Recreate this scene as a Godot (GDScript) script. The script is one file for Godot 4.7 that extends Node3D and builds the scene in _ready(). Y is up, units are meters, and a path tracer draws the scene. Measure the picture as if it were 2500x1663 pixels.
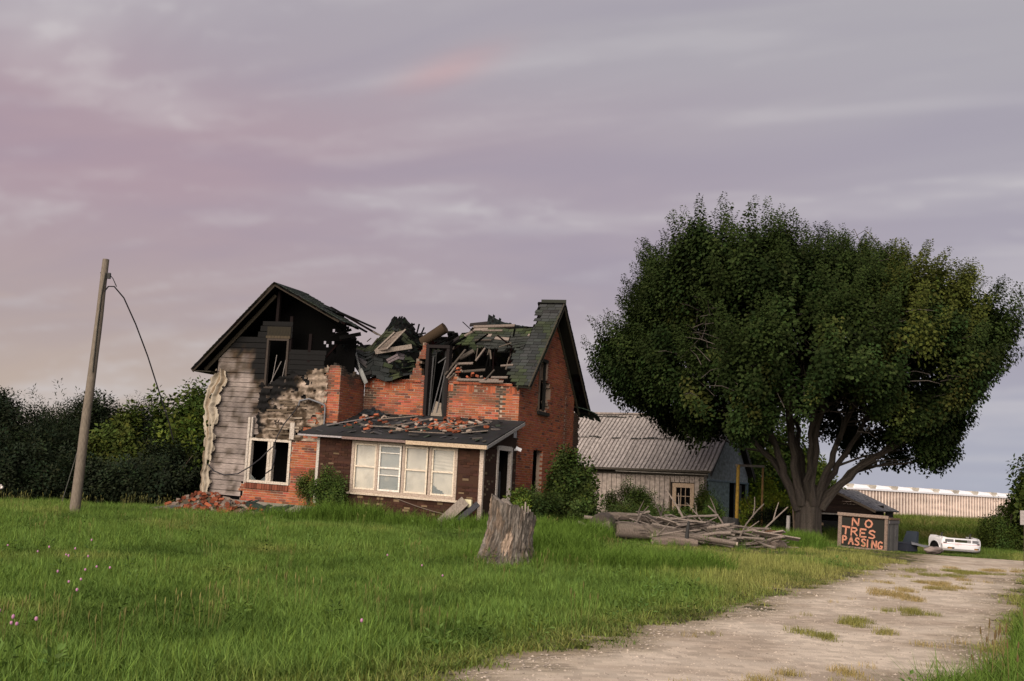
extends Node3D
# A burnt brick farmhouse with a lean-to porch, a leaning pole, a big maple, a shed and a gravel drive at dusk.

const PSI := 0.371          # the farm buildings are turned this much
const HO := Vector3(0.301, 0.4, -35.0)   # front corner of the farmhouse

var rng := RandomNumberGenerator.new()
var fbm := FastNoiseLite.new()
var used := {}
var M := {}
var HX: Transform3D
var brick_budget := 300
var shingle_budget := 295


class MB:
	var v := PackedVector3Array()
	var n := PackedVector3Array()
	var c := PackedColorArray()
	var col := Color(1, 1, 1)

	func tri(a: Vector3, b: Vector3, d: Vector3) -> void:
		var m := (b - a).cross(d - a).normalized()
		v.append(a); v.append(d); v.append(b)
		n.append(m); n.append(m); n.append(m)
		c.append(col); c.append(col); c.append(col)

	func quad(a: Vector3, b: Vector3, d: Vector3, e: Vector3) -> void:
		tri(a, b, d)
		tri(a, d, e)

	func quad_tinted(a: Vector3, b: Vector3, d: Vector3, e: Vector3, ca: Color, cb: Color, cd: Color, ce: Color) -> void:
		var at := c.size()
		quad(a, b, d, e)
		var k := [ca, cd, cb, ca, ce, cd]
		for i in 6:
			c[at + i] = k[i]

	func smooth_tri(a: Vector3, b: Vector3, d: Vector3, na: Vector3, nb: Vector3, nd: Vector3) -> void:
		v.append(a); v.append(d); v.append(b)
		n.append(na); n.append(nd); n.append(nb)
		c.append(col); c.append(col); c.append(col)

	func hexa(p: Array) -> void:   # 0-3 below, 4-7 above, both counter-clockwise seen from above
		quad(p[4], p[5], p[6], p[7])
		quad(p[3], p[2], p[1], p[0])
		quad(p[0], p[1], p[5], p[4])
		quad(p[1], p[2], p[6], p[5])
		quad(p[2], p[3], p[7], p[6])
		quad(p[3], p[0], p[4], p[7])

	func box(at: Vector3, size: Vector3, b := Basis.IDENTITY) -> void:
		var x := b.x * size.x * 0.5
		var y := b.y * size.y * 0.5
		var z := b.z * size.z * 0.5
		hexa([at - x - y + z, at + x - y + z, at + x - y - z, at - x - y - z, at - x + y + z, at + x + y + z, at + x + y - z, at - x + y - z])

	func span(x0: float, x1: float, y0: float, y1: float, z0: float, z1: float) -> void:
		box(Vector3(x0 + x1, y0 + y1, z0 + z1) * 0.5, Vector3(x1 - x0, y1 - y0, z1 - z0))

	func beam(a: Vector3, b: Vector3, w: float, h: float, up := Vector3.UP) -> void:
		var y := (b - a).normalized()
		var side := y.cross(up)
		if side.length() < 0.01:
			side = y.cross(Vector3.RIGHT)
		side = side.normalized()
		box((a + b) * 0.5, Vector3(w, a.distance_to(b), h), Basis(side, y, side.cross(y)))

	func tube(pts: Array, radii: Array, sides := 7, caps := true, ridged := 0.0) -> void:
		var rings := []
		var norms := []
		var ref := Vector3(0.31, 0.2, 0.93)
		for i in pts.size():
			var d: Vector3 = (pts[mini(i + 1, pts.size() - 1)] - pts[maxi(i - 1, 0)]).normalized()
			var s := d.cross(ref)
			if s.length() < 0.05:
				s = d.cross(Vector3.UP)
			s = s.normalized()
			var t := s.cross(d)
			var ring := []
			var norm := []
			for k in sides:
				var a := TAU * k / sides
				var o := s * cos(a) + t * sin(a)
				ring.append(pts[i] + o * radii[i] * (1.0 + ridged * (sin(k * 12.9 + radii[0] * 50.0) + 0.5 * sin(k * 5.3 + i * 1.7))))
				norm.append(o)
			rings.append(ring)
			norms.append(norm)
		var plain := col
		for i in pts.size() - 1:
			for k in sides:
				var j := (k + 1) % sides
				if ridged > 0.0:
					var m := 1.0 + 3.0 * ridged * (sin(k * 7.3 + i * 0.7) + sin(k * 3.1 + i * 2.3))
					col = Color(plain.r * m, plain.g * m, plain.b * m)
				smooth_tri(rings[i][k], rings[i + 1][j], rings[i][j], norms[i][k], norms[i + 1][j], norms[i][j])
				smooth_tri(rings[i][k], rings[i + 1][k], rings[i + 1][j], norms[i][k], norms[i + 1][k], norms[i + 1][j])
		col = plain
		if caps:
			for k in range(1, sides - 1):
				tri(rings[0][0], rings[0][k + 1], rings[0][k])
				tri(rings[-1][0], rings[-1][k], rings[-1][k + 1])

	func sheet(map: Callable, nu: int, nv: int, keep = null, thick := 0.02, colf = null) -> void:
		# a surface with thickness, map(u, v) with u, v from 0 to 1; cells that keep refuses are left out
		var p := []
		for j in nv + 1:
			var row := []
			for i in nu + 1:
				row.append(map.call(float(i) / nu, float(j) / nv))
			p.append(row)
		for j in nv:
			for i in nu:
				var u := (i + 0.5) / nu
				var w := (j + 0.5) / nv
				if keep != null and not keep.call(u, w):
					continue
				if colf != null:
					col = colf.call(u, w)
				var a: Vector3 = p[j][i]
				var b: Vector3 = p[j][i + 1]
				var d: Vector3 = p[j + 1][i + 1]
				var e: Vector3 = p[j + 1][i]
				var m := (b - a).cross(e - a).normalized() * thick
				hexa([a - m, b - m, d - m, e - m, a, b, d, e])

	func surface(map: Callable, nu: int, nv: int, colf = null, keep = null) -> void:
		# a smooth single sheet
		var p := []
		for j in nv + 1:
			var row := []
			for i in nu + 1:
				row.append(map.call(float(i) / nu, float(j) / nv))
			p.append(row)
		var q := []
		for j in nv + 1:
			var row := []
			for i in nu + 1:
				var du: Vector3 = p[j][mini(i + 1, nu)] - p[j][maxi(i - 1, 0)]
				var dv: Vector3 = p[mini(j + 1, nv)][i] - p[maxi(j - 1, 0)][i]
				row.append(du.cross(dv).normalized())
			q.append(row)
		for j in nv:
			for i in nu:
				if keep != null and not keep.call((i + 0.5) / nu, (j + 0.5) / nv):
					continue
				var cs := []
				for k in [[0, 0], [1, 0], [1, 1], [0, 1]]:
					cs.append(colf.call(float(i + k[0]) / nu, float(j + k[1]) / nv) if colf != null else col)
				for t in [[0, 1, 2], [0, 2, 3]]:
					for k in [t[0], t[2], t[1]]:
						var o: Array = [[0, 0], [1, 0], [1, 1], [0, 1]][k]
						v.append(p[j + o[1]][i + o[0]])
						n.append(q[j + o[1]][i + o[0]])
						c.append(cs[k])

	func mesh(m: Material) -> ArrayMesh:
		var a := []
		a.resize(Mesh.ARRAY_MAX)
		a[Mesh.ARRAY_VERTEX] = v
		a[Mesh.ARRAY_NORMAL] = n
		a[Mesh.ARRAY_COLOR] = c
		var r := ArrayMesh.new()
		if v.size():
			r.add_surface_from_arrays(Mesh.PRIMITIVE_TRIANGLES, a)
			r.surface_set_material(0, m)
		return r


func numbered(parent: Node, called: String) -> String:
	var key := str(parent.get_instance_id()) + called
	var k: int = used.get(key, 0)
	used[key] = k + 1
	return called if k == 0 else "%s_%03d" % [called, k]


func tag(o: Node, label: String, category := "", group := "", kind := "") -> void:
	if label:
		o.set_meta("label", label)
	if category:
		o.set_meta("category", category)
	if group:
		o.set_meta("group", group)
	if kind:
		o.set_meta("kind", kind)


func thing(called: String, label: String, category: String, xf := Transform3D(), group := "") -> Node3D:
	var o := Node3D.new()
	o.name = numbered(self, called)
	add_child(o, true)
	o.transform = xf
	tag(o, label, category, group)
	return o


func part(parent: Node, called: String, mb: MB, m: Material, kind := "", label := "") -> MeshInstance3D:
	var o := MeshInstance3D.new()
	o.name = numbered(parent, called)
	o.mesh = mb.mesh(m)
	parent.add_child(o, true)
	tag(o, label, "", "", kind)
	return o


func whole(called: String, label: String, category: String, mb: MB, m: Material, xf := Transform3D(), group := "") -> MeshInstance3D:
	var o := part(self, called, mb, m)
	o.transform = xf
	tag(o, label, category, group)
	return o


func copy_of(o: Node3D, xf: Transform3D, label := "") -> Node3D:
	var d: Node3D = o.duplicate()
	var base := str(o.name).get_slice("_0", 0)
	d.name = numbered(self, base)
	add_child(d, true)
	d.transform = xf
	if label:
		d.set_meta("label", label)
	return d


func many(parent: Node, called: String, mesh: Mesh, xfs: Array, tints: Array, kind := "stuff") -> MultiMeshInstance3D:
	var mm := MultiMesh.new()
	mm.transform_format = MultiMesh.TRANSFORM_3D
	mm.use_colors = true
	mm.mesh = mesh
	mm.instance_count = xfs.size()
	for i in xfs.size():
		mm.set_instance_transform(i, xfs[i])
		mm.set_instance_color(i, tints[i])
	var o := MultiMeshInstance3D.new()
	o.name = numbered(parent, called)
	o.multimesh = mm
	parent.add_child(o, true)
	if kind:
		o.set_meta("kind", kind)
	return o


func rf(a: float, b: float) -> float:
	return rng.randf_range(a, b)


func shade(k: Color, s: float) -> Color:
	return Color(k.r * s, k.g * s, k.b * s)


func nz(x: float, y: float, z := 0.0) -> float:
	return fbm.get_noise_3d(x, y, z)


func yaw(a: float, at: Vector3) -> Transform3D:
	return Transform3D(Basis(Vector3.UP, a), at)


func gh(x: float, z: float) -> float:   # height of the ground
	var a := Vector2(-10, -38)
	var b := Vector2(0, -36)
	var p := Vector2(x, z)
	var t := clampf((p - a).dot(b - a) / (b - a).length_squared(), 0, 1)
	var d := p.distance_to(a + (b - a) * t)
	var h := 0.42 * smoothstep(0.0, 1.0, clampf(1.0 - d / 20.0, 0, 1))
	return h + 0.05 * nz(x * 2.0, z * 2.0)


func on_ground(x: float, z: float) -> Vector3:
	return Vector3(x, gh(x, z), z)


func ramp_at(t: float, pts: Array) -> float:
	if t <= pts[0][0]:
		return pts[0][1]
	for i in pts.size() - 1:
		if t <= pts[i + 1][0]:
			return lerpf(pts[i][1], pts[i + 1][1], (t - pts[i][0]) / (pts[i + 1][0] - pts[i][0]))
	return pts[-1][1]


const DRIVE_L := [[0.0, -6.6], [5.0, -3.4], [9.6, -0.4], [11.8, 0.85], [15.8, 2.7], [22.6, 6.35], [31.6, 11.3], [37.9, 13.9], [39.5, 30.0]]
const DRIVE_R := [[0.0, -1.9], [5.0, 0.5], [9.0, 2.9], [10.9, 4.3], [12.6, 5.2], [18.0, 7.95], [26.0, 11.6], [29.0, 13.4], [30.5, 16.0], [31.5, 22.0], [33.0, 40.0], [40.0, 60.0]]


func drive(x: float, z: float) -> float:   # metres inside the gravel drive, less than 0 outside
	var d := -z
	var e := minf(x - ramp_at(d, DRIVE_L), ramp_at(d, DRIVE_R) - x) * 0.87
	e = minf(e, 38.6 - d)
	return e + 0.55 * nz(x * 9.0, z * 9.0) + 0.25 * nz(x * 30.0, z * 30.0)


func trim(x: float, z: float) -> float:   # how tall the lawn grows: trodden short before the crate, the brush pile and the car
	var t := 1.0
	for q in [[12.0, -36.6, 2.8, 0.2], [10.9, -33.6, 3.2, 0.16], [5.2, -30.0, 3.4, 0.25], [16.3, -41.2, 3.0, 0.12], [0.1, -21.9, 0.9, 0.55], [14.2, -38.6, 1.6, 0.15]]:
		t = minf(t, lerpf(q[3], 1.0, smoothstep(0.55, 1.25, Vector2(x - q[0], (z - q[1]) * 1.3).length() / q[2])))
	return t


func ntex(freq: float, lo: Color, hi: Color, size := 512, mid := Color(-1, 0, 0), kind := FastNoiseLite.TYPE_SIMPLEX_SMOOTH, oct := 5, seed_ := 1) -> NoiseTexture2D:
	var f := FastNoiseLite.new()
	f.noise_type = kind
	f.frequency = freq
	f.fractal_octaves = oct
	f.seed = seed_
	var g := Gradient.new()
	g.set_color(0, lo)
	g.set_color(1, hi)
	if mid.r >= 0:
		g.add_point(0.5, mid)
	var t := NoiseTexture2D.new()
	t.width = size
	t.height = size
	t.seamless = true
	t.noise = f
	t.color_ramp = g
	return t


func mat(called: String, tex: Texture2D, scale := Vector3.ONE, rough := 0.9, bump: Texture2D = null, cm := 0.0, world := true) -> StandardMaterial3D:
	var m := StandardMaterial3D.new()
	m.resource_name = called
	m.vertex_color_use_as_albedo = true
	m.roughness = rough
	m.metallic_specular = 0.35
	if tex:
		m.albedo_texture = tex
	m.uv1_triplanar = true
	m.uv1_world_triplanar = world
	m.uv1_scale = scale
	if bump:
		m.heightmap_enabled = true
		m.heightmap_texture = bump
		m.heightmap_scale = cm
	M[called] = m
	return m


func grey(a: float) -> Color:
	return Color(a, a, a)


func leafy(called: String, back: Color) -> void:
	var m := StandardMaterial3D.new()
	m.resource_name = called
	m.vertex_color_use_as_albedo = true
	m.roughness = 0.75
	m.metallic_specular = 0.3
	m.metallic_specular = 0.14
	m.backlight_enabled = true
	m.backlight = back
	M[called] = m


func materials() -> void:
	var speck := ntex(0.09, grey(0.55), grey(1.0))
	var fine := ntex(0.22, grey(0.6), grey(1.0))
	var blotch := ntex(0.012, grey(0.6), grey(1.0), 512, Color(-1, 0, 0), FastNoiseLite.TYPE_SIMPLEX_SMOOTH, 6, 4)
	var peel := ntex(0.03, Color(0.55, 0.5, 0.45), Color(1, 1, 1), 512, Color(0.93, 0.92, 0.9), FastNoiseLite.TYPE_SIMPLEX_SMOOTH, 6, 8)
	var pebble := ntex(0.16, grey(0.68), grey(1.0), 1024, Color(-1, 0, 0), FastNoiseLite.TYPE_CELLULAR, 3, 5)
	var fissure := ntex(0.05, grey(0.0), grey(1.0), 512, Color(-1, 0, 0), FastNoiseLite.TYPE_SIMPLEX_SMOOTH, 4, 7)
	var linen := ntex(0.3, grey(0.85), grey(1.0), 256)
	mat("brick", speck, Vector3(3, 3, 3), 0.92, fine, 0.25)
	mat("mortar", speck, Vector3(2, 2, 2), 0.95, fine, 0.3)
	mat("wood_across", blotch, Vector3(0.7, 9, 9), 0.9, blotch, 0.25)
	mat("wood_up", blotch, Vector3(9, 0.7, 9), 0.9, blotch, 0.25)
	mat("wood_any", blotch, Vector3(3, 3, 3), 0.9, blotch, 0.2)
	mat("char", speck, Vector3(4, 4, 4), 0.9, fissure, 0.4).metallic_specular = 0.12
	mat("shingle", fine, Vector3(2.5, 2.5, 2.5), 0.92, fine, 0.2)
	mat("paint", peel, Vector3(1.3, 1.3, 1.3), 0.65)
	mat("foam", blotch, Vector3(1.5, 1.5, 1.5), 0.95, speck, 0.8)
	mat("bark", blotch, Vector3(7, 1.6, 7), 0.95, fissure, 2.0)
	mat("stump_bark", blotch, Vector3(9, 1.4, 9), 0.95, fissure, 3.0)
	mat("soil", blotch, Vector3(0.4, 0.4, 0.4), 1.0, fine, 1.0)
	mat("gravel", pebble, Vector3(1.1, 1.1, 1.1), 0.95, pebble, 0.6)
	mat("cloth", linen, Vector3(2, 2, 2), 0.85)
	mat("siding", speck, Vector3(1.2, 4, 1.2), 0.95, fine, 0.2)
	mat("metal", blotch, Vector3(0.7, 0.7, 0.7), 0.55)
	mat("plastic", null, Vector3.ONE, 0.35)
	mat("rubber", speck, Vector3(2, 2, 2), 0.7)
	mat("blind", linen, Vector3(1.5, 1.5, 1.5), 0.8)
	mat("frosted", blotch, Vector3(0.05, 0.12, 0.05), 0.5)
	mat("paint_stroke", fine, Vector3(6, 6, 6), 0.8)
	leafy("leaf", Color(0.35, 0.42, 0.1))
	leafy("grass", Color(0.5, 0.6, 0.2))
	var g := StandardMaterial3D.new()
	g.resource_name = "glass"
	g.albedo_color = Color(0.75, 0.8, 0.8, 0.12)
	g.transparency = BaseMaterial3D.TRANSPARENCY_ALPHA
	g.roughness = 0.08
	M["glass"] = g
	var w := StandardMaterial3D.new()
	w.resource_name = "dark_glass"
	w.albedo_color = Color(0.03, 0.03, 0.03)
	w.roughness = 0.12
	w.metallic_specular = 0.5
	M["dark_glass"] = w


func srgb(r: float, g: float, b: float) -> Vector3:
	var k := Color(r / 255.0, g / 255.0, b / 255.0).srgb_to_linear()
	return Vector3(k.r, k.g, k.b)


func make_sky() -> PanoramaSkyMaterial:
	var w := 2048
	var h := 1024
	var data := PackedFloat32Array()
	data.resize(w * h * 3)
	var f := FastNoiseLite.new()
	f.noise_type = FastNoiseLite.TYPE_SIMPLEX_SMOOTH
	f.fractal_octaves = 5
	f.frequency = 1.0
	f.seed = 11
	var g := FastNoiseLite.new()
	g.fractal_octaves = 3
	g.frequency = 1.0
	g.seed = 23
	var ll := srgb(176, 161, 149)
	var lm := srgb(158, 142, 152)
	var lh := srgb(157, 150, 159)
	var rl := srgb(160, 163, 176)
	var rm := srgb(156, 151, 163)
	var rh := srgb(160, 157, 164)
	var pale := srgb(192, 188, 190)
	var pink := srgb(186, 134, 134)
	var blue := srgb(137, 131, 150)
	var low := srgb(120, 118, 112)
	var sa := sin(deg_to_rad(24.0))
	for y in h:
		var el := (0.5 - (y + 0.5) / h) * PI
		for x in w:
			var k := low
			if el >= -0.02:
				var az := wrapf((x + 0.5) / w * TAU, -PI, PI)
				var dx := sin(az) * cos(el)
				var dz := -cos(az) * cos(el)
				var a := clampf(sin(az) / sa, -1.5, 1.5)
				if absf(az) > PI / 2:
					a = lerpf(signf(az) / sa, 0.0, (absf(az) - PI / 2) / (PI / 2)) if absf(a) < 1.5 else a
				var s := smoothstep(-1.1, 1.1, a)
				var e := clampf(maxf(el, 0.0) / deg_to_rad(24.0), 0, 1)
				var le := ll.lerp(lm, smoothstep(0.05, 0.6, e)).lerp(lh, smoothstep(0.6, 1.0, e))
				var re := rl.lerp(rm, smoothstep(0.0, 0.45, e)).lerp(rh, smoothstep(0.5, 0.95, e))
				k = le.lerp(re, s)
				var m := 1.0 / (maxf(sin(el), 0.0) + 0.16)
				var qx := dx * m
				var qz := dz * m
				var u := qx * 0.94 + qz * 0.34
				var v := qz * 0.94 - qx * 0.34
				var wp := g.get_noise_2d(u * 0.35, v * 0.6)
				var n1 := f.get_noise_2d(u * 0.55 + wp * 0.7, v * 1.5 + wp * 0.5)
				var n2 := f.get_noise_2d(u * 1.3 + 40.0 + wp, v * 4.2)
				var n4 := f.get_noise_2d(u * 5.0 - 20.0 + wp * 2.0, v * 11.0 + 60.0)
				var n3 := g.get_noise_2d(u * 0.3 + 9.0, v * 0.75 + 3.0)
				k = k.lerp(pale, clampf(smoothstep(0.0, 0.55, n1) * 0.32 + smoothstep(0.1, 0.7, n2) * 0.3 + smoothstep(0.05, 0.5, n4) * 0.2 * smoothstep(-0.2, 0.3, n1), 0, 1))
				k = k.lerp(blue, smoothstep(0.0, 0.5, -n1) * 0.27 * (0.35 + 0.65 * smoothstep(0.15, 0.5, e)))
				k = k.lerp(pink, smoothstep(-0.1, 0.5, n3) * 0.10 * smoothstep(0.12, 0.4, e) * clampf(1.15 - 1.1 * s, 0, 1))
				# one rose streak high in the middle
				var ra := rad_to_deg(az) + 4.0
				var rb := rad_to_deg(el) - 20.6
				var along := ra * 0.9 + rb * 0.44
				var across := rb * 0.9 - ra * 0.44
				k = k.lerp(srgb(196, 138, 134), 0.22 * exp(-along * along / 11.0 - across * across / 0.8) * (0.75 + n2))
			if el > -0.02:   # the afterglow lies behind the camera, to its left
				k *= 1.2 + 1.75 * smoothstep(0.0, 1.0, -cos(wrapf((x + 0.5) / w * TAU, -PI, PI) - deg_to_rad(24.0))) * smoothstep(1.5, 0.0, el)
			var at := (y * w + x) * 3
			data[at] = k.x
			data[at + 1] = k.y
			data[at + 2] = k.z
	var im := Image.create_from_data(w, h, false, Image.FORMAT_RGBF, data.to_byte_array())
	var sky := PanoramaSkyMaterial.new()
	sky.panorama = ImageTexture.create_from_image(im)
	return sky


func _ready() -> void:
	rng.seed = 77
	fbm.noise_type = FastNoiseLite.TYPE_SIMPLEX_SMOOTH
	fbm.frequency = 0.08
	fbm.fractal_octaves = 4
	fbm.seed = 5
	# camera: a 40 mm lens at eye height, tipped up and rolled a little
	var cam := Camera3D.new()
	cam.name = "camera"
	cam.fov = rad_to_deg(2.0 * atan(340.5 / 1138.0))
	cam.near = 0.1
	cam.far = 6000.0
	cam.position = Vector3(0, 1.6, 0)
	cam.rotation = Vector3(deg_to_rad(7.43), 0, deg_to_rad(2.7))
	add_child(cam)
	var env := Environment.new()
	env.background_mode = Environment.BG_SKY
	env.sky = Sky.new()
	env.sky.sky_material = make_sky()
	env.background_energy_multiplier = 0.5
	env.tonemap_mode = Environment.TONE_MAPPER_LINEAR
	env.tonemap_exposure = 2.0
	env.sdfgi_enabled = true
	env.ssao_enabled = true
	env.ssil_enabled = true
	var we := WorldEnvironment.new()
	we.name = "surroundings"
	we.environment = env
	add_child(we)
	var sun := DirectionalLight3D.new()
	sun.name = "evening_light"
	sun.light_color = Color(1.0, 0.935, 0.86)
	sun.light_energy = 0.98
	sun.light_angular_distance = 60.0
	sun.shadow_enabled = true
	sun.rotation = Vector3(deg_to_rad(-28.0), deg_to_rad(-24.0), 0)
	add_child(sun)
	HX = Transform3D(Basis(Vector3(cos(PSI), -0.029, sin(PSI)), Vector3.UP, Vector3(-sin(PSI), 0, cos(PSI))), HO)
	materials()
	build_ground()
	build_house()
	build_porch()
	build_shed()
	build_garage()
	build_greenhouse()
	build_pole()
	build_maple()
	build_plants()
	build_yard()
	build_grass()


func build_ground() -> void:
	var xs := [-4000.0, -1200.0, -400.0, -150.0]
	var zs := [300.0, 60.0]
	var x := -70.0
	while x <= 110.0:
		xs.append(x)
		x += 1.5
	xs.append_array([180.0, 400.0, 1200.0, 4000.0])
	var z := 10.0
	while z >= -90.0:
		zs.append(z)
		z -= 1.25
	zs.append_array([-130.0, -220.0, -400.0, -1200.0, -5000.0])
	var mb := MB.new()
	for j in zs.size() - 1:
		for i in xs.size() - 1:
			var q := []
			for k in [[0, 0], [1, 0], [1, 1], [0, 1]]:
				q.append(on_ground(xs[i + k[0]], zs[j + k[1]]))
			var t := 0.85 + 0.4 * nz(xs[i] * 3.0, zs[j] * 3.0)
			mb.col = shade(Color(0.11, 0.098, 0.048), t)
			mb.quad(q[0], q[1], q[2], q[3])
	var o: Node3D = part(self, "ground", mb, M.soil, "structure")
	tag(o, "grassy earth of the farmyard running out to the flat horizon")
	# the gravel drive, a sheet just above the ground
	mb = MB.new()
	var d := 3.0
	var colr := func(px: float, pz: float) -> Color:
		var t := nz(px * 4.0, pz * 4.0) + 0.6 * nz(px * 16.0, pz * 16.0)
		var c := Color(0.64, 0.55, 0.445).lerp(Color(0.47, 0.385, 0.30), smoothstep(-0.25, 0.5, t))
		var e := drive(px, pz)
		return c.lerp(Color(0.24, 0.19, 0.11), smoothstep(0.9, -0.1, e) * 0.75)
	while d < 39.2:
		var step := 0.14 if d < 20 else 0.22
		var l := ramp_at(d, DRIVE_L) - 0.7
		var r := minf(ramp_at(d, DRIVE_R) + 0.7, 42.0)
		var nx := int((r - l) / (step * 1.1)) + 1
		for i in nx:
			var x0 := lerpf(l, r, float(i) / nx)
			var x1 := lerpf(l, r, float(i + 1) / nx)
			if drive((x0 + x1) * 0.5, -d - step * 0.5) < -0.12:
				continue
			var p := []
			for k in [[x0, -d], [x1, -d], [x1, -d - step], [x0, -d - step]]:
				p.append(on_ground(k[0], k[1]) + Vector3(0, 0.006 + 0.012 * smoothstep(0.0, 0.5, drive(k[0], k[1])), 0))
			var tone := rf(0.82, 1.18)
			for t in [[0, 2, 1], [0, 3, 2]]:
				for k in t:
					mb.v.append(p[k])
					mb.n.append(Vector3.UP)
					mb.c.append(shade(colr.call(p[k].x, p[k].z), tone))
		d += step
	o = part(self, "gravel_driveway", mb, M.gravel, "structure")
	tag(o, "pale gravel driveway curving past the lawn towards the white car front")
	# loose stones on the drive
	var st := MB.new()
	var sp := [Vector3(0, 1, 0), Vector3(1, 0, 0.2), Vector3(0.1, 0, 1), Vector3(-0.9, 0, 0), Vector3(0, 0, -1.1)]
	st.col = Color(1, 1, 1)
	for k in 4:
		st.tri(sp[0] * 0.6, sp[1 + (k + 1) % 4], sp[1 + k])
	var xfs := []
	var tints := []
	for i in 90000:
		var dd := 6.0 + 24.0 * pow(rng.randf(), 1.6)
		var xx := rf(-0.5, 0.62) * dd
		if drive(xx, -dd) < 0.1:
			continue
		var s := 0.006 + 0.016 * pow(rng.randf(), 3.0) * (0.6 + dd / 20.0)
		xfs.append(Transform3D(Basis(Vector3.UP, rf(0, TAU)).scaled(Vector3(s, s * rf(0.6, 1.2), s)), on_ground(xx, -dd) + Vector3(0, 0.014, 0)))
		tints.append(shade(Color(0.54, 0.46, 0.38), rf(0.5, 1.2)))
	o = many(self, "gravel", st.mesh(M.rubber), xfs, tints)
	tag(o, "loose pale gravel stones scattered over the driveway")


const ZF := 1.59   # front of the gabled wing
const BRICK := Color(0.43, 0.122, 0.058)


func brick_box(mb: MB, u0: float, u1: float, v0: float, v1: float, w: float, xf: Transform3D) -> void:
	var j := 0.004
	var z := w + rf(0.0, 0.009)
	var p := []
	for k in [[u0, v0, -0.09], [u1, v0, -0.09], [u1, v0, z], [u0, v0, z], [u0, v1, -0.09], [u1, v1, -0.09], [u1, v1, z], [u0, v1, z]]:
		p.append(xf * Vector3(k[0] + rf(-j, j), k[1] + rf(-j, j) * 0.6, k[2]))
	mb.quad(p[3], p[2], p[6], p[7])
	mb.quad(p[7], p[6], p[5], p[4])
	mb.quad(p[0], p[1], p[2], p[3])
	mb.quad(p[0], p[3], p[7], p[4])
	mb.quad(p[2], p[1], p[5], p[6])


func brick_wall(root: Node3D, xf: Transform3D, u0: float, u1: float, v0: float, v1: float, pred: Callable, first: int, soot = null, solid = null) -> void:
	# bricks in running bond before a mortar body; first: how many of them are parts of their own
	var rest := MB.new()
	var body := MB.new()
	var singles := 0
	var rows := int((v1 - v0) / 0.075)
	var order := range(rows)
	order.reverse()
	for r in order:
		var v: float = v0 + r * 0.075
		var shift := 0.1125 if r % 2 else 0.0
		var n := int((u1 - u0) / 0.225) + 2
		for i in n:
			var a := u0 + (i - 1) * 0.225 + shift
			var lo := 9e9
			var hi := -9e9
			for k in 9:
				var u := a + 0.215 * (k + 0.5) / 9.0
				if u > u0 and u < u1 and pred.call(u, v + 0.033):
					lo = minf(lo, a + 0.215 * k / 9.0)
					hi = maxf(hi, a + 0.215 * (k + 1) / 9.0)
			if hi - lo < 0.05:
				continue
			var t := rf(0.72, 1.2)
			var col := Color(BRICK.r * t, BRICK.g * t * rf(0.85, 1.2), BRICK.b * t * rf(0.8, 1.25))
			if rng.randf() < 0.05:
				col = Color(0.16, 0.06, 0.045)
			var s := 0.0
			if soot != null:
				s = clampf(soot.call(a + 0.1, v), 0, 1)
			col = col.lerp(Color(0.075, 0.055, 0.042), s)
			if singles < first and brick_budget > 0:
				var one := MB.new()
				one.col = col
				brick_box(one, lo, hi, v, v + 0.061, 0.0, xf)
				part(root, "brick", one, M.brick)
				singles += 1
				brick_budget -= 1
			else:
				rest.col = col
				brick_box(rest, lo, hi, v, v + 0.061, 0.0, xf)
		var from := 0.0
		var open := false
		var u := u0
		var test = solid if solid != null else pred
		while u <= u1 + 0.11:
			var inside: bool = u < u1 and test.call(u + 0.05, v + 0.033)
			if inside and not open:
				from = u
				open = true
			elif open and not inside:
				var s2 := 0.0
				if soot != null:
					s2 = clampf(soot.call((from + u) * 0.5, v), 0, 1)
				body.col = Color(0.50, 0.38, 0.29).lerp(Color(0.03, 0.025, 0.02), s2)
				body.box(xf * Vector3((from + minf(u, u1)) * 0.5, v + 0.0375, -0.104), Vector3(minf(u, u1) - from, 0.075, 0.2), xf.basis.orthonormalized())
				open = false
			u += 0.1
	if rest.v.size():
		part(root, "bricks", rest, M.brick, "stuff")
	part(root, "mortar", body, M.mortar)


func plank(root: Node3D, called: String, x0: float, x1: float, y0: float, y1: float, z: float, colf: Callable) -> void:
	var mb := MB.new()
	var n := maxi(1, int((x1 - x0) / 0.12))
	var tilt := rf(-0.006, 0.006)
	var d := rf(-0.006, 0.008)
	for i in n:
		var a := lerpf(x0, x1, float(i) / n)
		var b := lerpf(x0, x1, float(i + 1) / n)
		var e := rf(-0.006, 0.006)
		mb.col = colf.call((a + b) * 0.5, (y0 + y1) * 0.5)
		mb.quad_tinted(Vector3(a, y0 + tilt, z + d), Vector3(b, y0 + tilt, z + d), Vector3(b, y1 + tilt, z + d - 0.006), Vector3(a, y1 + tilt, z + d - 0.006), colf.call(a, y0), colf.call(b, y0), colf.call(b, y1), colf.call(a, y1))
		mb.quad(Vector3(a, y1 + tilt, z + d - 0.006), Vector3(b, y1 + tilt, z + d - 0.006), Vector3(b, y1, z - 0.04), Vector3(a, y1, z - 0.04))
		mb.quad(Vector3(a, y0, z - 0.04), Vector3(b, y0, z - 0.04), Vector3(b, y0 + tilt, z + d), Vector3(a, y0 + tilt, z + d))
	mb.quad(Vector3(x0, y0, z - 0.04), Vector3(x0, y0 + tilt, z + d), Vector3(x0, y1 + tilt, z + d), Vector3(x0, y1, z - 0.04))
	mb.quad(Vector3(x1, y0 + tilt, z + d), Vector3(x1, y0, z - 0.04), Vector3(x1, y1, z - 0.04), Vector3(x1, y1 + tilt, z + d))
	part(root, called, mb, M.wood_across)


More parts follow.
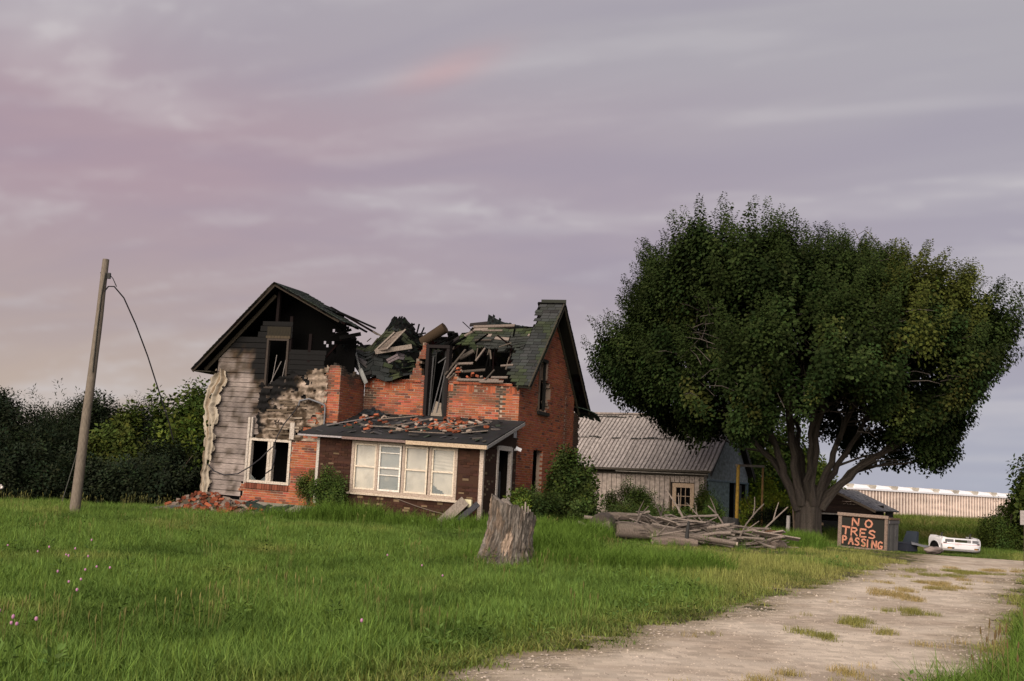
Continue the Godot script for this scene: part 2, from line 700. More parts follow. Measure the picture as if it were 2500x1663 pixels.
func shingles(root: Node3D, map: Callable, ulen: float, vlen: float, keep: Callable, colf: Callable, single: bool, sw := 0.28, ex := 0.15, curl := 0.01) -> void:
	var rest := MB.new()
	var rows := int(vlen / ex)
	for r in rows:
		var off := rf(0, sw)
		var n := int(ulen / sw) + 2
		for i in n:
			var a := clampf((i * sw - off) / ulen, 0, 1)
			var b := clampf(((i + 1) * sw - off - 0.012) / ulen, 0, 1)
			if b - a < 0.04 / ulen:
				continue
			var v0 := r * ex / vlen
			var v1 := minf((r + 1.08) * ex / vlen, 1.0)
			if not keep.call((a + b) * 0.5, (v0 + v1) * 0.5):
				continue
			var p00: Vector3 = map.call(a, v0)
			var p10: Vector3 = map.call(b, v0)
			var p11: Vector3 = map.call(b, v1)
			var p01: Vector3 = map.call(a, v1)
			var m := (p10 - p00).cross(p01 - p00).normalized()
			var l0 := m * (0.018 + rf(0, curl))
			var l1 := m * (0.018 + rf(0, curl))
			var dn := (p00 - p01).normalized() * rf(-0.012, 0.012)
			var one := MB.new() if single and shingle_budget > 0 else rest
			one.col = colf.call((a + b) * 0.5, (v0 + v1) * 0.5)
			one.hexa([p00 + dn, p10 + dn, p11, p01, p00 + l0 + dn, p10 + l1 + dn, p11 + m * 0.006, p01 + m * 0.006])
			if one != rest:
				part(root, "shingle", one, M.shingle)
				shingle_budget -= 1
	if rest.v.size():
		part(root, "shingles", rest, M.shingle, "stuff")


func roof_tone(x: float, y: float) -> Color:
	var t := rf(0.6, 1.35)
	var c := shade(Color(0.040, 0.044, 0.043), t)
	var moss := smoothstep(0.02, 0.3, nz(x * 9.0, y * 9.0, 3.0))
	return c.lerp(shade(Color(0.042, 0.056, 0.022), rf(0.6, 1.2)), moss * 0.7)


func char_tone(_u := 0.0, _v := 0.0) -> Color:
	return shade(Color(0.0065, 0.006, 0.0056), rf(0.5, 1.7))


func old_wood(s := 1.0) -> Color:
	return shade(Color(0.29, 0.25, 0.215).lerp(Color(0.33, 0.24, 0.17), rng.randf() * 0.6), s * rf(0.7, 1.15))


func window_frame(mb: MB, x0: float, x1: float, y0: float, y1: float, z: float, w: float, d: float) -> void:
	mb.span(x0, x0 + w, y0 + w, y1 - w, z - d, z)
	mb.span(x1 - w, x1, y0 + w, y1 - w, z - d, z)
	mb.span(x0, x1, y1 - w, y1, z - d, z + 0.003)
	mb.span(x0, x1, y0, y0 + w, z - d, z + 0.003)


func build_house() -> void:
	var h := thing("brick_farmhouse", "burnt-out red brick farmhouse with charred collapsed roof and stripped plank gable", "house", HX)
	# ---- gabled wing, front face
	var gable_top := func(x: float) -> float:
		return 7.06 - (0.99 * (-7.83 - x) if x < -7.83 else 0.47 * (x + 7.83))
	var burn := func(x: float, y: float) -> float:
		return smoothstep(0.0, 1.2, (y - 3.8) * 0.85 + (x + 9.05) * 0.75 + 1.5 * nz(x * 9.0, y * 14.0) + 0.7 * nz(x * 30.0, y * 30.0, 3.0))
	var plank_tone := func(x: float, y: float) -> Color:
		var c := shade(Color(0.285, 0.242, 0.22), 0.92 + 0.45 * nz(x * 5.0, y * 30.0, 8.0) + 0.4 * nz(x * 9.0, y * 9.0, 90.0) + 0.3 * nz(x * 50.0, y * 120.0, 4.0))
		c = c.lerp(Color(0.07, 0.055, 0.04), 0.85 * smoothstep(0.12, 0.34, nz(x * 20.0, y * 34.0, 50.0)))
		var b: float = burn.call(x, y)
		c = c.lerp(Color(0.075, 0.05, 0.03), minf(b * 1.8, 1.0))
		return c.lerp(Color(0.006, 0.0055, 0.005), smoothstep(0.35, 0.95, b))
	var y := 0.32
	var row := 0
	while y < 5.85:
		var ht := rf(0.145, 0.19)
		var left := -9.98
		if y > 4.15:
			left = maxf(left, -7.83 - (7.0 - y - ht) / 0.99)
		var runs := []
		if y < 0.7:
			runs.append([left, -8.75])
		elif y < 2.2:
			runs.append([left, -8.5])
		elif y < 3.75:
			runs.append([left, -5.95])
		elif y < 5.3:
			runs.append([left, -8.17])
			if y < 5.0:
				runs.append([-7.33, -5.9 + 0.3 * nz(y * 40.0, 3.0)])
		else:
			runs.append([maxf(left, -8.6 + 0.4 * (y - 5.3)), -7.25])
		for q in runs:
			var a: float = q[0]
			while a < q[1] - 0.05:
				var b := minf(a + rf(1.4, 3.2), q[1])
				if q[1] - b < 0.25:
					b = q[1]
				if not (y > 2.2 and y < 3.6 and a > -8.2 and rng.randf() < 0.2) and not (y > 3.7 and a > -7.0 and rng.randf() < 0.3):
					plank(h, "plank", a, b - 0.008, y, y + ht - 0.014, ZF, plank_tone)
				a = b
		y += ht
		row += 1
	# dark sheathing behind the planks and an added black sheet for the unlit inside
	var mb := MB.new()
	mb.col = Color(0.006, 0.0055, 0.005)
	mb.span(-9.96, -8.5, 0.0, 4.2, ZF - 0.1, ZF - 0.045)
	mb.span(-8.5, -6.9, 2.2, 3.75, ZF - 0.1, ZF - 0.045)
	mb.span(-6.9, -5.6, 0.1, 4.4, ZF - 0.3, ZF - 0.21)
	mb.span(-8.5, -6.9, 0.0, 0.72, ZF - 0.3, ZF - 0.21)
	mb.span(-7.3, -6.9, 3.75, 4.7, ZF - 0.1, ZF - 0.045)
	part(h, "sheathing", mb, M.char)
	mb = MB.new()
	var yy := 0.1
	while yy < 7.0:
		var xx := -9.95
		while xx < -5.5:
			var top: float = gable_top.call(xx + 0.05)
			var hole := xx > -6.75 and yy > 5.05 and yy < 6.2 and nz(xx * 55.0, yy * 55.0, 9.0) > 0.3
			var edge := yy > 5.15 and xx > -5.6 - (yy - 5.7) * 0.35 + 0.5 * nz(yy * 30.0, 1.0)
			if yy < top - 0.1 and not hole and not edge:
				mb.col = Color(0.005, 0.0045, 0.004)
				mb.span(xx, xx + 0.1, yy, yy + 0.1, 0.62, 0.66)
			xx += 0.1
		yy += 0.1
	part(h, "dark_backing", mb, M.char)
	# upright studs of the open gable
	for s in [[-7.87, 5.75, 7.0], [-7.32, 4.6, 6.15], [-8.15, 3.7, 5.5], [-6.6, 4.6, 5.6]]:
		mb = MB.new()
		mb.col = Color(0.016, 0.014, 0.012)
		mb.beam(Vector3(s[0], s[1], ZF - 0.05), Vector3(s[0] + rf(-0.04, 0.04), s[2], ZF - 0.05), 0.09, 0.1)
		part(h, "stud", mb, M.char)
	# tall upper window of the gable
	mb = MB.new()
	mb.col = Color(0.055, 0.047, 0.038)
	window_frame(mb, -8.16, -7.34, 3.8, 5.42, ZF + 0.035, 0.07, 0.1)
	mb.col = Color(0.07, 0.052, 0.034)
	mb.span(-8.2, -7.3, 5.42, 5.5, ZF - 0.06, ZF + 0.05)
	mb.col = Color(0.024, 0.02, 0.015)
	mb.span(-8.18, -7.3, 5.5, 5.8, ZF - 0.06, ZF + 0.03)
	var up := part(h, "window_frame", mb, M.wood_up, "", "charred frame of the tall upper gable window")
	for s in [[-7.95, -7.85, 3.9, 4.9], [-7.6, -7.5, 3.9, 4.75], [-8.0, -7.66, 3.95, 4.7]]:
		mb = MB.new()
		mb.col = Color(0.22, 0.2, 0.19)
		mb.beam(Vector3(s[0], s[2], ZF - 0.08), Vector3(s[1], s[3], ZF - 0.12), 0.035, 0.02)
		part(up, "slat", mb, M.wood_up)
	# lumpy plaster and old insulation where the brick has fallen off
	mb = MB.new()
	var lump := func(u: float, v: float) -> Vector3:
		var px := lerpf(-8.35, -5.8, u)
		var py := lerpf(2.2, 4.62, v)
		return Vector3(px, py, ZF + 0.05 + 0.05 * nz(px * 18.0, py * 34.0) + 0.04 * nz(px * 60.0, py * 80.0, 4.0) + 0.025 * signf(sin(py * 26.0 + 2.0 * nz(px * 20.0, 3.0))))
	var lump_tone := func(u: float, v: float) -> Color:
		var px := lerpf(-8.35, -5.8, u)
		var py := lerpf(2.2, 4.62, v)
		var t := nz(px * 15.0, py * 22.0, 20.0)
		var c := Color(0.27, 0.21, 0.16).lerp(Color(0.42, 0.34, 0.275), smoothstep(-0.15, 0.4, t))
		c = c.lerp(Color(0.06, 0.042, 0.025), smoothstep(-0.05, 0.25, nz(px * 30.0, py * 30.0, 31.0)))
		c = c.lerp(Color(0.006, 0.005, 0.005), smoothstep(0.0, 0.5, (py - 3.4) * 1.0 - (px + 7.1) * 1.15 - 0.15 + 0.8 * nz(px * 18.0, py * 18.0, 44.0)))
		return c
	mb.surface(lump, 60, 58, lump_tone, func(u: float, v: float) -> bool:
		var px := lerpf(-8.35, -5.8, u)
		var py := lerpf(2.2, 4.62, v)
		var e := minf(px + 8.25 + maxf(0.0, py - 3.75) * 0.9, 4.6 - py - 0.35 * maxf(0.0, -6.2 - px)) + 0.3 * nz(px * 20.0, py * 20.0, 60.0)
		return e > 0.0 and nz(px * 26.0, py * 34.0, 77.0) < 0.34)
	part(h, "plaster", mb, M.foam, "", "lumpy tan plaster and old insulation bared by fallen brick")
	for k in 14:   # lath ends and dark gaps in the plaster
		mb = MB.new()
		mb.col = Color(0.13, 0.10, 0.07) if k % 3 else Color(0.34, 0.28, 0.22)
		var lx := rf(-8.0, -6.6)
		var ly := rf(2.25, 3.7)
		mb.beam(Vector3(lx, ly, ZF + 0.09), Vector3(lx + rf(0.3, 0.9), ly + rf(-0.06, 0.06), ZF + 0.1), 0.02, 0.05)
		part(h, "lath", mb, M.wood_across)
	# brick veneer left standing on the wing
	var edge_at := func(v: float) -> float:
		return ramp_at(v, [[0.74, -8.7], [0.76, -6.98], [2.14, -6.98], [2.2, -6.72], [2.58, -6.6], [2.85, -6.42], [3.2, -5.96], [4.2, -5.9], [4.55, -5.86], [4.8, -5.6]]) + 0.16 * nz(v * 60.0, 2.0)
	brick_wall(h, Transform3D(Basis.IDENTITY, Vector3(0, 0, ZF + 0.03)), -8.95, -5.38, 0.2, 4.8, func(u: float, v: float) -> bool:
		if v < 0.74:
			return u > -8.62 - 0.3 * nz(v * 80.0, 5.0) - (0.74 - v) * 0.4
		return u > edge_at.call(v) and v < 4.62 + 0.2 * nz(u * 40.0, 9.0), 170, func(u: float, v: float) -> float:
		return 0.85 * smoothstep(-0.05, 0.4, nz(u * 14.0, v * 14.0, 21.0)) + 0.5 * smoothstep(4.2, 4.7, v))
	mb = MB.new()
	mb.col = Color(0.3, 0.27, 0.23)
	mb.span(-10.0, -5.4, -0.7, 0.2, ZF - 0.28, ZF + 0.05)
	part(h, "foundation", mb, M.mortar)
	# soldier course under the big window
	mb = MB.new()
	for k in 17:
		mb.col = shade(Color(0.26, 0.085, 0.05), rf(0.5, 1.2))
		brick_box(mb, -8.58 + k * 0.095, -8.58 + k * 0.095 + 0.083, 0.6, 0.765, 0.05, Transform3D(Basis.IDENTITY, Vector3(0, 0, ZF + 0.03)))
	part(h, "brick_sill", mb, M.brick)
	# big double window of the wing
	mb = MB.new()
	mb.col = Color(0.5, 0.46, 0.41)
	window_frame(mb, -8.52, -6.97, 0.78, 2.2, ZF + 0.06, 0.085, 0.14)
	mb.span(-7.83, -7.73, 0.865, 2.115, ZF - 0.08, ZF + 0.05)
	mb.span(-7.71, -7.63, 0.865, 2.115, ZF - 0.08, ZF + 0.058)
	mb.col = Color(0.42, 0.39, 0.36)
	mb.span(-8.62, -8.535, 0.72, 2.85, ZF - 0.04, ZF + 0.07)
	mb.span(-8.47, -8.41, 2.22, 2.85, ZF + 0.03, ZF + 0.11)
	mb.span(-7.02, -6.86, 2.22, 2.75, ZF + 0.03, ZF + 0.12)
	var big := part(h, "window_frame", mb, M.paint, "", "pale wooden frame of the empty double window")
	mb = MB.new()
	mb.col = Color(0.16, 0.13, 0.05)
	mb.beam(Vector3(-7.32, 1.35, ZF - 0.5), Vector3(-7.22, 0.85, ZF - 0.5), 0.05, 0.03)
	part(big, "slat", mb, M.wood_up)
	for g in [[-8.42, 0.87, -8.2, 0.87, -8.42, 1.05], [-7.85, 0.87, -7.85, 1.02, -8.05, 0.87]]:
		mb = MB.new()
		mb.tri(Vector3(g[0], g[1], ZF), Vector3(g[2], g[3], ZF), Vector3(g[4], g[5], ZF))
		part(big, "glass_shard", mb, M.glass)
	# side and back walls of the wing, dark from the fire
	mb = MB.new()
	mb.col = Color(0.14, 0.115, 0.10)
	mb.span(-9.98, -9.9, -0.5, 4.3, -5.5, ZF - 0.05)
	mb.span(-9.9, 0.0, -0.5, 4.2, -5.5, -5.42)
	part(h, "outer_wall", mb, M.wood_across)
	mb = MB.new()
	mb.col = Color(0.006, 0.0055, 0.005)  # black backing and floors added so the openings read dark inside
	mb.span(-5.3, -3.24, 4.1, 5.3, -0.3, -0.26)
	mb.span(-9.88, -5.42, 0.1, 0.16, -5.4, ZF - 0.32)
	mb.span(-5.38, -0.22, 0.1, 0.16, -5.4, -0.25)
	mb.span(-5.3, -0.3, 0.2, 5.1, -1.5, -1.45)
	part(h, "dark_interior_backing", mb, M.char)
	# ---- return wall between the wing and the main front
	brick_wall(h, Transform3D(Basis(Vector3(0, 0, -1), Vector3.UP, Vector3.RIGHT), Vector3(-5.38, 0, 0)), -ZF - 0.02, -0.02, 0.2, 4.75, func(u: float, v: float) -> bool:
		return v < 4.42 + 0.25 * nz(u * 40.0, 3.0) + (0.2 if u < -1.35 else 0.0), 0, func(u: float, v: float) -> float:
		return smoothstep(3.9, 4.4, v + 0.4 * nz(u * 20.0, v * 20.0)) * 0.9 + 0.25 + smoothstep(-0.6, 0.0, u) * 0.4)
	# ---- main front above the porch
	var front_solid := func(u: float, v: float) -> bool:
		if u > -3.24 and u < -2.42 and v > 3.05:
			return false
		if v < 4.42:
			return true
		if u <= -3.24 and u > -3.78:
			return v < 4.42 + (u + 3.78) / 0.54 * 1.4 and not (u > -3.42 + 0.15 * nz(v * 60.0, 4.0) and v > 4.55 and v < 5.1)
		return u > -2.42 and u < -2.1 and v < 4.6
	brick_wall(h, Transform3D.IDENTITY, -5.38, 0.0, 2.55, 5.9, func(u: float, v: float) -> bool:
		if not front_solid.call(u, v):
			return false
		if v > 4.10 and v < 4.33 and fposmod(u + 5.38, 0.72) < 0.27:
			return false
		var crack := absf(u + 0.62 - 0.1 * nz(v * 12.0, 1.0)) < 0.035 and v > 3.3
		return not crack and nz(u * 70.0, v * 90.0, 12.0) < 0.47, 130, func(u: float, v: float) -> float:
		return 0.75 * smoothstep(-4.75, -5.3, u + 0.3 * nz(u * 20.0, v * 20.0)) + 0.5 * smoothstep(4.15, 4.5, v) * smoothstep(0.0, 0.4, nz(u * 14.0, 3.0)) + 0.6 * smoothstep(0.22, 0.05, absf(u + 0.62) + (4.3 - v) * 0.2) + 0.95 * smoothstep(0.14, 0.05, absf(u + 0.62)) * smoothstep(3.2, 3.5, v) + 0.75 * smoothstep(0.0, 0.45, nz(u * 14.0, v * 14.0, 25.0)) + 0.5 * smoothstep(0.45, 0.0, absf(u + 2.83) - 0.4) * smoothstep(3.4, 4.4, v), front_solid)
	mb = MB.new()
	var k0 := -5.38
	while k0 < -0.1:   # groups of upright bricks in the frieze
		for i in 3:
			var a := k0 + 0.01 + i * 0.088
			if a < -0.09 and not (a > -3.33 and a < -2.42):
				mb.col = shade(BRICK, rf(0.6, 1.15))
				brick_box(mb, a, a + 0.078, 4.105, 4.32, 0.002, Transform3D.IDENTITY)
		k0 += 0.72
	part(h, "bricks", mb, M.brick, "stuff")
	mb = MB.new()
	for i in 24:   # projecting course under the eave
		var a := -5.38 + i * 0.225
		if a > -3.45 and a < -2.42:
			continue
		mb.col = shade(BRICK, rf(0.45, 1.0))
		brick_box(mb, a, a + 0.215, 4.34, 4.41, 0.045, Transform3D.IDENTITY)
	part(h, "bricks", mb, M.brick, "stuff")
	# burnt upper doorway
	mb = MB.new()
	mb.col = Color(0.03, 0.027, 0.024)
	mb.span(-3.24, -3.13, 3.2, 5.5, -0.2, 0.03)
	mb.span(-2.52, -2.42, 3.2, 5.45, -0.2, 0.03)
	mb.span(-3.24, -2.42, 5.46, 5.56, -0.2, 0.035)
	var dr := part(h, "door_frame", mb, M.char)
	for s in [[-3.05, 3.3, -2.95, 5.4, 0.1], [-2.62, 3.3, -2.6, 5.4, 0.13], [-2.98, 3.4, -2.62, 5.1, 0.035], [-2.82, 3.4, -2.58, 4.9, 0.035], [-3.1, 3.3, -3.06, 5.2, 0.05], [-2.86, 5.0, -2.6, 5.2, 0.03]]:
		mb = MB.new()
		mb.col = Color(0.10, 0.10, 0.105) if s[4] < 0.06 else Color(0.02, 0.02, 0.02)
		mb.beam(Vector3(s[0], s[1], -0.12), Vector3(s[2], s[3], -0.16), s[4], 0.03)
		part(dr, "lath", mb, M.wood_up)
	mb = MB.new()
	mb.col = Color(0.26, 0.22, 0.18)
	mb.hexa([Vector3(-3.03, 3.3, -0.1), Vector3(-2.55, 3.3, -0.1), Vector3(-2.55, 3.3, -0.14), Vector3(-3.03, 3.3, -0.14), Vector3(-2.9, 3.78, -0.16), Vector3(-2.58, 3.68, -0.16), Vector3(-2.58, 3.68, -0.2), Vector3(-2.9, 3.78, -0.2)])
	part(dr, "door_panel", mb, M.wood_across)
	# ---- right gable end
	var side := Transform3D(Basis(Vector3(0, 0, -1), Vector3.UP, Vector3.RIGHT), Vector3.ZERO)
	var side_in := func(u: float, v: float) -> bool:
		if u > 1.72 and u < 2.55 and v > 3.72 and v < 5.45:
			return false
		if u > 1.5 and u < 2.4 and v > 0.9 and v < 2.5:
			return false
		var top := 7.25 - 1.03 * absf(u - 2.75)
		if v > 4.42 and v > top:
			return false
		return not (u > 2.5 and u < 2.5 + 0.45 * smoothstep(0.55, 0.1, absf(v - 4.35) + 0.3 * nz(v * 50.0, 7.0)))
	brick_wall(h, side, 0.0, 5.5, -0.3, 7.3, func(u: float, v: float) -> bool:
		if not side_in.call(u, v):
			return false
		return absf(u - 4.55 - 0.12 * nz(v * 9.0, 2.0)) > 0.05 or v > 4.6, 0, func(u: float, v: float) -> float:
		return 0.12 + 0.5 * smoothstep(0.35, 0.0, absf(u - 4.6)) + 0.4 * smoothstep(0.3, 0.0, absf(u - 2.6)) * smoothstep(3.2, 4.2, v) + 0.25 * nz(u * 9.0, v * 9.0, 5.0), side_in)
	mb = MB.new()
	mb.col = Color(0.2, 0.15, 0.11)
	mb.span(0.0, 0.03, 3.75, 5.4, -1.82, -1.72)
	mb.col = Color(0.028, 0.03, 0.026)
	mb.span(-0.12, -0.04, 3.8, 5.45, -2.55, -2.45)
	mb.span(-0.15, 0.09, 3.62, 3.73, -2.68, -1.66)
	mb.span(-0.12, 0.02, 5.36, 5.46, -2.55, -1.72)
	part(h, "window_frame", mb, M.wood_up, "", "narrow burnt window frame in the brick gable end")
	mb = MB.new()
	mb.col = Color(0.012, 0.012, 0.012)
	mb.span(-0.5, -0.45, 0.2, 4.25, -3.4, -0.3)  # black sheets added behind the gable windows so they read dark
	mb.span(-0.5, -0.45, 4.25, 5.7, -3.2, -1.7)
	part(h, "dark_lining", mb, M.char)
	# scorched back corner with toothed brick ends
	brick_wall(h, side, 5.55, 6.6, -0.3, 4.0, func(u: float, v: float) -> bool:
		return u < 6.05 + 0.25 * nz(v * 40.0, 8.0) + (0.11 if int(v / 0.15) % 2 else 0.0) and v < 3.95, 0, func(u: float, v: float) -> float:
		return 0.95 - smoothstep(0.0, 0.35, nz(u * 5.0, v * 12.0, 70.0)) * smoothstep(2.9, 2.4, v) * 0.9)
	# ---- roofs
	var main_map := func(u: float, v: float) -> Vector3:   # front slope, right-hand remnant
		return Vector3(lerpf(-1.0, 0.45, u), 4.36 + 3.06 * v, 0.24 - 2.99 * v)
	var main_keep := func(u: float, v: float) -> bool:
		var x := lerpf(-1.0, 0.45, u)
		return x > ramp_at(v, [[0.0, -0.12], [0.06, -0.3], [0.2, -0.55], [0.4, -0.62], [0.6, -0.45], [0.75, -0.3], [0.9, -0.42], [1.0, -0.4]]) + 0.1 * nz(v * 90.0, 6.0)
	mb = MB.new()
	mb.sheet(main_map, 24, 40, main_keep, 0.05, char_tone)
	part(h, "roof_deck", mb, M.char)
	shingles(h, main_map, 1.45, 4.28, main_keep, func(u: float, v: float) -> Color:
		var c := roof_tone(u * 1.4, v * 4.0 + 20.0)
		return c.lerp(shade(Color(0.048, 0.064, 0.025), rf(0.7, 1.2)), smoothstep(0.45, 0.1, u + 0.3 * nz(v * 30.0, 4.0)) * 0.8), true, 0.27, 0.155)
	var back_map := func(u: float, v: float) -> Vector3:
		return Vector3(lerpf(0.45, -5.4, u), 4.1 + 3.36 * v, -6.05 + 3.28 * v)
	var back_keep := func(u: float, v: float) -> bool:
		return u < 0.17 or v < 0.60 + 0.2 * nz(u * 60.0, 2.0)
	mb = MB.new()
	mb.sheet(back_map, 60, 24, back_keep, 0.08, char_tone)
	part(h, "roof_deck", mb, M.char)
	shingles(h, back_map, 5.85, 4.6, back_keep, func(u: float, v: float) -> Color: return roof_tone(u * 6.0, v * 4.0), false)
	mb = MB.new()
	mb.col = Color(0.032, 0.036, 0.03)
	mb.beam(Vector3(-0.4, 7.44, -2.76), Vector3(0.47, 7.44, -2.76), 0.2, 0.03, Vector3.BACK)
	part(h, "ridge_cap", mb, M.shingle)
	for s in [[0.26, 4.28, -2.76, 7.34], [-6.08, 4.0, -2.77, 7.34]]:   # barge boards and soffits of the gable end
		mb = MB.new()
		mb.col = Color(0.055, 0.05, 0.035)
		mb.beam(Vector3(0.42, s[1], s[0]), Vector3(0.42, s[3], s[2]), 0.17, 0.035, Vector3(1, 0, 0))
		part(h, "barge_board", mb, M.wood_any)
		mb = MB.new()
		mb.col = Color(0.06, 0.055, 0.038)
		mb.beam(Vector3(0.03, s[1] - 0.04, s[0]), Vector3(0.03, s[3] - 0.06, s[2]), 0.14, 0.05, Vector3(1, 0, 0))
		part(h, "frieze_board", mb, M.wood_any)
		mb = MB.new()
		mb.col = Color(0.022, 0.021, 0.018)
		mb.beam(Vector3(0.22, s[1] - 0.0, s[0]), Vector3(0.22, s[3] - 0.03, s[2]), 0.38, 0.02, Vector3(0, 1, 1) if s[0] > -1 else Vector3(0, 1, -1))
		part(h, "soffit", mb, M.char)
	# torn flap of roofing at the rear eave
	var flap := func(u: float, v: float) -> Vector3:
		return Vector3(lerpf(-0.2, 0.75, u), 4.22 - 0.22 * u * u - 0.3 * v * v - 0.08 * v, -5.8 - 0.75 * v)
	mb = MB.new()
	mb.sheet(flap, 14, 10, func(u: float, v: float) -> bool: return v < 0.95 - 0.35 * absf(nz(u * 60.0, 3.0)) and u < 0.95 - 0.3 * nz(v * 50.0, 1.0), 0.03, func(_u: float, _v: float) -> Color: return shade(Color(0.035, 0.055, 0.042), rf(0.6, 1.4)))
	part(h, "torn_roofing", mb, M.shingle)
	# mossy slab of roof still hanging left of the gable
	var slab := func(u: float, v: float) -> Vector3:
		var x := lerpf(-2.75, -0.3, u)
		var sag := 0.14 * sin(u * PI) * (1.0 - v)
		return Vector3(x, 5.52 + 0.82 * v - sag + 0.05 * nz(x * 14.0, v * 12.0) + (0.1 - 0.35 * maxf(0.0, 0.25 - u)), -0.95 - 0.85 * v + 0.05 * nz(x * 18.0, v * 9.0, 3.0))
	var slab_keep := func(u: float, v: float) -> bool:
		return v > 0.12 + 0.28 * nz(u * 26.0, 3.0) + 0.25 * maxf(0.0, 0.2 - u) and not (u < 0.12 and v > 0.75)
	mb = MB.new()
	mb.sheet(slab, 36, 14, slab_keep, 0.05, char_tone)
	part(h, "roof_deck", mb, M.char)
	shingles(h, slab, 2.45, 1.2, slab_keep, func(u: float, v: float) -> Color:
		if nz(u * 22.0, v * 40.0, 66.0) > 0.22 and v > 0.3:
			return Color(0.27, 0.22, 0.19)
		return shade(Color(0.045, 0.062, 0.024), rf(0.5, 1.25)).lerp(shade(Color(0.035, 0.04, 0.035), rf(0.7, 1.3)), smoothstep(-0.1, 0.3, nz(u * 14.0, v * 10.0, 19.0))), true, 0.25, 0.14, 0.03)
	# bare battens and boards over and under the slab
	for s in [[-2.4, 6.42, -1.75, -0.95, 6.5, -1.8, 0.12, 2], [-2.0, 6.28, -1.6, -1.3, 6.3, -1.62, 0.07, 2], [-2.1, 5.9, -1.22, -1.5, 5.92, -1.2, 0.06, 1], [-2.6, 6.5, -1.9, -1.75, 6.62, -2.0, 0.16, 0], [-1.9, 6.6, -2.0, -1.35, 6.45, -1.9, 0.1, 1], [-2.75, 6.2, -1.9, -3.1, 5.9, -1.7, 0.13, 0],
			[-2.2, 5.95, -0.6, -1.95, 6.15, -0.75, 0.1, 2], [-2.5, 4.6, 0.1, -2.1, 5.5, -0.5, 0.06, 1], [-2.42, 4.5, 0.12, -2.2, 4.95, -0.1, 0.05, 2], [-2.35, 4.45, 0.15, -2.05, 4.9, -0.15, 0.05, 1], [-1.15, 4.45, 0.1, -0.95, 4.85, -0.2, 0.04, 1], [-1.75, 5.15, -0.55, -1.55, 5.6, -0.8, 0.05, 2],
			[-2.1, 4.47, 0.05, -0.7, 4.5, 0.02, 0.1, 2], [-1.3, 4.43, 0.12, -0.5, 4.46, 0.12, 0.09, 2], [-1.0, 4.6, -0.1, -0.45, 4.62, -0.1, 0.08, 2], [-2.15, 4.75, -0.25, -1.3, 4.85, -0.3, 0.1, 1], [-2.3, 5.2, -0.5, -1.9, 5.5, -0.7, 0.16, 1], [-2.45, 5.0, -0.3, -1.75, 5.05, -0.35, 0.09, 2], [-0.8, 5.0, -0.35, -0.4, 5.05, -0.4, 0.07, 2]]:
		mb = MB.new()
		mb.col = [Color(0.02, 0.018, 0.017), Color(0.075, 0.063, 0.054), Color(0.19, 0.155, 0.13)][s[7]]
		mb.beam(Vector3(s[0], s[1], s[2]), Vector3(s[3], s[4], s[5]), s[6], 0.035, Vector3(0, 1, 1))
		part(h, "board", mb, M.wood_any)
	for k in 16:   # bricks tumbled along the wall top
		mb = MB.new()
		mb.col = shade(BRICK, rf(0.5, 1.1)) if k % 3 else Color(0.4, 0.33, 0.27)
		var tx := rf(-2.4, -0.7)
		mb.box(Vector3(tx, 4.5 + absf(rf(0, 0.35)) * smoothstep(-1.0, -2.2, tx) + 0.03, rf(-0.25, 0.02)), Vector3(0.2, 0.065, 0.1) * rf(0.6, 1.05), Basis.from_euler(Vector3(rf(-0.5, 0.5), rf(0, 3), rf(-0.5, 0.5))))
		part(h, "fallen_brick", mb, M.brick)
	mb = MB.new()   # curled black roofing above the slab
	var curl := func(u: float, v: float) -> Vector3:
		return Vector3(lerpf(-1.95, -0.35, u), 6.35 + 0.45 * v * (1.0 - u) * (1.0 - u) + 0.16 * v + 0.05 * nz(u * 40.0, v * 20.0), -1.75 - 0.35 * v + 0.15 * (1.0 - u) * v)
	mb.sheet(curl, 22, 6, func(u: float, v: float) -> bool: return v < 0.98 - 0.4 * absf(nz(u * 70.0, 8.0)), 0.02, func(_u: float, _v: float) -> Color: return shade(Color(0.02, 0.024, 0.024), rf(0.5, 1.5)))
	part(h, "torn_roofing", mb, M.char)
	# the collapsed middle: a charred sheet of roof folded over the wall
	var fold := func(u: float, v: float) -> Vector3:
		var x := lerpf(-6.55, -3.2, u)
		var top := ramp_at(x, [[-6.55, 5.95], [-6.2, 5.62], [-5.7, 5.68], [-5.4, 6.0], [-5.22, 6.45], [-5.08, 6.66], [-4.66, 6.7], [-4.45, 6.5], [-4.0, 5.98], [-3.7, 5.98], [-3.2, 5.9]])
		var bot := ramp_at(x, [[-6.55, 5.2], [-6.0, 5.15], [-5.6, 4.75], [-5.3, 4.28], [-4.9, 4.42], [-4.6, 4.3], [-4.1, 4.36], [-3.8, 4.6], [-3.2, 4.9]])
		var bulge := 0.35 * sin(v * PI) + 0.16 * nz(x * 10.0, v * 22.0) + 0.06 * nz(x * 34.0, v * 60.0, 5.0)
		return Vector3(x + 0.1 * nz(x * 20.0, v * 30.0, 15.0), lerpf(bot, top, v) + 0.05 * nz(x * 55.0, v * 15.0, 9.0), lerpf(0.3, -1.25, v) + bulge - 0.75 * smoothstep(-4.0, -3.65, x))
	var fold_keep := func(u: float, v: float) -> bool:
		if v < 0.16 * nz(u * 90.0, 1.0) or v > 1.0 - 0.1 * absf(nz(u * 120.0, 4.0)):
			return false
		return not (u < 0.25 and nz(u * 130.0, v * 50.0, 41.0) > 0.33)
	mb = MB.new()
	mb.sheet(fold, 70, 36, fold_keep, 0.035, func(_u: float, _v: float) -> Color: return shade(Color(0.0085, 0.0095, 0.009), rf(0.5, 1.8)))
	part(h, "collapsed_roof", mb, M.char)
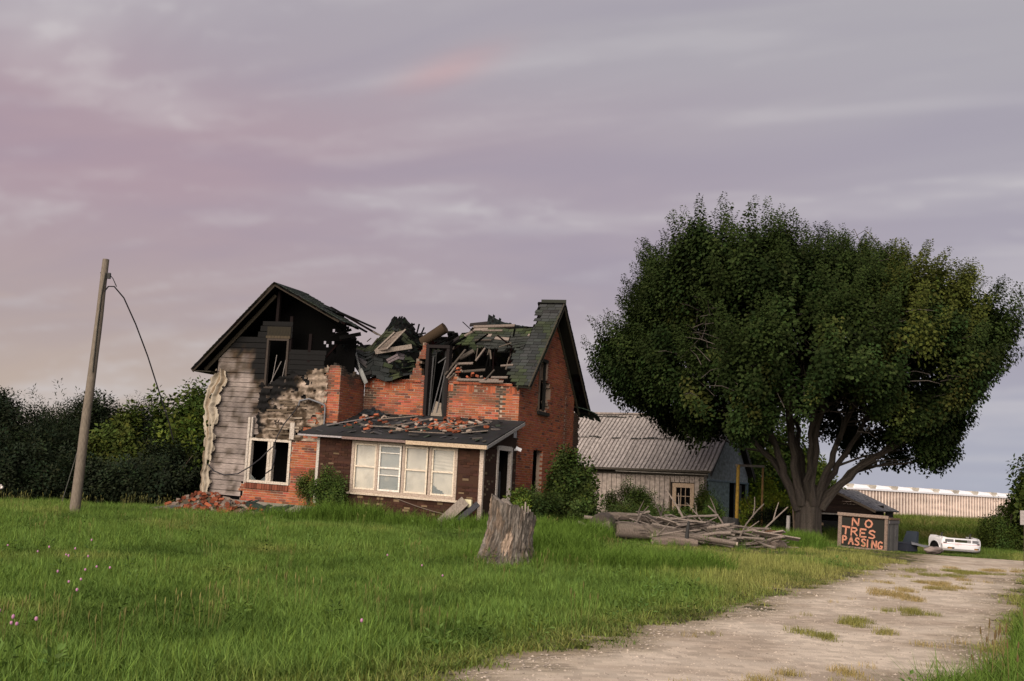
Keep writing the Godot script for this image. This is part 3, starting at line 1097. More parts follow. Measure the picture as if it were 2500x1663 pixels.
	shingles(h, fold, 3.25, 2.6, func(u: float, v: float) -> bool:
		return fold_keep.call(u, v) and nz(u * 26.0, v * 22.0, 88.0) < 0.3 and v < 0.8 and u > 0.2, func(u: float, v: float) -> Color:
		if nz(u * 30.0, v * 24.0, 14.0) > 0.25:
			return shade(Color(0.06, 0.055, 0.057), rf(0.7, 1.2))
		return shade(Color(0.042, 0.054, 0.025), rf(0.4, 1.2)) if nz(u * 18.0, v * 16.0, 5.0) > 0.05 else shade(Color(0.024, 0.028, 0.028), rf(0.5, 1.4)), false, 0.3, 0.16, 0.035)
	for k in 46:   # charred splinters and hanging strips round the torn edges
		mb = MB.new()
		mb.col = char_tone() if k % 4 else Color(0.14, 0.12, 0.10)
		var e := rf(-6.4, -0.4)
		var b0 := Vector3(e, ramp_at(e, [[-6.4, 5.6], [-5.6, 5.6], [-5.0, 6.2], [-4.2, 6.1], [-3.3, 5.8], [-2.4, 5.9], [-0.4, 6.1]]) + rf(-0.5, 0.1), rf(-1.3, -0.3))
		if k > 26:   # strips hanging into the hole
			b0 = Vector3(rf(-2.7, -0.6), 5.55 + rf(-0.1, 0.1), -0.85)
			mb.beam(b0, b0 + Vector3(rf(-0.12, 0.12), -rf(0.12, 0.6), rf(-0.05, 0.1)), rf(0.02, 0.06), 0.012, Vector3(0, 0, 1))
		else:
			mb.beam(b0, b0 + Vector3(rf(-0.5, 0.5), rf(0.0, 0.4), rf(-0.2, 0.2)), rf(0.02, 0.055), 0.03, Vector3(0, 0, 1))
		part(h, "splinter", mb, M.char)
	# loose frame, flashing strip and charred stub among the wreck
	mb = MB.new()
	for s in 9:
		var t := s / 8.0
		mb.col = shade(Color(0.17, 0.137, 0.115), rf(0.7, 1.15))
		mb.beam(Vector3(-4.83 + 0.36 * t, 5.28 + 0.62 * t, 0.36 - 0.5 * t), Vector3(-4.46 + 0.33 * t, 5.36 + 0.64 * t, 0.36 - 0.5 * t), 0.075, 0.02, Vector3(0, 0.4, 1))
	part(h, "lath_panel", mb, M.wood_any)
	for s in [[-4.45, 5.33, -4.08, 6.05, 0.05, 0.42], [-4.86, 5.22, -3.82, 5.5, 0.15, 0.16], [-4.88, 5.25, -4.47, 5.95, 0.05, 0.3]]:
		mb = MB.new()
		mb.col = Color(0.25, 0.21, 0.18)
		mb.beam(Vector3(s[0], s[1], 0.42), Vector3(s[2], s[3], -0.1), s[4], 0.03, Vector3(0, 0, 1))
		part(h, "board", mb, M.wood_any)
	mb = MB.new()
	mb.col = Color(0.3, 0.31, 0.3)
	mb.beam(Vector3(-5.66, 5.2, 0.25), Vector3(-5.38, 4.6, 0.36), 0.05, 0.02, Vector3(0, 0, 1))
	mb.beam(Vector3(-5.4, 4.66, 0.36), Vector3(-5.12, 4.2, 0.4), 0.14, 0.02, Vector3(0, 0, 1))
	part(h, "flashing", mb, M.metal)
	for s in [[-4.35, 4.95, -4.0, 5.15], [-4.3, 4.88, -3.95, 5.07]]:
		mb = MB.new()
		mb.col = Color(0.15, 0.125, 0.13)
		mb.beam(Vector3(s[0], s[1], 0.56), Vector3(s[2], s[3], 0.5), 0.07, 0.02, Vector3(0, 0, 1))
		part(h, "board", mb, M.wood_any)
	mb = MB.new()
	mb.col = Color(0.07, 0.05, 0.032)
	mb.tube([Vector3(-3.75, 5.72, -0.7), Vector3(-3.3, 6.0, -0.7), Vector3(-2.95, 6.22, -0.7)], [0.17, 0.18, 0.19], 8)
	part(h, "charred_beam", mb, M.char)
	for k in 9:
		mb = MB.new()
		mb.col = char_tone()
		var bx := rf(-3.9, -2.4)
		mb.beam(Vector3(bx, rf(5.4, 5.7), rf(-0.9, -0.3)), Vector3(bx + rf(-0.4, 0.6), rf(5.6, 6.0), rf(-1.2, -0.4)), rf(0.05, 0.1), 0.05)
		part(h, "charred_beam", mb, M.char)
	# ---- roof of the gabled wing
	var left_keep := func(u: float, v: float) -> bool:
		return v < 0.5 or u > 0.8 - 0.2 * (1.0 - v) + 0.1 * nz(v * 60.0, 2.0)
	var left_map := func(u: float, v: float) -> Vector3:   # u from back to front, v up the slope, outward to the left
		return Vector3(-10.72 + 2.9 * v, 4.32 + 2.88 * v, lerpf(-5.7, 2.0, u))
	mb = MB.new()
	mb.sheet(left_map, 20, 14, left_keep, 0.09, char_tone)
	part(h, "roof_deck", mb, M.char)
	shingles(h, left_map, 7.7, 4.1, left_keep, func(u: float, v: float) -> Color: return roof_tone(u * 7.0, v * 4.0), false)
	var right_map := func(u: float, v: float) -> Vector3:   # u from front to back
		return Vector3(-5.0 - 2.82 * v, 5.87 + 1.33 * v, lerpf(2.0, -5.0, u))
	var right_keep := func(u: float, v: float) -> bool:
		return u < 0.28 and v > 0.16 * absf(nz(u * 70.0, 2.0)) + 1.1 * smoothstep(0.1, 0.3, u)
	mb = MB.new()
	mb.sheet(right_map, 40, 24, right_keep, 0.07, char_tone)
	part(h, "roof_deck", mb, M.char)
	shingles(h, right_map, 7.0, 3.1, right_keep, func(u: float, v: float) -> Color: return roof_tone(u * 7.0, v * 4.0 + 9.0).lerp(Color(0.02, 0.035, 0.03), 0.5), false)
	for s in [[-10.7, 4.24, -7.83, 7.1, 0.15], [-7.83, 7.12, -5.35, 5.96, 0.07]]:
		mb = MB.new()
		mb.col = Color(0.032, 0.026, 0.017)
		mb.beam(Vector3(s[0], s[1], 1.985), Vector3(s[2], s[3], 1.985), s[4], 0.03, Vector3(0, 0, 1))
		part(h, "barge_board", mb, M.wood_any)
	mb = MB.new()
	mb.col = Color(0.04, 0.032, 0.022)
	mb.beam(Vector3(-10.45, 4.3, 1.62), Vector3(-7.95, 6.82, 1.62), 0.12, 0.05, Vector3(0, 0, 1))
	mb.col = Color(0.035, 0.028, 0.02)
	mb.span(-10.7, -9.98, 4.22, 4.25, -5.5, 1.97)
	part(h, "soffit", mb, M.wood_any)
	for k in 6:   # rafters showing under the burnt slope
		mb = MB.new()
		mb.col = char_tone()
		var rz := 1.3 - k * 0.6
		mb.beam(Vector3(-7.83, 6.98, rz), Vector3(-5.9 + rf(-0.6, 0.3), 5.98 + rf(-0.3, 0.3), rz), 0.06, 0.14, Vector3(0, 0, 1))
		part(h, "rafter", mb, M.char)
	for s in [[-5.75, 5.55, -5.1, 5.72, 0.12], [-5.9, 5.4, -5.35, 5.42, 0.1], [-6.1, 5.6, -5.45, 5.85, 0.08], [-6.2, 4.9, -5.8, 5.5, 0.06]]:
		mb = MB.new()
		mb.col = char_tone()
		mb.beam(Vector3(s[0], s[1], 1.2), Vector3(s[2], s[3], 1.0), s[4], 0.03, Vector3(0, 0, 1))
		part(h, "charred_beam", mb, M.char)
	# service pipe bent over the bared wall
	mb = MB.new()
	mb.col = Color(0.2, 0.21, 0.23)
	mb.tube([Vector3(-6.75, 3.3, ZF + 0.14), Vector3(-6.7, 3.45, ZF + 0.16), Vector3(-6.35, 3.52, ZF + 0.2), Vector3(-6.0, 3.42, ZF + 0.17), Vector3(-5.82, 3.36, ZF + 0.13), Vector3(-5.8, 3.2, ZF + 0.12), Vector3(-5.8, 2.75, ZF + 0.12)], [0.028, 0.028, 0.028, 0.028, 0.028, 0.028, 0.028], 6)
	part(h, "service_pipe", mb, M.metal)
	# ---- torn pale wrap hanging at the wing's outer corner
	mb = MB.new()
	var wrap := func(u: float, v: float) -> Vector3:
		var wd := ramp_at(v, [[0.0, 0.42], [0.3, 0.4], [0.5, 0.5], [0.75, 0.85], [0.93, 0.75], [1.0, 0.35]])
		var mid := ramp_at(v, [[0.0, -10.05], [0.4, -9.95], [0.7, -10.05], [1.0, -9.8]])
		var x := mid + (u - 0.5) * wd
		return Vector3(x + 0.1 * nz(v * 50.0, 2.0) + 0.07 * nz(v * 120.0, u * 10.0), lerpf(0.3, 4.35, v), ZF + 0.14 + (0.05 * sin(u * 16.0 + 5.0 * nz(v * 9.0, 1.0)) + 0.035 * sin(u * 31.0 + 6.0 * nz(v * 16.0, 7.0))) * (0.5 + 0.5 * v) - 0.5 * maxf(0.0, -10.1 - x) + 0.05 * nz(u * 30.0, v * 60.0))
	mb.surface(wrap, 40, 130, func(u: float, v: float) -> Color:
		var c := Color(0.36, 0.315, 0.25).lerp(Color(0.20, 0.15, 0.10), smoothstep(-0.05, 0.3, nz(u * 40.0, v * 14.0)))
		return c.lerp(Color(0.12, 0.10, 0.08), smoothstep(0.25, 0.5, nz(u * 12.0, v * 60.0, 9.0)) * (1.0 - v)), func(u: float, v: float) -> bool:
		return nz(u * 14.0, v * 60.0, 33.0) < 0.46 and u > 0.1 * absf(nz(v * 130.0, 3.0)) * 2.0 and u < 1.0 - 0.5 * absf(nz(v * 90.0, 8.0)))
	whole("torn_house_wrap", "torn cream house wrap hanging down the outer corner of the plank gable", "tarpaulin", mb, M.cloth, HX)
	# drooping cable across the plank wall and window
	mb = MB.new()
	mb.col = Color(0.035, 0.035, 0.04)
	var pts := []
	var rr := []
	for k in [[-9.9, 1.25, 0.25], [-9.6, 1.05, 0.3], [-9.2, 0.95, 0.32], [-8.7, 1.02, 0.3], [-8.3, 1.25, 0.3], [-7.9, 1.55, 0.3], [-7.6, 1.85, 0.3], [-7.45, 1.97, 0.3], [-7.35, 1.85, 0.32], [-7.38, 1.5, 0.32], [-7.45, 1.25, 0.3], [-7.7, 1.1, 0.25]]:
		pts.append(HX * Vector3(k[0], k[1], ZF + k[2]))
		rr.append(0.02)
	mb.tube(pts, rr, 6)
	pts = []
	for k in [[-7.45, 1.97, 0.3], [-7.35, 2.3, 0.28], [-7.15, 2.7, 0.25], [-6.85, 3.1, 0.2], [-6.74, 3.35, 0.15]]:
		pts.append(HX * Vector3(k[0], k[1], ZF + k[2]))
	mb.tube(pts, [0.016, 0.016, 0.016, 0.016, 0.016], 6)
	whole("loose_cable", "black loose cable looping in front of the empty double window", "cable", mb, M.rubber)


func build_porch() -> void:
	var h := thing("enclosed_porch", "lean-to porch with dark imitation-brick siding and four pale windows against the farmhouse", "porch", HX)
	var mb: MB
	# siding in broad strips, each a sheet with its own lower edge
	var zf := 2.64
	var strips := [0.05, 0.42, 0.8, 1.18, 1.55, 1.92, 2.34]
	for i in strips.size() - 1:
		for q in [[-5.37, -4.2], [-4.2, -0.82], [-0.82, -0.02]]:
			if q[0] == -4.2 and i > 1:
				continue
			var a: float = q[0]
			while a < q[1] - 0.01:
				var b := minf(a + 1.22, q[1])
				mb = MB.new()
				mb.col = shade(Color(0.058, 0.027, 0.018), rf(0.85, 1.15))
				var z := zf + rf(0.0, 0.008)
				mb.hexa([Vector3(a, strips[i], z + 0.012), Vector3(b - 0.004, strips[i], z + 0.012), Vector3(b - 0.004, strips[i], zf - 0.1), Vector3(a, strips[i], zf - 0.1),
					Vector3(a, strips[i + 1] - 0.006, z), Vector3(b - 0.004, strips[i + 1] - 0.006, z), Vector3(b - 0.004, strips[i + 1] - 0.006, zf - 0.1), Vector3(a, strips[i + 1] - 0.006, zf - 0.1)])
				part(h, "siding_sheet", mb, M.siding)
				a = b
	# imitation bricks: faint raised dark ones and pale worn ones
	var dim := MB.new()
	for r in 30:
		for i in 25:
			var a := -5.33 + i * 0.215 + (0.107 if r % 2 else 0.0)
			var y := 0.08 + r * 0.0755
			if a > -0.24 or y > 2.24 or (a > -4.42 and a < -0.8 and y > 0.74):
				continue
			if rng.randf() < 0.35:
				continue
			dim.col = shade(Color(0.062, 0.027, 0.017), rf(0.6, 1.35))
			dim.span(a, a + 0.205, y, y + 0.066, zf + 0.012, zf + 0.024)
	part(h, "siding_pattern", dim, M.siding, "stuff")
	for k in [[-5.0, 1.55, 2], [-4.85, 1.85, 2], [-4.72, 1.32, 2], [-5.12, 1.1, 2], [-4.7, 1.0, 2], [-5.27, 1.5, 0], [-5.15, 1.4, 0], [-4.9, 0.72, 0], [-4.45, 0.9, 0],
			[-3.95, 0.62, 1], [-3.72, 0.45, 2], [-3.3, 0.62, 0], [-3.18, 0.62, 0], [-3.3, 0.46, 0], [-3.18, 0.46, 0], [-2.75, 0.6, 1], [-2.4, 0.42, 2], [-2.45, 0.34, 1], [-2.2, 0.2, 2], [-1.35, 0.62, 1], [-0.85, 0.5, 0], [-0.72, 0.5, 0], [-0.86, 0.36, 0], [-0.73, 0.36, 0], [-0.6, 1.36, 1], [-0.7, 0.98, 2], [-0.62, 0.78, 1], [-0.45, 0.86, 2], [-1.1, 0.2, 1], [-1.5, 0.3, 0], [-3.0, 0.2, 0], [-2.85, 0.2, 0], [-2.6, 0.12, 0], [-3.95, 0.3, 2], [-3.9, 0.2, 1], [-0.5, 0.2, 1], [-1.85, 0.52, 2]]:
		mb = MB.new()
		mb.col = shade(Color(0.24, 0.17, 0.10), rf(0.6, 1.1))
		var w: float = [0.1, 0.2, 0.19][k[2]]
		var ht: float = [0.06, 0.065, 0.045][k[2]]
		mb.span(k[0], k[0] + w * rf(0.85, 1.05), k[1], k[1] + ht, zf + 0.016, zf + 0.028)
		part(h, "worn_brick_print", mb, M.siding)
	# the side by the door
	for i in strips.size() - 1:
		for q in [[0.0, 0.4], [1.62, zf]]:
			mb = MB.new()
			mb.col = shade(Color(0.05, 0.024, 0.017), rf(0.85, 1.15))
			mb.span(-0.1, 0.0 + rf(0, 0.006), strips[i], strips[i + 1] - 0.005, q[0] + 0.004, q[1] - 0.02)
			part(h, "siding_sheet", mb, M.siding)
	mb = MB.new()
	mb.col = Color(0.05, 0.024, 0.017)
	mb.hexa([Vector3(-0.1, 2.35, zf - 0.02), Vector3(0, 2.35, zf - 0.02), Vector3(0, 2.35, 0.03), Vector3(-0.1, 2.35, 0.03), Vector3(-0.1, 2.4, zf - 0.02), Vector3(0, 2.4, zf - 0.02), Vector3(0, 3.1, 0.03), Vector3(-0.1, 3.1, 0.03)])
	part(h, "siding_sheet", mb, M.siding)
	for k in 26:
		mb = MB.new()
		mb.col = shade(Color(0.19, 0.15, 0.10), rf(0.6, 1.1))
		var z := rf(1.75, 2.5) if k < 18 else rf(0.08, 0.3)
		var y := 0.3 + int(rf(0, 25)) * 0.0755
		mb.span(0.004, 0.014, y, y + 0.06, z - 0.08, z + rf(0.0, 0.08))
		part(h, "worn_brick_print", mb, M.siding)
	# back and floor so that the inside is dark
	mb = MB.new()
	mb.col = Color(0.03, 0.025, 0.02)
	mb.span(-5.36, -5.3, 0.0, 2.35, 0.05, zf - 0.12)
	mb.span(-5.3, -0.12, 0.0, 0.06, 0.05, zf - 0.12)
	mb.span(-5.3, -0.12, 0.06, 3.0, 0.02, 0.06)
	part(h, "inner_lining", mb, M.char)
	# corner boards
	for c in [[-0.1, 0.02, 0.1, 2.36, zf + 0.03, Color(0.44, 0.38, 0.33)], [-5.43, -5.34, 0.35, 2.36, zf + 0.03, Color(0.42, 0.40, 0.38)]]:
		mb = MB.new()
		mb.col = c[5]
		mb.span(c[0], c[1], c[2], c[3], zf - 0.08, c[4])
		part(h, "corner_board", mb, M.paint)
	# doorway
	mb = MB.new()
	mb.col = Color(0.48, 0.45, 0.42)
	mb.span(-0.08, 0.035, 0.2, 2.44, 1.5, 1.62)
	mb.span(-0.08, 0.035, 0.2, 2.44, 0.4, 0.5)
	mb.span(-0.08, 0.038, 2.32, 2.46, 0.5, 1.5)
	var d := part(h, "door_frame", mb, M.paint)
	mb = MB.new()
	mb.col = Color(0.06, 0.065, 0.07)
	mb.beam(Vector3(-0.4, 0.25, 0.55), Vector3(-0.4, 2.3, 0.52), 0.08, 0.05)
	mb.beam(Vector3(-0.2, 0.25, 0.75), Vector3(-0.25, 1.7, 0.72), 0.05, 0.05)
	part(d, "leaning_board", mb, M.wood_up)
	mb = MB.new()
	mb.col = Color(0.5, 0.5, 0.52)
	mb.span(0.0, 0.02, 2.75, 3.0, 0.1, 0.35)
	part(h, "trim_board", mb, M.paint)
	# four windows side by side in one weathered casing
	mb = MB.new()
	mb.col = Color(0.36, 0.30, 0.255)
	window_frame(mb, -4.22, -0.78, 0.78, 2.32, zf + 0.05, 0.09, 0.12)
	for x in [-3.36, -2.5, -1.64]:
		mb.span(x - 0.04, x + 0.04, 0.87, 2.23, zf - 0.06, zf + 0.045)
	mb.col = Color(0.48, 0.42, 0.35)
	mb.span(-4.3, -0.7, 0.72, 0.78, zf - 0.05, zf + 0.1)
	part(h, "window_casing", mb, M.paint)
	var xs := [-4.13, -3.32, -2.46, -1.6]
	for i in 4:
		var x0: float = xs[i]
		var x1: float = x0 + 0.73
		mb = MB.new()
		mb.col = Color(0.62, 0.56, 0.47) if i != 1 else Color(0.72, 0.70, 0.66)
		window_frame(mb, x0, x1, 0.875, 2.225, zf + 0.02, 0.05, 0.05)
		mb.span(x0 + 0.05, x1 - 0.05, 1.53, 1.575, zf - 0.03, zf + 0.016)
		if i == 1:
			mb.span(x0 + 0.05, x1 - 0.05, 1.98, 2.005, zf - 0.02, zf + 0.012)
			mb.span(x0 + 0.05, x1 - 0.05, 1.33, 1.355, zf - 0.02, zf + 0.012)
		var w := part(h, "window", mb, M.paint, "", "window with darker panes and a white storm frame" if i == 1 else "window with a crumpled shade and a torn lower pane" if i == 3 else "")
		for k in 2:
			mb = MB.new()
			mb.col = Color.WHITE
			var y0 := 0.92 if k == 0 else 1.575
			mb.span(x0 + 0.05, x1 - 0.05, y0, y0 + 0.61, zf - 0.02, zf - 0.016)
			part(w, "pane", mb, M.glass)
			mb = MB.new()
			var wave := func(u: float, v: float) -> Vector3:
				return Vector3(lerpf(x0 + 0.05, x1 - 0.05, u), lerpf(y0, y0 + 0.61, v), zf - 0.05 + (0.014 * sin(v * 40.0 + 3.0 * u) * smoothstep(1.0, 0.4, v) if i == 3 and k == 1 else 0.004 * nz(u * 20.0, v * 10.0)))
			var base := Color(0.50, 0.435, 0.34)
			if i == 1:
				base = Color(0.10, 0.10, 0.09) if k == 0 else Color(0.16, 0.16, 0.145)
			mb.surface(wave, 16, 26, func(u: float, v: float) -> Color:
				var c := shade(base, 0.95 + 0.55 * nz(u * 10.0 + i * 9.0, v * 7.0 + k * 4.0))
				c = c.lerp(Color(0.3, 0.24, 0.17), 0.6 * smoothstep(0.1, 0.5, nz(u * 24.0 + i * 5.0, v * 16.0, k * 9.0)))
				if i == 1 and k == 1 and v > 0.7:
					c = Color(0.09, 0.09, 0.085)
				if i == 1 and k == 0 and v > 0.75:
					c = Color(0.2, 0.18, 0.155)
				return c, func(u: float, v: float) -> bool:
				return not (i == 3 and k == 0 and v < 0.38 - 0.55 * u + 0.1 * nz(u * 30.0, 2.0)))
			part(w, "shade", mb, M.blind)
	# roof: deck, black roofing, fascia
	var roof := func(u: float, v: float) -> Vector3:
		var x := lerpf(lerpf(-5.92, -5.42, v), 0.24, u)
		return Vector3(x, 2.42 + 0.86 * v + 0.015 * nz(x * 10.0, v * 12.0), 3.0 - 2.97 * v)
	mb = MB.new()
	mb.sheet(roof, 60, 30, null, 0.07, func(u: float, v: float) -> Color:
		return shade(Color(0.022, 0.023, 0.025), 1.0 + 1.2 * nz(u * 30.0, v * 12.0)))
	part(h, "roofing", mb, M.shingle)
	for k in 120:   # scraps of shingle still lying on the black roofing
		mb = MB.new()
		mb.col = shade([Color(0.03, 0.042, 0.03), Color(0.05, 0.05, 0.055), Color(0.12, 0.105, 0.095), Color(0.02, 0.02, 0.022)][k % 4], rf(0.5, 1.5))
		var c: Vector3 = roof.call(rf(0.08, 0.97), rf(0.08, 0.92))
		mb.box(c + Vector3(0, 0.02, 0), Vector3(rf(0.08, 0.35), rf(0.01, 0.04), rf(0.05, 0.2)), Basis.from_euler(Vector3(0.28 + rf(-0.15, 0.15), rf(-1.5, 1.5), rf(-0.2, 0.2))))
		part(h, "shingle", mb, M.shingle)
	for f in [[-5.92, -4.4, Color(0.30, 0.29, 0.31), 0.05], [-4.4, -2.3, Color(0.17, 0.12, 0.11), 0.075], [-2.3, 0.24, Color(0.42, 0.34, 0.25), 0.11]]:
		mb = MB.new()
		mb.col = f[2]
		mb.span(f[0], f[1] - 0.004, 2.385 - f[3], 2.385, 2.985, 3.015)
		part(h, "fascia", mb, M.paint)
	mb = MB.new()
	mb.col = Color(0.26, 0.26, 0.27)
	mb.beam(Vector3(0.25, 2.33, 3.0), Vector3(0.25, 3.2, 0.05), 0.09, 0.02, Vector3(1, 0, 0))
	part(h, "verge_board", mb, M.paint)
	mb = MB.new()
	mb.col = Color(0.06, 0.045, 0.035)
	mb.span(-5.5, 0.2, 2.345, 2.36, zf + 0.02, 2.98)
	part(h, "soffit", mb, M.wood_any)
	mb = MB.new()
	mb.col = Color(0.2, 0.16, 0.13)
	var pts := []
	for k in 9:
		var t := k / 8.0
		pts.append(Vector3(lerpf(-2.9, -0.6, t), 0.76 - 0.42 * sin(t * 1.5), zf + 0.05))
	mb.tube(pts, [0.012, 0.012, 0.012, 0.012, 0.012, 0.012, 0.012, 0.012, 0.012], 5)
	part(h, "cable", mb, M.rubber)
	mb = MB.new()
	mb.col = Color(0.45, 0.42, 0.28)
	mb.span(-0.45, -0.25, 0.62, 0.84, zf + 0.03, zf + 0.13)
	part(h, "meter_box", mb, M.plastic)
	# small floodlight beside the door
	mb = MB.new()
	mb.col = Color(0.7, 0.71, 0.74)
	mb.box(Vector3(0.12, 2.42, 0.16), Vector3(0.18, 0.1, 0.14), Basis.from_euler(Vector3(0, 0.4, -0.4)))
	mb.span(0.0, 0.1, 2.36, 2.42, 0.14, 0.2)
	part(h, "floodlight", mb, M.plastic)
	# brick and timber fallen on the porch roof
	var proto: Node3D = null
	var roof_p := func(u: float, v: float, up: float) -> Vector3:
		return HX * (roof.call(u, v) + Vector3(0, up, 0))
	for k in 105:
		var u := clampf(rng.randfn(0.62, 0.12), 0.3, 0.92)
		var v := clampf(rng.randfn(0.62, 0.2), 0.12, 0.93)
		if k > 88:
			u = rf(0.05, 0.4)
			v = rf(0.25, 0.9)
		var xf := Transform3D(Basis.from_euler(Vector3(0.28 + rf(-0.3, 0.3), rf(0, TAU), rf(-0.4, 0.4))).scaled(Vector3.ONE * rf(0.45, 1.05)), roof_p.call(u, v, 0.05))
		mb = MB.new()
		mb.col = shade(BRICK, rf(0.35, 1.15)) if k % 4 else Color(0.42, 0.34, 0.28)
		mb.hexa([Vector3(-0.1, -0.03, 0.05), Vector3(0.1 * rf(0.5, 1), -0.03, 0.05), Vector3(0.1, -0.03, -0.05), Vector3(-0.1, -0.03, -0.05), Vector3(-0.1 * rf(0.6, 1), 0.035, 0.05), Vector3(0.1, 0.035, 0.05 * rf(0.5, 1)), Vector3(0.1 * rf(0.7, 1), 0.035, -0.05), Vector3(-0.1, 0.035, -0.05)])
		whole("fallen_brick", "loose brick lying on the black porch roof", "brick", mb, M.brick, xf, "bricks fallen on the porch roof")
	var laths := [[0.06, 0.28, 0.17, 0.72, 0.11], [0.42, 0.42, 0.5, 0.75, 0.1], [0.46, 0.12, 0.66, 0.7, 0.07], [0.6, 0.5, 0.7, 0.55, 0.06], [0.36, 0.35, 0.42, 0.5, 0.14], [0.56, 0.16, 0.74, 0.2, 0.09], [0.7, 0.5, 0.8, 0.8, 0.05], [0.74, 0.35, 0.86, 0.7, 0.04], [0.3, 0.3, 0.44, 0.36, 0.08], [0.8, 0.3, 0.92, 0.4, 0.06], [0.58, 0.85, 0.66, 0.6, 0.05], [0.25, 0.6, 0.4, 0.85, 0.07]]
	for k in laths.size():
		var s: Array = laths[k]
		mb = MB.new()
		mb.col = Color(0.3, 0.27, 0.26) if k == 0 else old_wood(0.8)
		mb.beam(roof_p.call(s[0], s[1], 0.06 + 0.02 * (k % 3)), roof_p.call(s[2], s[3], 0.06 + 0.03 * (k % 2)), s[4], 0.025)
		var label := "broken board lying among bricks on the porch roof"
		if k == 0:
			label = "long grey board lying slantwise at the empty end of the porch roof"
		var o := whole("fallen_board", label, "board", mb, M.wood_any)
		if k > 0:
			o.set_meta("group", "boards fallen on the porch roof")
	mb = MB.new()   # blown scrap of black roofing at the back of the porch roof
	var scrap := func(u: float, v: float) -> Vector3:
		return HX * Vector3(lerpf(-5.3, -4.3, u), 3.2 + 0.3 * v * absf(nz(u * 40.0, 5.0)) + 0.18 * sin(u * 5.0) * v + 0.1 * v, lerpf(0.5, 0.1, v) + 0.08 * nz(u * 30.0, v * 20.0))
	mb.sheet(scrap, 16, 6, func(u: float, v: float) -> bool: return v < 0.9 - 0.5 * absf(nz(u * 50.0, 8.0)), 0.015, func(_u: float, _v: float) -> Color: return shade(Color(0.03, 0.035, 0.04), rf(0.5, 1.5)))
	whole("roofing_scrap", "crumpled black roofing felt caught where porch roof meets the brick corner", "roofing", mb, M.char)


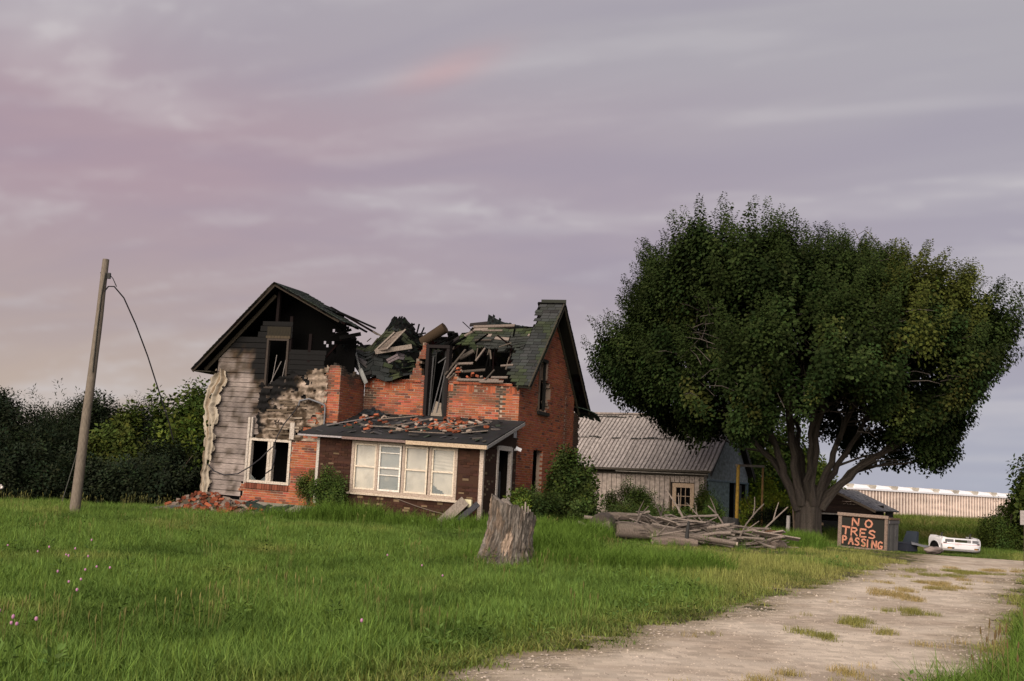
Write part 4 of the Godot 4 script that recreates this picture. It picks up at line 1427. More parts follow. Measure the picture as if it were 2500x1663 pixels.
func build_shed() -> void:
	var a := -0.436
	var h := thing("shed", "tan ribbed shed with grey metal roof and teal corrugated gable behind the maple", "shed", Transform3D(Basis(Vector3.UP, a), Vector3(9.12, 0.05, -52.0)))
	var mb: MB
	# front wall: ribbed boards, each a sheet with a groove after it
	var x := -13.0
	while x < -0.02:
		var b := minf(x + 0.235, 0.0)
		mb = MB.new()
		mb.col = shade(Color(0.48, 0.41, 0.355), rf(0.9, 1.07))
		if not (x > -1.95 and b < -0.5):
			mb.span(x, b - 0.022, 0.0, 2.5, -0.1, rf(0.0, 0.01))
		else:
			mb.span(x, b - 0.022, 2.22, 2.5, -0.1, 0.0)
		part(h, "wall_board", mb, M.metal)
		x += 0.235
	mb = MB.new()
	mb.col = Color(0.10, 0.08, 0.065)
	mb.span(-13.0, -1.65, 0.0, 2.72, -0.16, -0.1)
	mb.span(-0.5, -0.12, 0.0, 2.72, -0.16, -0.1)
	mb.span(-1.65, -0.5, 2.2, 2.72, -0.16, -0.1)
	mb.col = Color(0.09, 0.075, 0.06)
	mb.span(-13.0, 0.05, 2.5, 2.72, -0.1, 0.02)
	mb.span(-13.0, 0.3, 2.68, 2.8, 0.1, 0.42)
	part(h, "wall", mb, M.wood_any)
	mb = MB.new()
	mb.col = Color(0.22, 0.2, 0.17)
	mb.beam(Vector3(-4.2, 2.62, 0.44), Vector3(0.2, 2.6, 0.46), 0.09, 0.04)
	part(h, "gutter", mb, M.metal)
	# ochre door with nine panes
	mb = MB.new()
	mb.col = Color(0.46, 0.36, 0.26)
	mb.span(-1.58, -1.40, 0.02, 2.18, -0.06, 0.03)
	mb.span(-0.74, -0.56, 0.02, 2.18, -0.06, 0.03)
	mb.span(-1.40, -0.74, 1.98, 2.18, -0.06, 0.03)
	mb.span(-1.40, -0.74, 0.02, 0.8, -0.06, 0.03)
	mb.span(-1.19, -1.165, 0.8, 1.98, -0.05, 0.024)
	mb.span(-0.975, -0.95, 0.8, 1.98, -0.05, 0.024)
	mb.span(-1.40, -0.74, 1.18, 1.205, -0.05, 0.02)
	mb.span(-1.40, -0.74, 1.58, 1.605, -0.05, 0.02)
	var d := part(h, "door", mb, M.paint)
	for i in 3:
		for j in 3:
			mb = MB.new()
			mb.span(-1.40 + i * 0.218, -1.2 + i * 0.218, 0.82 + j * 0.4, 1.17 + j * 0.4, -0.03, -0.02)
			part(d, "pane", mb, M.dark_glass)
	mb = MB.new()
	mb.col = Color(0.2, 0.19, 0.18)
	mb.box(Vector3(-1.47, 1.05, 0.06), Vector3(0.06, 0.1, 0.05))
	part(d, "handle", mb, M.metal)
	# torn edge strip beside the door
	mb = MB.new()
	mb.col = Color(0.32, 0.27, 0.22)
	mb.beam(Vector3(-1.72, 0.2, 0.04), Vector3(-1.66, 1.5, 0.05), 0.1, 0.02)
	mb.beam(Vector3(-1.66, 1.5, 0.05), Vector3(-1.7, 2.45, 0.05), 0.13, 0.02)
	part(h, "trim_strip", mb, M.paint)
	# corner post, dark gap
	mb = MB.new()
	mb.col = Color(0.13, 0.125, 0.12)
	mb.span(-0.1, 0.02, 0.0, 2.6, -0.1, 0.04)
	part(h, "corner_post", mb, M.wood_up)
	# roof panels with standing ribs
	var w := 8.0
	var rise := 2.85
	var roof := func(u: float, v: float) -> Vector3:
		return Vector3(lerpf(-13.3, 0.35, u), 2.76 + rise * v - 0.14 * sin(v * 9.4) * 0.25, 0.45 - (w * 0.5 + 0.45) * v)
	for k in 34:
		for r in 2:
			mb = MB.new()
			mb.col = shade(Color(0.45, 0.41, 0.385), rf(0.87, 1.08))
			var u0 := k / 34.0
			var u1 := (k + 1) / 34.0
			var v0 := r * 0.5
			var lift := Vector3(0, 0.02 - 0.012 * r + rf(0, 0.01), 0)
			mb.sheet(func(u: float, v: float) -> Vector3: return roof.call(lerpf(u0, u1 - 0.001, u), v0 + (0.515 if r == 0 else 0.5) * v) + lift, 2, 6, null, 0.02)
			for j in 5:
				var p0: Vector3 = roof.call(u1, v0 + 0.5 * j / 5.0)
				var p1: Vector3 = roof.call(u1, v0 + 0.5 * (j + 1) / 5.0)
				mb.col = Color(0.26, 0.225, 0.205)
				mb.beam(p0 + lift + Vector3(0, 0.02, 0), p1 + lift + Vector3(0, 0.02, 0), 0.035, 0.045)
				var half := Vector3(-13.65 / 68.0, 0, 0)
				mb.beam(p0 + half + lift + Vector3(0, 0.02, 0), p1 + half + lift + Vector3(0, 0.02, 0), 0.035, 0.045)
			part(h, "roof_panel", mb, M.metal)
	mb = MB.new()
	mb.col = Color(0.045, 0.045, 0.04)
	for k in 90:   # leaf litter caught on the lap and ridge
		var u := rng.randf()
		var v: float = [0.505, 0.93][k % 2] + rf(-0.012, 0.015)
		mb.box(roof.call(u, v) + Vector3(0, 0.05, 0), Vector3(rf(0.15, 0.6), 0.04, rf(0.03, 0.1)), Basis.from_euler(Vector3(0.6, rf(-0.1, 0.1), 0)))
	part(h, "leaf_litter", mb, M.soil, "stuff")
	mb = MB.new()
	mb.col = Color(0.33, 0.28, 0.25)
	mb.span(-13.3, 0.35, 2.76 + rise - 0.03, 2.76 + rise + 0.05, -w * 0.5 - 0.18, -w * 0.5 + 0.18)
	part(h, "ridge_cap", mb, M.metal)
	mb = MB.new()
	mb.col = Color(0.12, 0.11, 0.10)
	mb.sheet(func(u: float, v: float) -> Vector3: return Vector3(lerpf(0.35, -13.3, u), 2.76 + rise * v, -w - 0.45 + (w * 0.5 + 0.45) * v), 2, 2, null, 0.04)
	part(h, "roof_panel", mb, M.metal)
	# teal corrugated gable end with a dark opening
	var wave := func(z0: float, z1: float, y0: float, topf: Callable, col: Color) -> MB:
		var m := MB.new()
		var n := int((z0 - z1) / 0.03)
		for i in n:
			var za := lerpf(z0, z1, float(i) / n)
			var zb := lerpf(z0, z1, float(i + 1) / n)
			var xa := 0.022 * cos(i * PI * 0.5) + 0.03
			var xb := 0.022 * cos((i + 1) * PI * 0.5) + 0.03
			m.col = shade(col, 1.0)
			m.quad(Vector3(xa, y0, za), Vector3(xb, y0, zb), Vector3(xb, topf.call(zb), zb), Vector3(xa, topf.call(za), za))
		return m
	var teal := Color(0.26, 0.35, 0.365)
	part(h, "corrugated_sheet", wave.call(-0.1, -4.1, 0.0, func(_z: float) -> float: return 2.35, teal), M.metal)
	part(h, "corrugated_sheet", wave.call(-0.1, -w, 2.42, func(z: float) -> float: return maxf(2.43, 2.72 + rise * (1.0 - absf(z + w * 0.5) / (w * 0.5))), Color(0.31, 0.36, 0.37)), M.metal)
	part(h, "corrugated_sheet", wave.call(-5.0, -6.6, 0.0, func(_z: float) -> float: return 2.3, Color(0.075, 0.09, 0.09)), M.metal)
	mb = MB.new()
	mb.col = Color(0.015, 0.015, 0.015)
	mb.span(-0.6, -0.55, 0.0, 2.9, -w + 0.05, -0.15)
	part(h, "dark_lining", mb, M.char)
	mb = MB.new()
	mb.col = Color(0.17, 0.24, 0.27)
	mb.span(0.0, 0.1, 2.35, 2.43, -w, 0.0)
	mb.span(0.0, 0.08, 0.0, 2.35, -7.95, -7.55)
	part(h, "door_track", mb, M.metal)
	mb = MB.new()
	mb.col = Color(0.05, 0.045, 0.04)
	mb.beam(Vector3(0.32, 2.6, 0.5), Vector3(0.32, 2.72 + rise, -w * 0.5), 0.16, 0.04, Vector3(1, 0, 0))
	mb.beam(Vector3(0.32, 2.4, -w - 0.6), Vector3(0.32, 2.72 + rise, -w * 0.5), 0.2, 0.04, Vector3(1, 0, 0))
	mb.hexa([Vector3(-13, 0, -w), Vector3(0, 0, -w), Vector3(0, 0, -w - 0.1), Vector3(-13, 0, -w - 0.1), Vector3(-13, 2.7, -w), Vector3(0, 2.7, -w), Vector3(0, 2.7, -w - 0.1), Vector3(-13, 2.7, -w - 0.1)])
	part(h, "barge_board", mb, M.wood_any)
	# pipe goal frame in front of the gable
	var g := thing("pipe_frame", "rusty yellow pipe frame with a pale crossbar before the teal shed end", "frame")
	for q in [[9.7, -48.0, 3.0, 0.075, Color(0.50, 0.31, 0.045)], [11.1, -49.6, 3.05, 0.05, Color(0.26, 0.16, 0.05)]]:
		mb = MB.new()
		mb.col = q[4]
		var b := on_ground(q[0], q[1])
		mb.tube([b, b + Vector3(0.02, q[2] * 0.5, 0), b + Vector3(0.04, q[2], 0)], [q[3], q[3], q[3]], 8)
		part(g, "post", mb, M.metal)
	mb = MB.new()
	mb.col = Color(0.27, 0.23, 0.19)
	mb.beam(Vector3(9.65, 3.03, -47.95), Vector3(11.16, 3.08, -49.62), 0.1, 0.1)
	part(g, "crossbar", mb, M.metal)


func build_garage() -> void:
	var bz := Vector3(-0.52, 0, 0.85)
	var h := thing("low_garage", "low dark garage with speckled grey shingle roof behind the lettered crate", "garage", Transform3D(Basis(Vector3(0.85, 0, 0.52), Vector3.UP, bz), Vector3(15.95, 0.05, -56.0)))
	var mb := MB.new()
	for i in 9:
		mb = MB.new()
		mb.col = shade(Color(0.075, 0.05, 0.04), rf(0.8, 1.2))
		var y: float = 1.12 + i * 0.12
		var half := clampf(2.0 * (2.3 - y - 0.06) / 0.92, 0.05, 1.95)
		mb.span(-half, half, y, y + 0.115, -0.1, rf(0, 0.012))
		part(h, "board", mb, M.wood_across)
	mb = MB.new()
	mb.col = Color(0.5, 0.48, 0.45)
	mb.span(-1.6, 1.15, 1.05, 1.12, -0.05, 0.03)
	part(h, "lintel", mb, M.paint)
	mb = MB.new()
	mb.col = Color(0.03, 0.026, 0.022)
	mb.span(-2.0, -1.6, -0.2, 1.3, -0.1, 0.0)
	mb.span(1.15, 1.9, -0.2, 1.3, -0.1, 0.0)
	mb.span(-1.9, 1.9, -0.2, 1.6, -2.6, -2.5)
	mb.span(1.82, 1.9, -0.2, 1.3, -4.6, -3.2)
	part(h, "wall", mb, M.wood_any)
	for s in [-1, 1]:
		mb = MB.new()
		mb.col = Color(0.07, 0.06, 0.05)
		var map := func(u: float, v: float) -> Vector3:
			return Vector3(s * 2.15 * (1.0 - v), 1.33 + 0.97 * v, lerpf(0.2, -4.8, u) * s + (0.0 if s == 1 else -4.6))
		mb.sheet(map, 2, 2, null, 0.05)
		part(h, "roof_deck", mb, M.wood_any)
		var sh := MB.new()
		for r in 16:
			for k in 34:
				sh.col = shade(Color(0.25, 0.245, 0.245), rf(0.4, 1.5))
				var c: Vector3 = map.call((k + rf(0.2, 0.8)) / 34.0, (r + 0.5) / 16.0)
				sh.box(c + Vector3(0, 0.012, 0), Vector3(0.16, 0.015, 0.15), Basis(Vector3(0, 0, 1), -s * 0.42))
		part(h, "shingles", sh, M.shingle, "stuff")
		mb = MB.new()
		mb.col = Color(0.33, 0.26, 0.19)
		mb.beam(Vector3(s * 2.18, 1.28, 0.22), Vector3(0, 2.26, 0.22), 0.11, 0.03, Vector3(0, 0, 1))
		part(h, "barge_board", mb, M.wood_any)
	# a dark car parked in the opening shows only its glint
	mb = MB.new()
	mb.col = Color(0.02, 0.022, 0.026)
	mb.hexa([Vector3(-0.9, 0.25, 0), Vector3(0.9, 0.25, 0), Vector3(0.9, 0.25, -2.2), Vector3(-0.9, 0.25, -2.2), Vector3(-0.85, 0.75, 0.05), Vector3(0.85, 0.75, 0.05), Vector3(0.8, 0.8, -2.2), Vector3(-0.8, 0.8, -2.2)])
	var xf := Transform3D(h.transform.basis, h.transform * Vector3(0.1, 0, 0.25))
	var car := thing("parked_car", "dark car nose just visible in the shade of the low garage", "car", xf)
	part(car, "body", mb, M.plastic)
	mb = MB.new()
	mb.col = Color(0.02, 0.02, 0.02)
	for sx in [-0.7, 0.7]:
		mb.tube([Vector3(sx - 0.1, 0.3, -0.4), Vector3(sx + 0.1, 0.3, -0.4)], [0.3, 0.3], 10)
	part(car, "tyre", mb, M.rubber)
	mb = MB.new()
	mb.col = Color(0.5, 0.36, 0.24)
	mb.span(-0.75, -0.4, 0.52, 0.64, 0.05, 0.08)
	part(car, "headlight", mb, M.plastic)
	# pale box and blue bin beyond the crate
	mb = MB.new()
	mb.col = Color(0.62, 0.57, 0.48)
	mb.span(-0.17, 0.17, 0.0, 1.6, -0.3, 0.3)
	mb.col = Color(0.35, 0.32, 0.27)
	mb.span(-0.1, 0.1, 1.2, 1.25, 0.3, 0.31)
	whole("storage_box", "cream metal cabinet standing between the low garage and the blue bin", "cabinet", mb, M.plastic, yaw(-0.3, Vector3(18.35, 0.15, -59.0)))
	var bin := thing("blue_bin", "dark blue steel bin beyond the lettered crate", "bin", yaw(-0.35, Vector3(19.15, 0.0, -60.0)))
	mb = MB.new()
	mb.col = Color(0.02, 0.035, 0.085)
	mb.hexa([Vector3(-0.27, 0, 0.6), Vector3(0.27, 0, 0.6), Vector3(0.27, 0, -0.6), Vector3(-0.27, 0, -0.6), Vector3(-0.3, 1.38, 0.7), Vector3(0.3, 1.38, 0.7), Vector3(0.3, 1.38, -0.7), Vector3(-0.3, 1.38, -0.7)])
	for k in 3:
		mb.span(-0.25 + k * 0.23, -0.21 + k * 0.23, 0.1, 1.2, 0.6, 0.72)
	part(bin, "body", mb, M.metal)
	mb = MB.new()
	mb.col = Color(0.015, 0.02, 0.04)
	mb.span(-0.33, 0.33, 1.38, 1.44, -0.75, 0.75)
	part(bin, "rim", mb, M.metal)
	for q in [[-0.24, Color(0.6, 0.5, 0.05)], [-0.02, Color(0.7, 0.68, 0.68)]]:
		mb = MB.new()
		mb.col = q[1]
		mb.span(q[0], q[0] + 0.14, 1.12, 1.3, 0.7, 0.735)
		part(bin, "sticker", mb, M.plastic)


func build_greenhouse() -> void:
	var a := Vector3(49.5, 0, -178.0)
	var b := Vector3(104.0, 0, -214.0)
	var dx := (b - a).normalized()
	var h := thing("greenhouse", "long pale greenhouse with white gutters on the horizon", "greenhouse", Transform3D(Basis(dx, Vector3.UP, dx.cross(Vector3.UP)), a))
	var length := a.distance_to(b)
	var n := 84
	var w := length / n
	for i in n:
		var mb := MB.new()
		mb.col = shade(Color(0.64, 0.50, 0.42), 0.92 + 0.5 * nz(i * 1.3, 4.0) + rf(-0.05, 0.05))
		mb.span(i * w, i * w + w - 0.12, -0.2, 4.1, -0.06, 0.0)
		part(h, "wall_panel", mb, M.frosted)
		mb = MB.new()
		mb.col = Color(0.72, 0.63, 0.56)
		mb.span(i * w + w - 0.12, i * w + w, -0.2, 4.1, -0.08, 0.08)
		part(h, "mullion", mb, M.plastic)
	var mb := MB.new()
	mb.col = Color(0.66, 0.67, 0.70)
	mb.span(-1.0, length, 4.1, 4.38, -0.3, 0.25)
	part(h, "gutter", mb, M.plastic)
	for i in 12:   # bays of white roof between tan vents
		mb = MB.new()
		var x0 := i * length / 12.0
		var wd := length / 12.0
		mb.col = Color(0.64, 0.66, 0.70)
		mb.hexa([Vector3(x0 + wd * 0.30, 4.38, 0.1), Vector3(x0 + wd, 4.38, 0.1), Vector3(x0 + wd, 4.38, -12), Vector3(x0 + wd * 0.30, 4.38, -12), Vector3(x0 + wd * 0.36, 5.0, -0.5), Vector3(x0 + wd * 0.97, 4.86, -0.5), Vector3(x0 + wd * 0.97, 4.86, -11.5), Vector3(x0 + wd * 0.36, 5.0, -11.5)])
		part(h, "roof_bay", mb, M.plastic)
		mb = MB.new()
		mb.col = Color(0.62, 0.57, 0.48)
		mb.span(x0 + 0.02, x0 + wd * 0.33, 4.38, 4.98, -8.0, -0.2)
		part(h, "roof_vent", mb, M.frosted)
	mb = MB.new()
	mb.col = Color(0.4, 0.36, 0.32)
	mb.span(0.0, length, -0.2, 4.1, -60.0, -59.9)
	mb.span(-0.05, 0.05, -0.2, 4.1, -59.9, -0.1)
	part(h, "wall", mb, M.frosted)


func build_pole() -> void:
	var h := thing("utility_pole", "leaning grey wooden pole with a drooping black wire at the lawn's edge", "pole", Transform3D(Basis.IDENTITY, Vector3(-11.92, 0.3, -32.0)))
	var mb := MB.new()
	var pts := []
	var rr := []
	for i in 15:
		var t := i / 14.0
		pts.append(Vector3(0.24 * t, -0.3 + 7.56 * t, 0) + Vector3(0.03 * nz(t * 20.0, 1.0), 0, 0))
		rr.append(lerpf(0.145, 0.095, t) + 0.01 * nz(t * 30.0, 4.0))
	mb.col = Color(0.20, 0.17, 0.135)
	mb.tube(pts, rr, 10)
	part(h, "pole", mb, M.wood_up)
	mb = MB.new()
	mb.col = Color(0.04, 0.04, 0.035)
	mb.tube([Vector3(0.2, 4.0, 0.13), Vector3(0.215, 5.2, 0.13), Vector3(0.24, 6.2, 0.12), Vector3(0.3, 6.85, 0.12)], [0.018, 0.018, 0.018, 0.018], 5)
	part(h, "down_wire", mb, M.rubber)
	mb = MB.new()
	mb.col = Color(0.02, 0.02, 0.02)
	mb.box(Vector3(0.36, 6.78, 0.02), Vector3(0.09, 0.16, 0.1))
	mb.col = Color(0.1, 0.1, 0.1)
	mb.tube([Vector3(0.1, 6.86, 0), Vector3(0.4, 6.86, 0)], [0.015, 0.015], 5)
	part(h, "insulator", mb, M.metal)
	mb = MB.new()
	mb.col = Color(0.025, 0.025, 0.03)
	var o := Vector3(-11.92, 0.3, -32.0)
	var w := [Vector3(-11.68, 6.55, -31.95), Vector3(-11.55, 6.78, -32.0), Vector3(-11.42, 6.8, -32.1), Vector3(-11.22, 6.53, -32.4), Vector3(-10.98, 5.85, -32.9), Vector3(-10.74, 4.99, -33.5), Vector3(-10.52, 4.25, -33.8), Vector3(-10.32, 3.63, -34.0), Vector3(-10.18, 3.1, -34.3), Vector3(-10.1, 2.6, -34.6)]
	var ws := []
	var wr := []
	for p in w:
		ws.append(p - o)
		wr.append(0.02)
	mb.tube(ws, wr, 6)
	ws = [Vector3(0.36, 6.84, 0.02), Vector3(0.46, 6.72, -0.05), Vector3(0.56, 6.5, -0.12)]
	mb.tube(ws, [0.012, 0.012, 0.014], 5)
	part(h, "drooping_wire", mb, M.rubber)
	mb = MB.new()
	mb.col = Color(0.25, 0.25, 0.24)
	mb.tube([Vector3(0.05, 2.3, 0), Vector3(-0.7, 1.4, -1.5), Vector3(-1.5, 0.3, -3.0)], [0.012, 0.012, 0.012], 5)
	part(h, "guy_wire", mb, M.metal)


func log_mesh(length: float, r0: float, r1: float, bend: float, col: Color, sides := 8) -> MB:
	var mb := MB.new()
	var pts := []
	var rr := []
	var n := 7
	var s := rf(0, 100)
	for i in n:
		var t := i / (n - 1.0)
		pts.append(Vector3((t - 0.5) * length, bend * sin(t * PI) + 0.12 * bend * nz(t * 20.0, s), bend * nz(t * 14.0, s + 9.0)))
		rr.append(lerpf(r0, r1, t) * (1.0 + 0.25 * nz(t * 30.0, s + 5.0)))
	mb.col = col
	mb.tube(pts, rr, sides, true, 0.05 if sides > 7 else 0.0)
	return mb


func build_yard() -> void:
	var mb: MB
	# ---- big stump on the lawn
	var base := on_ground(0.12, -23.0)
	var h := thing("tree_stump", "broad grey broken tree stump standing on the lawn before the porch", "stump", Transform3D(Basis.IDENTITY, base))
	mb = MB.new()
	var bark := func(u: float, v: float) -> Vector3:
		var a := u * TAU
		var r := lerpf(0.6, 0.45, smoothstep(0.0, 0.6, v)) * (1.0 + 0.14 * nz(cos(a) * 9.0, sin(a) * 9.0, v * 2.0) + 0.13 * absf(nz(cos(a) * 52.0 + 3.0 * nz(v * 40.0, 2.0), sin(a) * 52.0, v * 16.0)) + 0.12 * absf(nz(cos(a) * 120.0, sin(a) * 120.0, v * 34.0)) + 0.06 * nz(cos(a) * 260.0, sin(a) * 260.0, v * 120.0) - 0.07)
		r += 0.1 * smoothstep(0.25, 0.0, v) * (0.6 + 0.4 * cos(a * 5.0))
		var top := 1.22 + 0.17 * (-cos(a)) + 0.12 * nz(cos(a) * 20.0, sin(a) * 20.0)
		return Vector3(r * cos(a) + 0.1 * v - 0.02, -0.1 + v * top, -r * sin(a))
	mb.surface(bark, 240, 44, func(u: float, v: float) -> Color:
		var a := u * TAU
		var c := Color(0.20, 0.165, 0.135).lerp(Color(0.30, 0.265, 0.23), smoothstep(-0.25, 0.25, nz(cos(a) * 40.0, sin(a) * 40.0, v * 30.0)))
		c = c.lerp(Color(0.36, 0.27, 0.2), 0.8 * smoothstep(0.22, 0.34, nz(cos(a) * 26.0, sin(a) * 26.0, v * 18.0 + 60.0)))
		return shade(c, 0.55 + 2.2 * absf(nz(cos(a) * 52.0 + 3.0 * nz(v * 40.0, 2.0), sin(a) * 52.0, v * 16.0))))
	part(h, "bark", mb, M.stump_bark)
	mb = MB.new()
	mb.surface(func(u: float, v: float) -> Vector3:
		var p: Vector3 = bark.call(u, 1.0)
		var c := Vector3(0.08, 1.08, 0)
		return c.lerp(p, v) + Vector3(0, -0.05 * (1.0 - v) + 0.03 * nz(u * 40.0, v * 9.0), 0), 48, 5, func(u: float, v: float) -> Color:
		return shade(Color(0.25, 0.215, 0.18), 1.0 + 0.6 * nz(u * 50.0, v * 20.0)))
	part(h, "cut_face", mb, M.wood_any)
	mb = MB.new()   # bare wood where bark has split off
	mb.surface(func(u: float, v: float) -> Vector3:
		var a := lerpf(4.3, 4.3 + 0.4 * sin(v * PI), u) + 0.3 * v + 0.25 * nz(v * 16.0, 2.0)
		var p: Vector3 = bark.call(a / TAU, 0.1 + 0.62 * v)
		var w := sin(v * PI)
		return p * Vector3(1.0 + 0.03 * w, 1, 1.0 + 0.05 * w - 0.06 * (1.0 - w)) + Vector3(0.02 * nz(v * 30.0, 2.0), 0, -0.01), 12, 24, func(u: float, v: float) -> Color:
		return Color(0.38, 0.29, 0.22).lerp(Color(0.22, 0.165, 0.12), smoothstep(-0.1, 0.35, nz(u * 30.0, v * 12.0))))
	part(h, "bare_wood", mb, M.wood_up)
	for s in [[0.3, 1.0, 0.15, 1.22], [0.36, 0.98, 0.05, 1.14], [0.24, 1.02, 0.22, 1.14], [0.4, 0.9, 0.1, 1.08]]:
		mb = MB.new()
		mb.col = shade(Color(0.31, 0.27, 0.23), rf(0.8, 1.1))
		mb.hexa([Vector3(s[0] - 0.03, 0.8, s[2] + 0.03), Vector3(s[0] + 0.03, 0.8, s[2] + 0.03), Vector3(s[0] + 0.03, 0.8, s[2] - 0.04), Vector3(s[0] - 0.03, 0.8, s[2] - 0.04), Vector3(s[0] - 0.015, s[3], s[2] + 0.01), Vector3(s[0] + 0.01, s[3], s[2] + 0.01), Vector3(s[0] + 0.01, s[3], s[2] - 0.01), Vector3(s[0] - 0.015, s[3], s[2] - 0.01)])
		part(h, "splinter", mb, M.wood_up)
	# ---- weathered boards leaning by the porch corner
	for q in [[-0.55, 0.55, 0.30], [-0.15, 0.5, 0.16]]:
		mb = MB.new()
		mb.col = Color(0.26, 0.22, 0.185) if q[0] < -0.3 else Color(0.05, 0.05, 0.055)
		mb.beam(HX * Vector3(q[0] - 0.45, 0.1, 3.2), HX * Vector3(q[0] + 0.15, q[1] + 0.25, 2.85), q[2], 0.06, HX.basis.z)
		whole("leaning_board", "wide weathered board leaning against the porch corner" if q[0] < -0.3 else "dark charred board leaning behind the weathered one at the porch corner", "board", mb, M.wood_any)
	# ---- heap of brick beside the plank gable
	var mound := func(x: float, z: float) -> float:
		var q := HX.affine_inverse() * Vector3(x, 0.5, z)
		return 0.62 * exp(-pow((q.x + 9.6) / 1.3, 2.0) - pow((q.z - 2.3) / 0.75, 2.0)) + 0.28 * exp(-pow((q.x + 7.9) / 1.1, 2.0) - pow((q.z - 2.8) / 0.6, 2.0))
	var heap := MB.new()
	var hmap := func(u: float, v: float) -> Vector3:
		var p := HX * Vector3(lerpf(-12.2, -5.9, u), 0, lerpf(4.4, 1.3, v))
		return Vector3(p.x, gh(p.x, p.z) - 0.06 + mound.call(p.x, p.z), p.z)
	heap.surface(hmap, 30, 16, func(u: float, v: float) -> Color: return Color(0.15, 0.09, 0.06).lerp(Color(0.08, 0.075, 0.05), smoothstep(-0.2, 0.3, nz(u * 30.0, v * 20.0))))
	var hp := part(self, "rubble", heap, M.soil, "stuff")
	tag(hp, "low mound of broken brick and earth beside the plank gable")
	for k in 190:
		var u := clampf(rng.randfn(0.44, 0.16), 0.05, 0.9)
		var v := clampf(rng.randfn(0.6, 0.2), 0.1, 0.95)
		if k > 130:
			u = rf(0.5, 0.85)
			v = rf(0.3, 0.7)
		var p: Vector3 = hmap.call(u, v)
		mb = MB.new()
		mb.col = shade(BRICK, rf(0.3, 0.95)) if k % 3 else Color(0.27, 0.21, 0.17)
		mb.hexa([Vector3(-0.1, -0.035, 0.05), Vector3(0.1 * rf(0.4, 1), -0.035, 0.05), Vector3(0.1, -0.035, -0.05), Vector3(-0.1, -0.035, -0.05), Vector3(-0.1 * rf(0.4, 1), 0.04, 0.05), Vector3(0.1, 0.04, 0.05 * rf(0.4, 1)), Vector3(0.1 * rf(0.6, 1), 0.04, -0.05), Vector3(-0.1, 0.04, -0.05)])
		whole("rubble_brick", "broken brick in the heap beside the plank gable", "brick", mb, M.brick, Transform3D(Basis.from_euler(Vector3(rf(-0.6, 0.6), rf(0, TAU), rf(-0.6, 0.6))).scaled(Vector3.ONE * rf(0.8, 1.25)), p + Vector3(0, 0.05, 0)), "bricks heaped beside the plank gable")
	mb = MB.new()
	mb.col = Color(0.10, 0.095, 0.10)
	mb.beam(HX * Vector3(-10.9, -0.25, 3.2), HX * Vector3(-8.3, 0.16, 2.7), 0.12, 0.1)
	whole("fallen_gutter", "long dark gutter lying across the brick heap", "gutter", mb, M.metal)
	var sheet := MB.new()
	sheet.sheet(func(u: float, v: float) -> Vector3: return HX * Vector3(lerpf(-8.6, -6.7, u) + 0.7 * v, -0.2 + 0.42 * v * smoothstep(0.0, 0.8, v) + 0.07 * sin(u * 8.0) - 0.15 * (1.0 - u) * (1.0 - v), lerpf(3.5, 2.5, v)), 16, 8, func(u: float, v: float) -> bool: return v < 0.98 - 0.3 * absf(nz(u * 50.0, 2.0)), 0.03, func(_u: float, _v: float) -> Color: return shade(Color(0.022, 0.036, 0.03), rf(0.6, 1.4)))
	whole("fallen_roofing", "dark green sheet of roofing lying on the grass under the big empty window", "roofing", sheet, M.shingle)
	# ---- brushwood and logs
	for q in [[4.3, -31.7, 2.4, 0.2, 0.16, 0.15, Color(0.33, 0.27, 0.225), "long pale barkless log along the front of the brush pile", 0.06],
			[2.75, -31.6, 0.75, 0.34, 0.3, 1.2, Color(0.15, 0.125, 0.105), "thick short dark log end at the near corner of the brush pile", 0.12],
			[7.55, -32.6, 0.6, 0.2, 0.2, -0.25, Color(0.24, 0.13, 0.075), "short reddish cut log at the far end of the brush pile", 0.12],
			[5.2, -31.3, 2.3, 0.12, 0.06, -0.22, Color(0.34, 0.28, 0.235), "slim bent limb sloping down along the front of the brush pile", 0.1],
			[4.6, -30.9, 1.2, 0.16, 0.12, 0.1, Color(0.36, 0.285, 0.235), "split log half sunk in the grass before the brush pile", -0.06],
			[3.4, -32.2, 1.6, 0.13, 0.1, 0.35, Color(0.28, 0.23, 0.19), "brown log resting high on the brush pile", 0.5],
			[7.6, -31.9, 0.5, 0.12, 0.1, 0.5, Color(0.3, 0.24, 0.2), "small split log lying in grass beyond the brush pile", 0.02]]:
		mb = log_mesh(q[2], q[3], q[4], 0.06, shade(q[6], 0.8), 14)
		var b := Basis(Vector3.UP, q[5]) * Basis(Vector3(0, 0, 1), rf(-0.08, 0.05))
		var lg := thing("log", q[7], "log", Transform3D(b, on_ground(q[0], q[1]) + Vector3(0, q[8] + q[3] * 0.7, 0)))
		part(lg, "trunk", mb, M.bark)
		mb = MB.new()
		mb.col = shade(q[6], 1.25)
		mb.tube([Vector3(-q[2] * 0.5 - 0.012, 0, 0), Vector3(-q[2] * 0.5 + 0.03, 0, 0)], [q[3] * 0.9, q[3] * 0.93], 10)
		mb.tube([Vector3(q[2] * 0.5 - 0.03, 0, 0), Vector3(q[2] * 0.5 + 0.012, 0, 0)], [q[4] * 0.93, q[4] * 0.9], 10)
		part(lg, "cut_end", mb, M.wood_any)
	var protos := []
	for k in 9:
		var m := log_mesh(rf(0.8, 2.2), rf(0.02, 0.055), rf(0.01, 0.022), rf(0.03, 0.16), shade(Color(0.34, 0.285, 0.245), rf(0.3, 1.15)), 6)
		var fork: Vector3 = Vector3(rf(-0.1, 0.3), 0.05, 0)
		m.tube([fork, fork + Vector3(0.25, 0.12, rf(-0.1, 0.1)), fork + Vector3(0.5, 0.22, rf(-0.2, 0.2))], [0.022, 0.017, 0.01], 5)
		protos.append(m.mesh(M.bark))
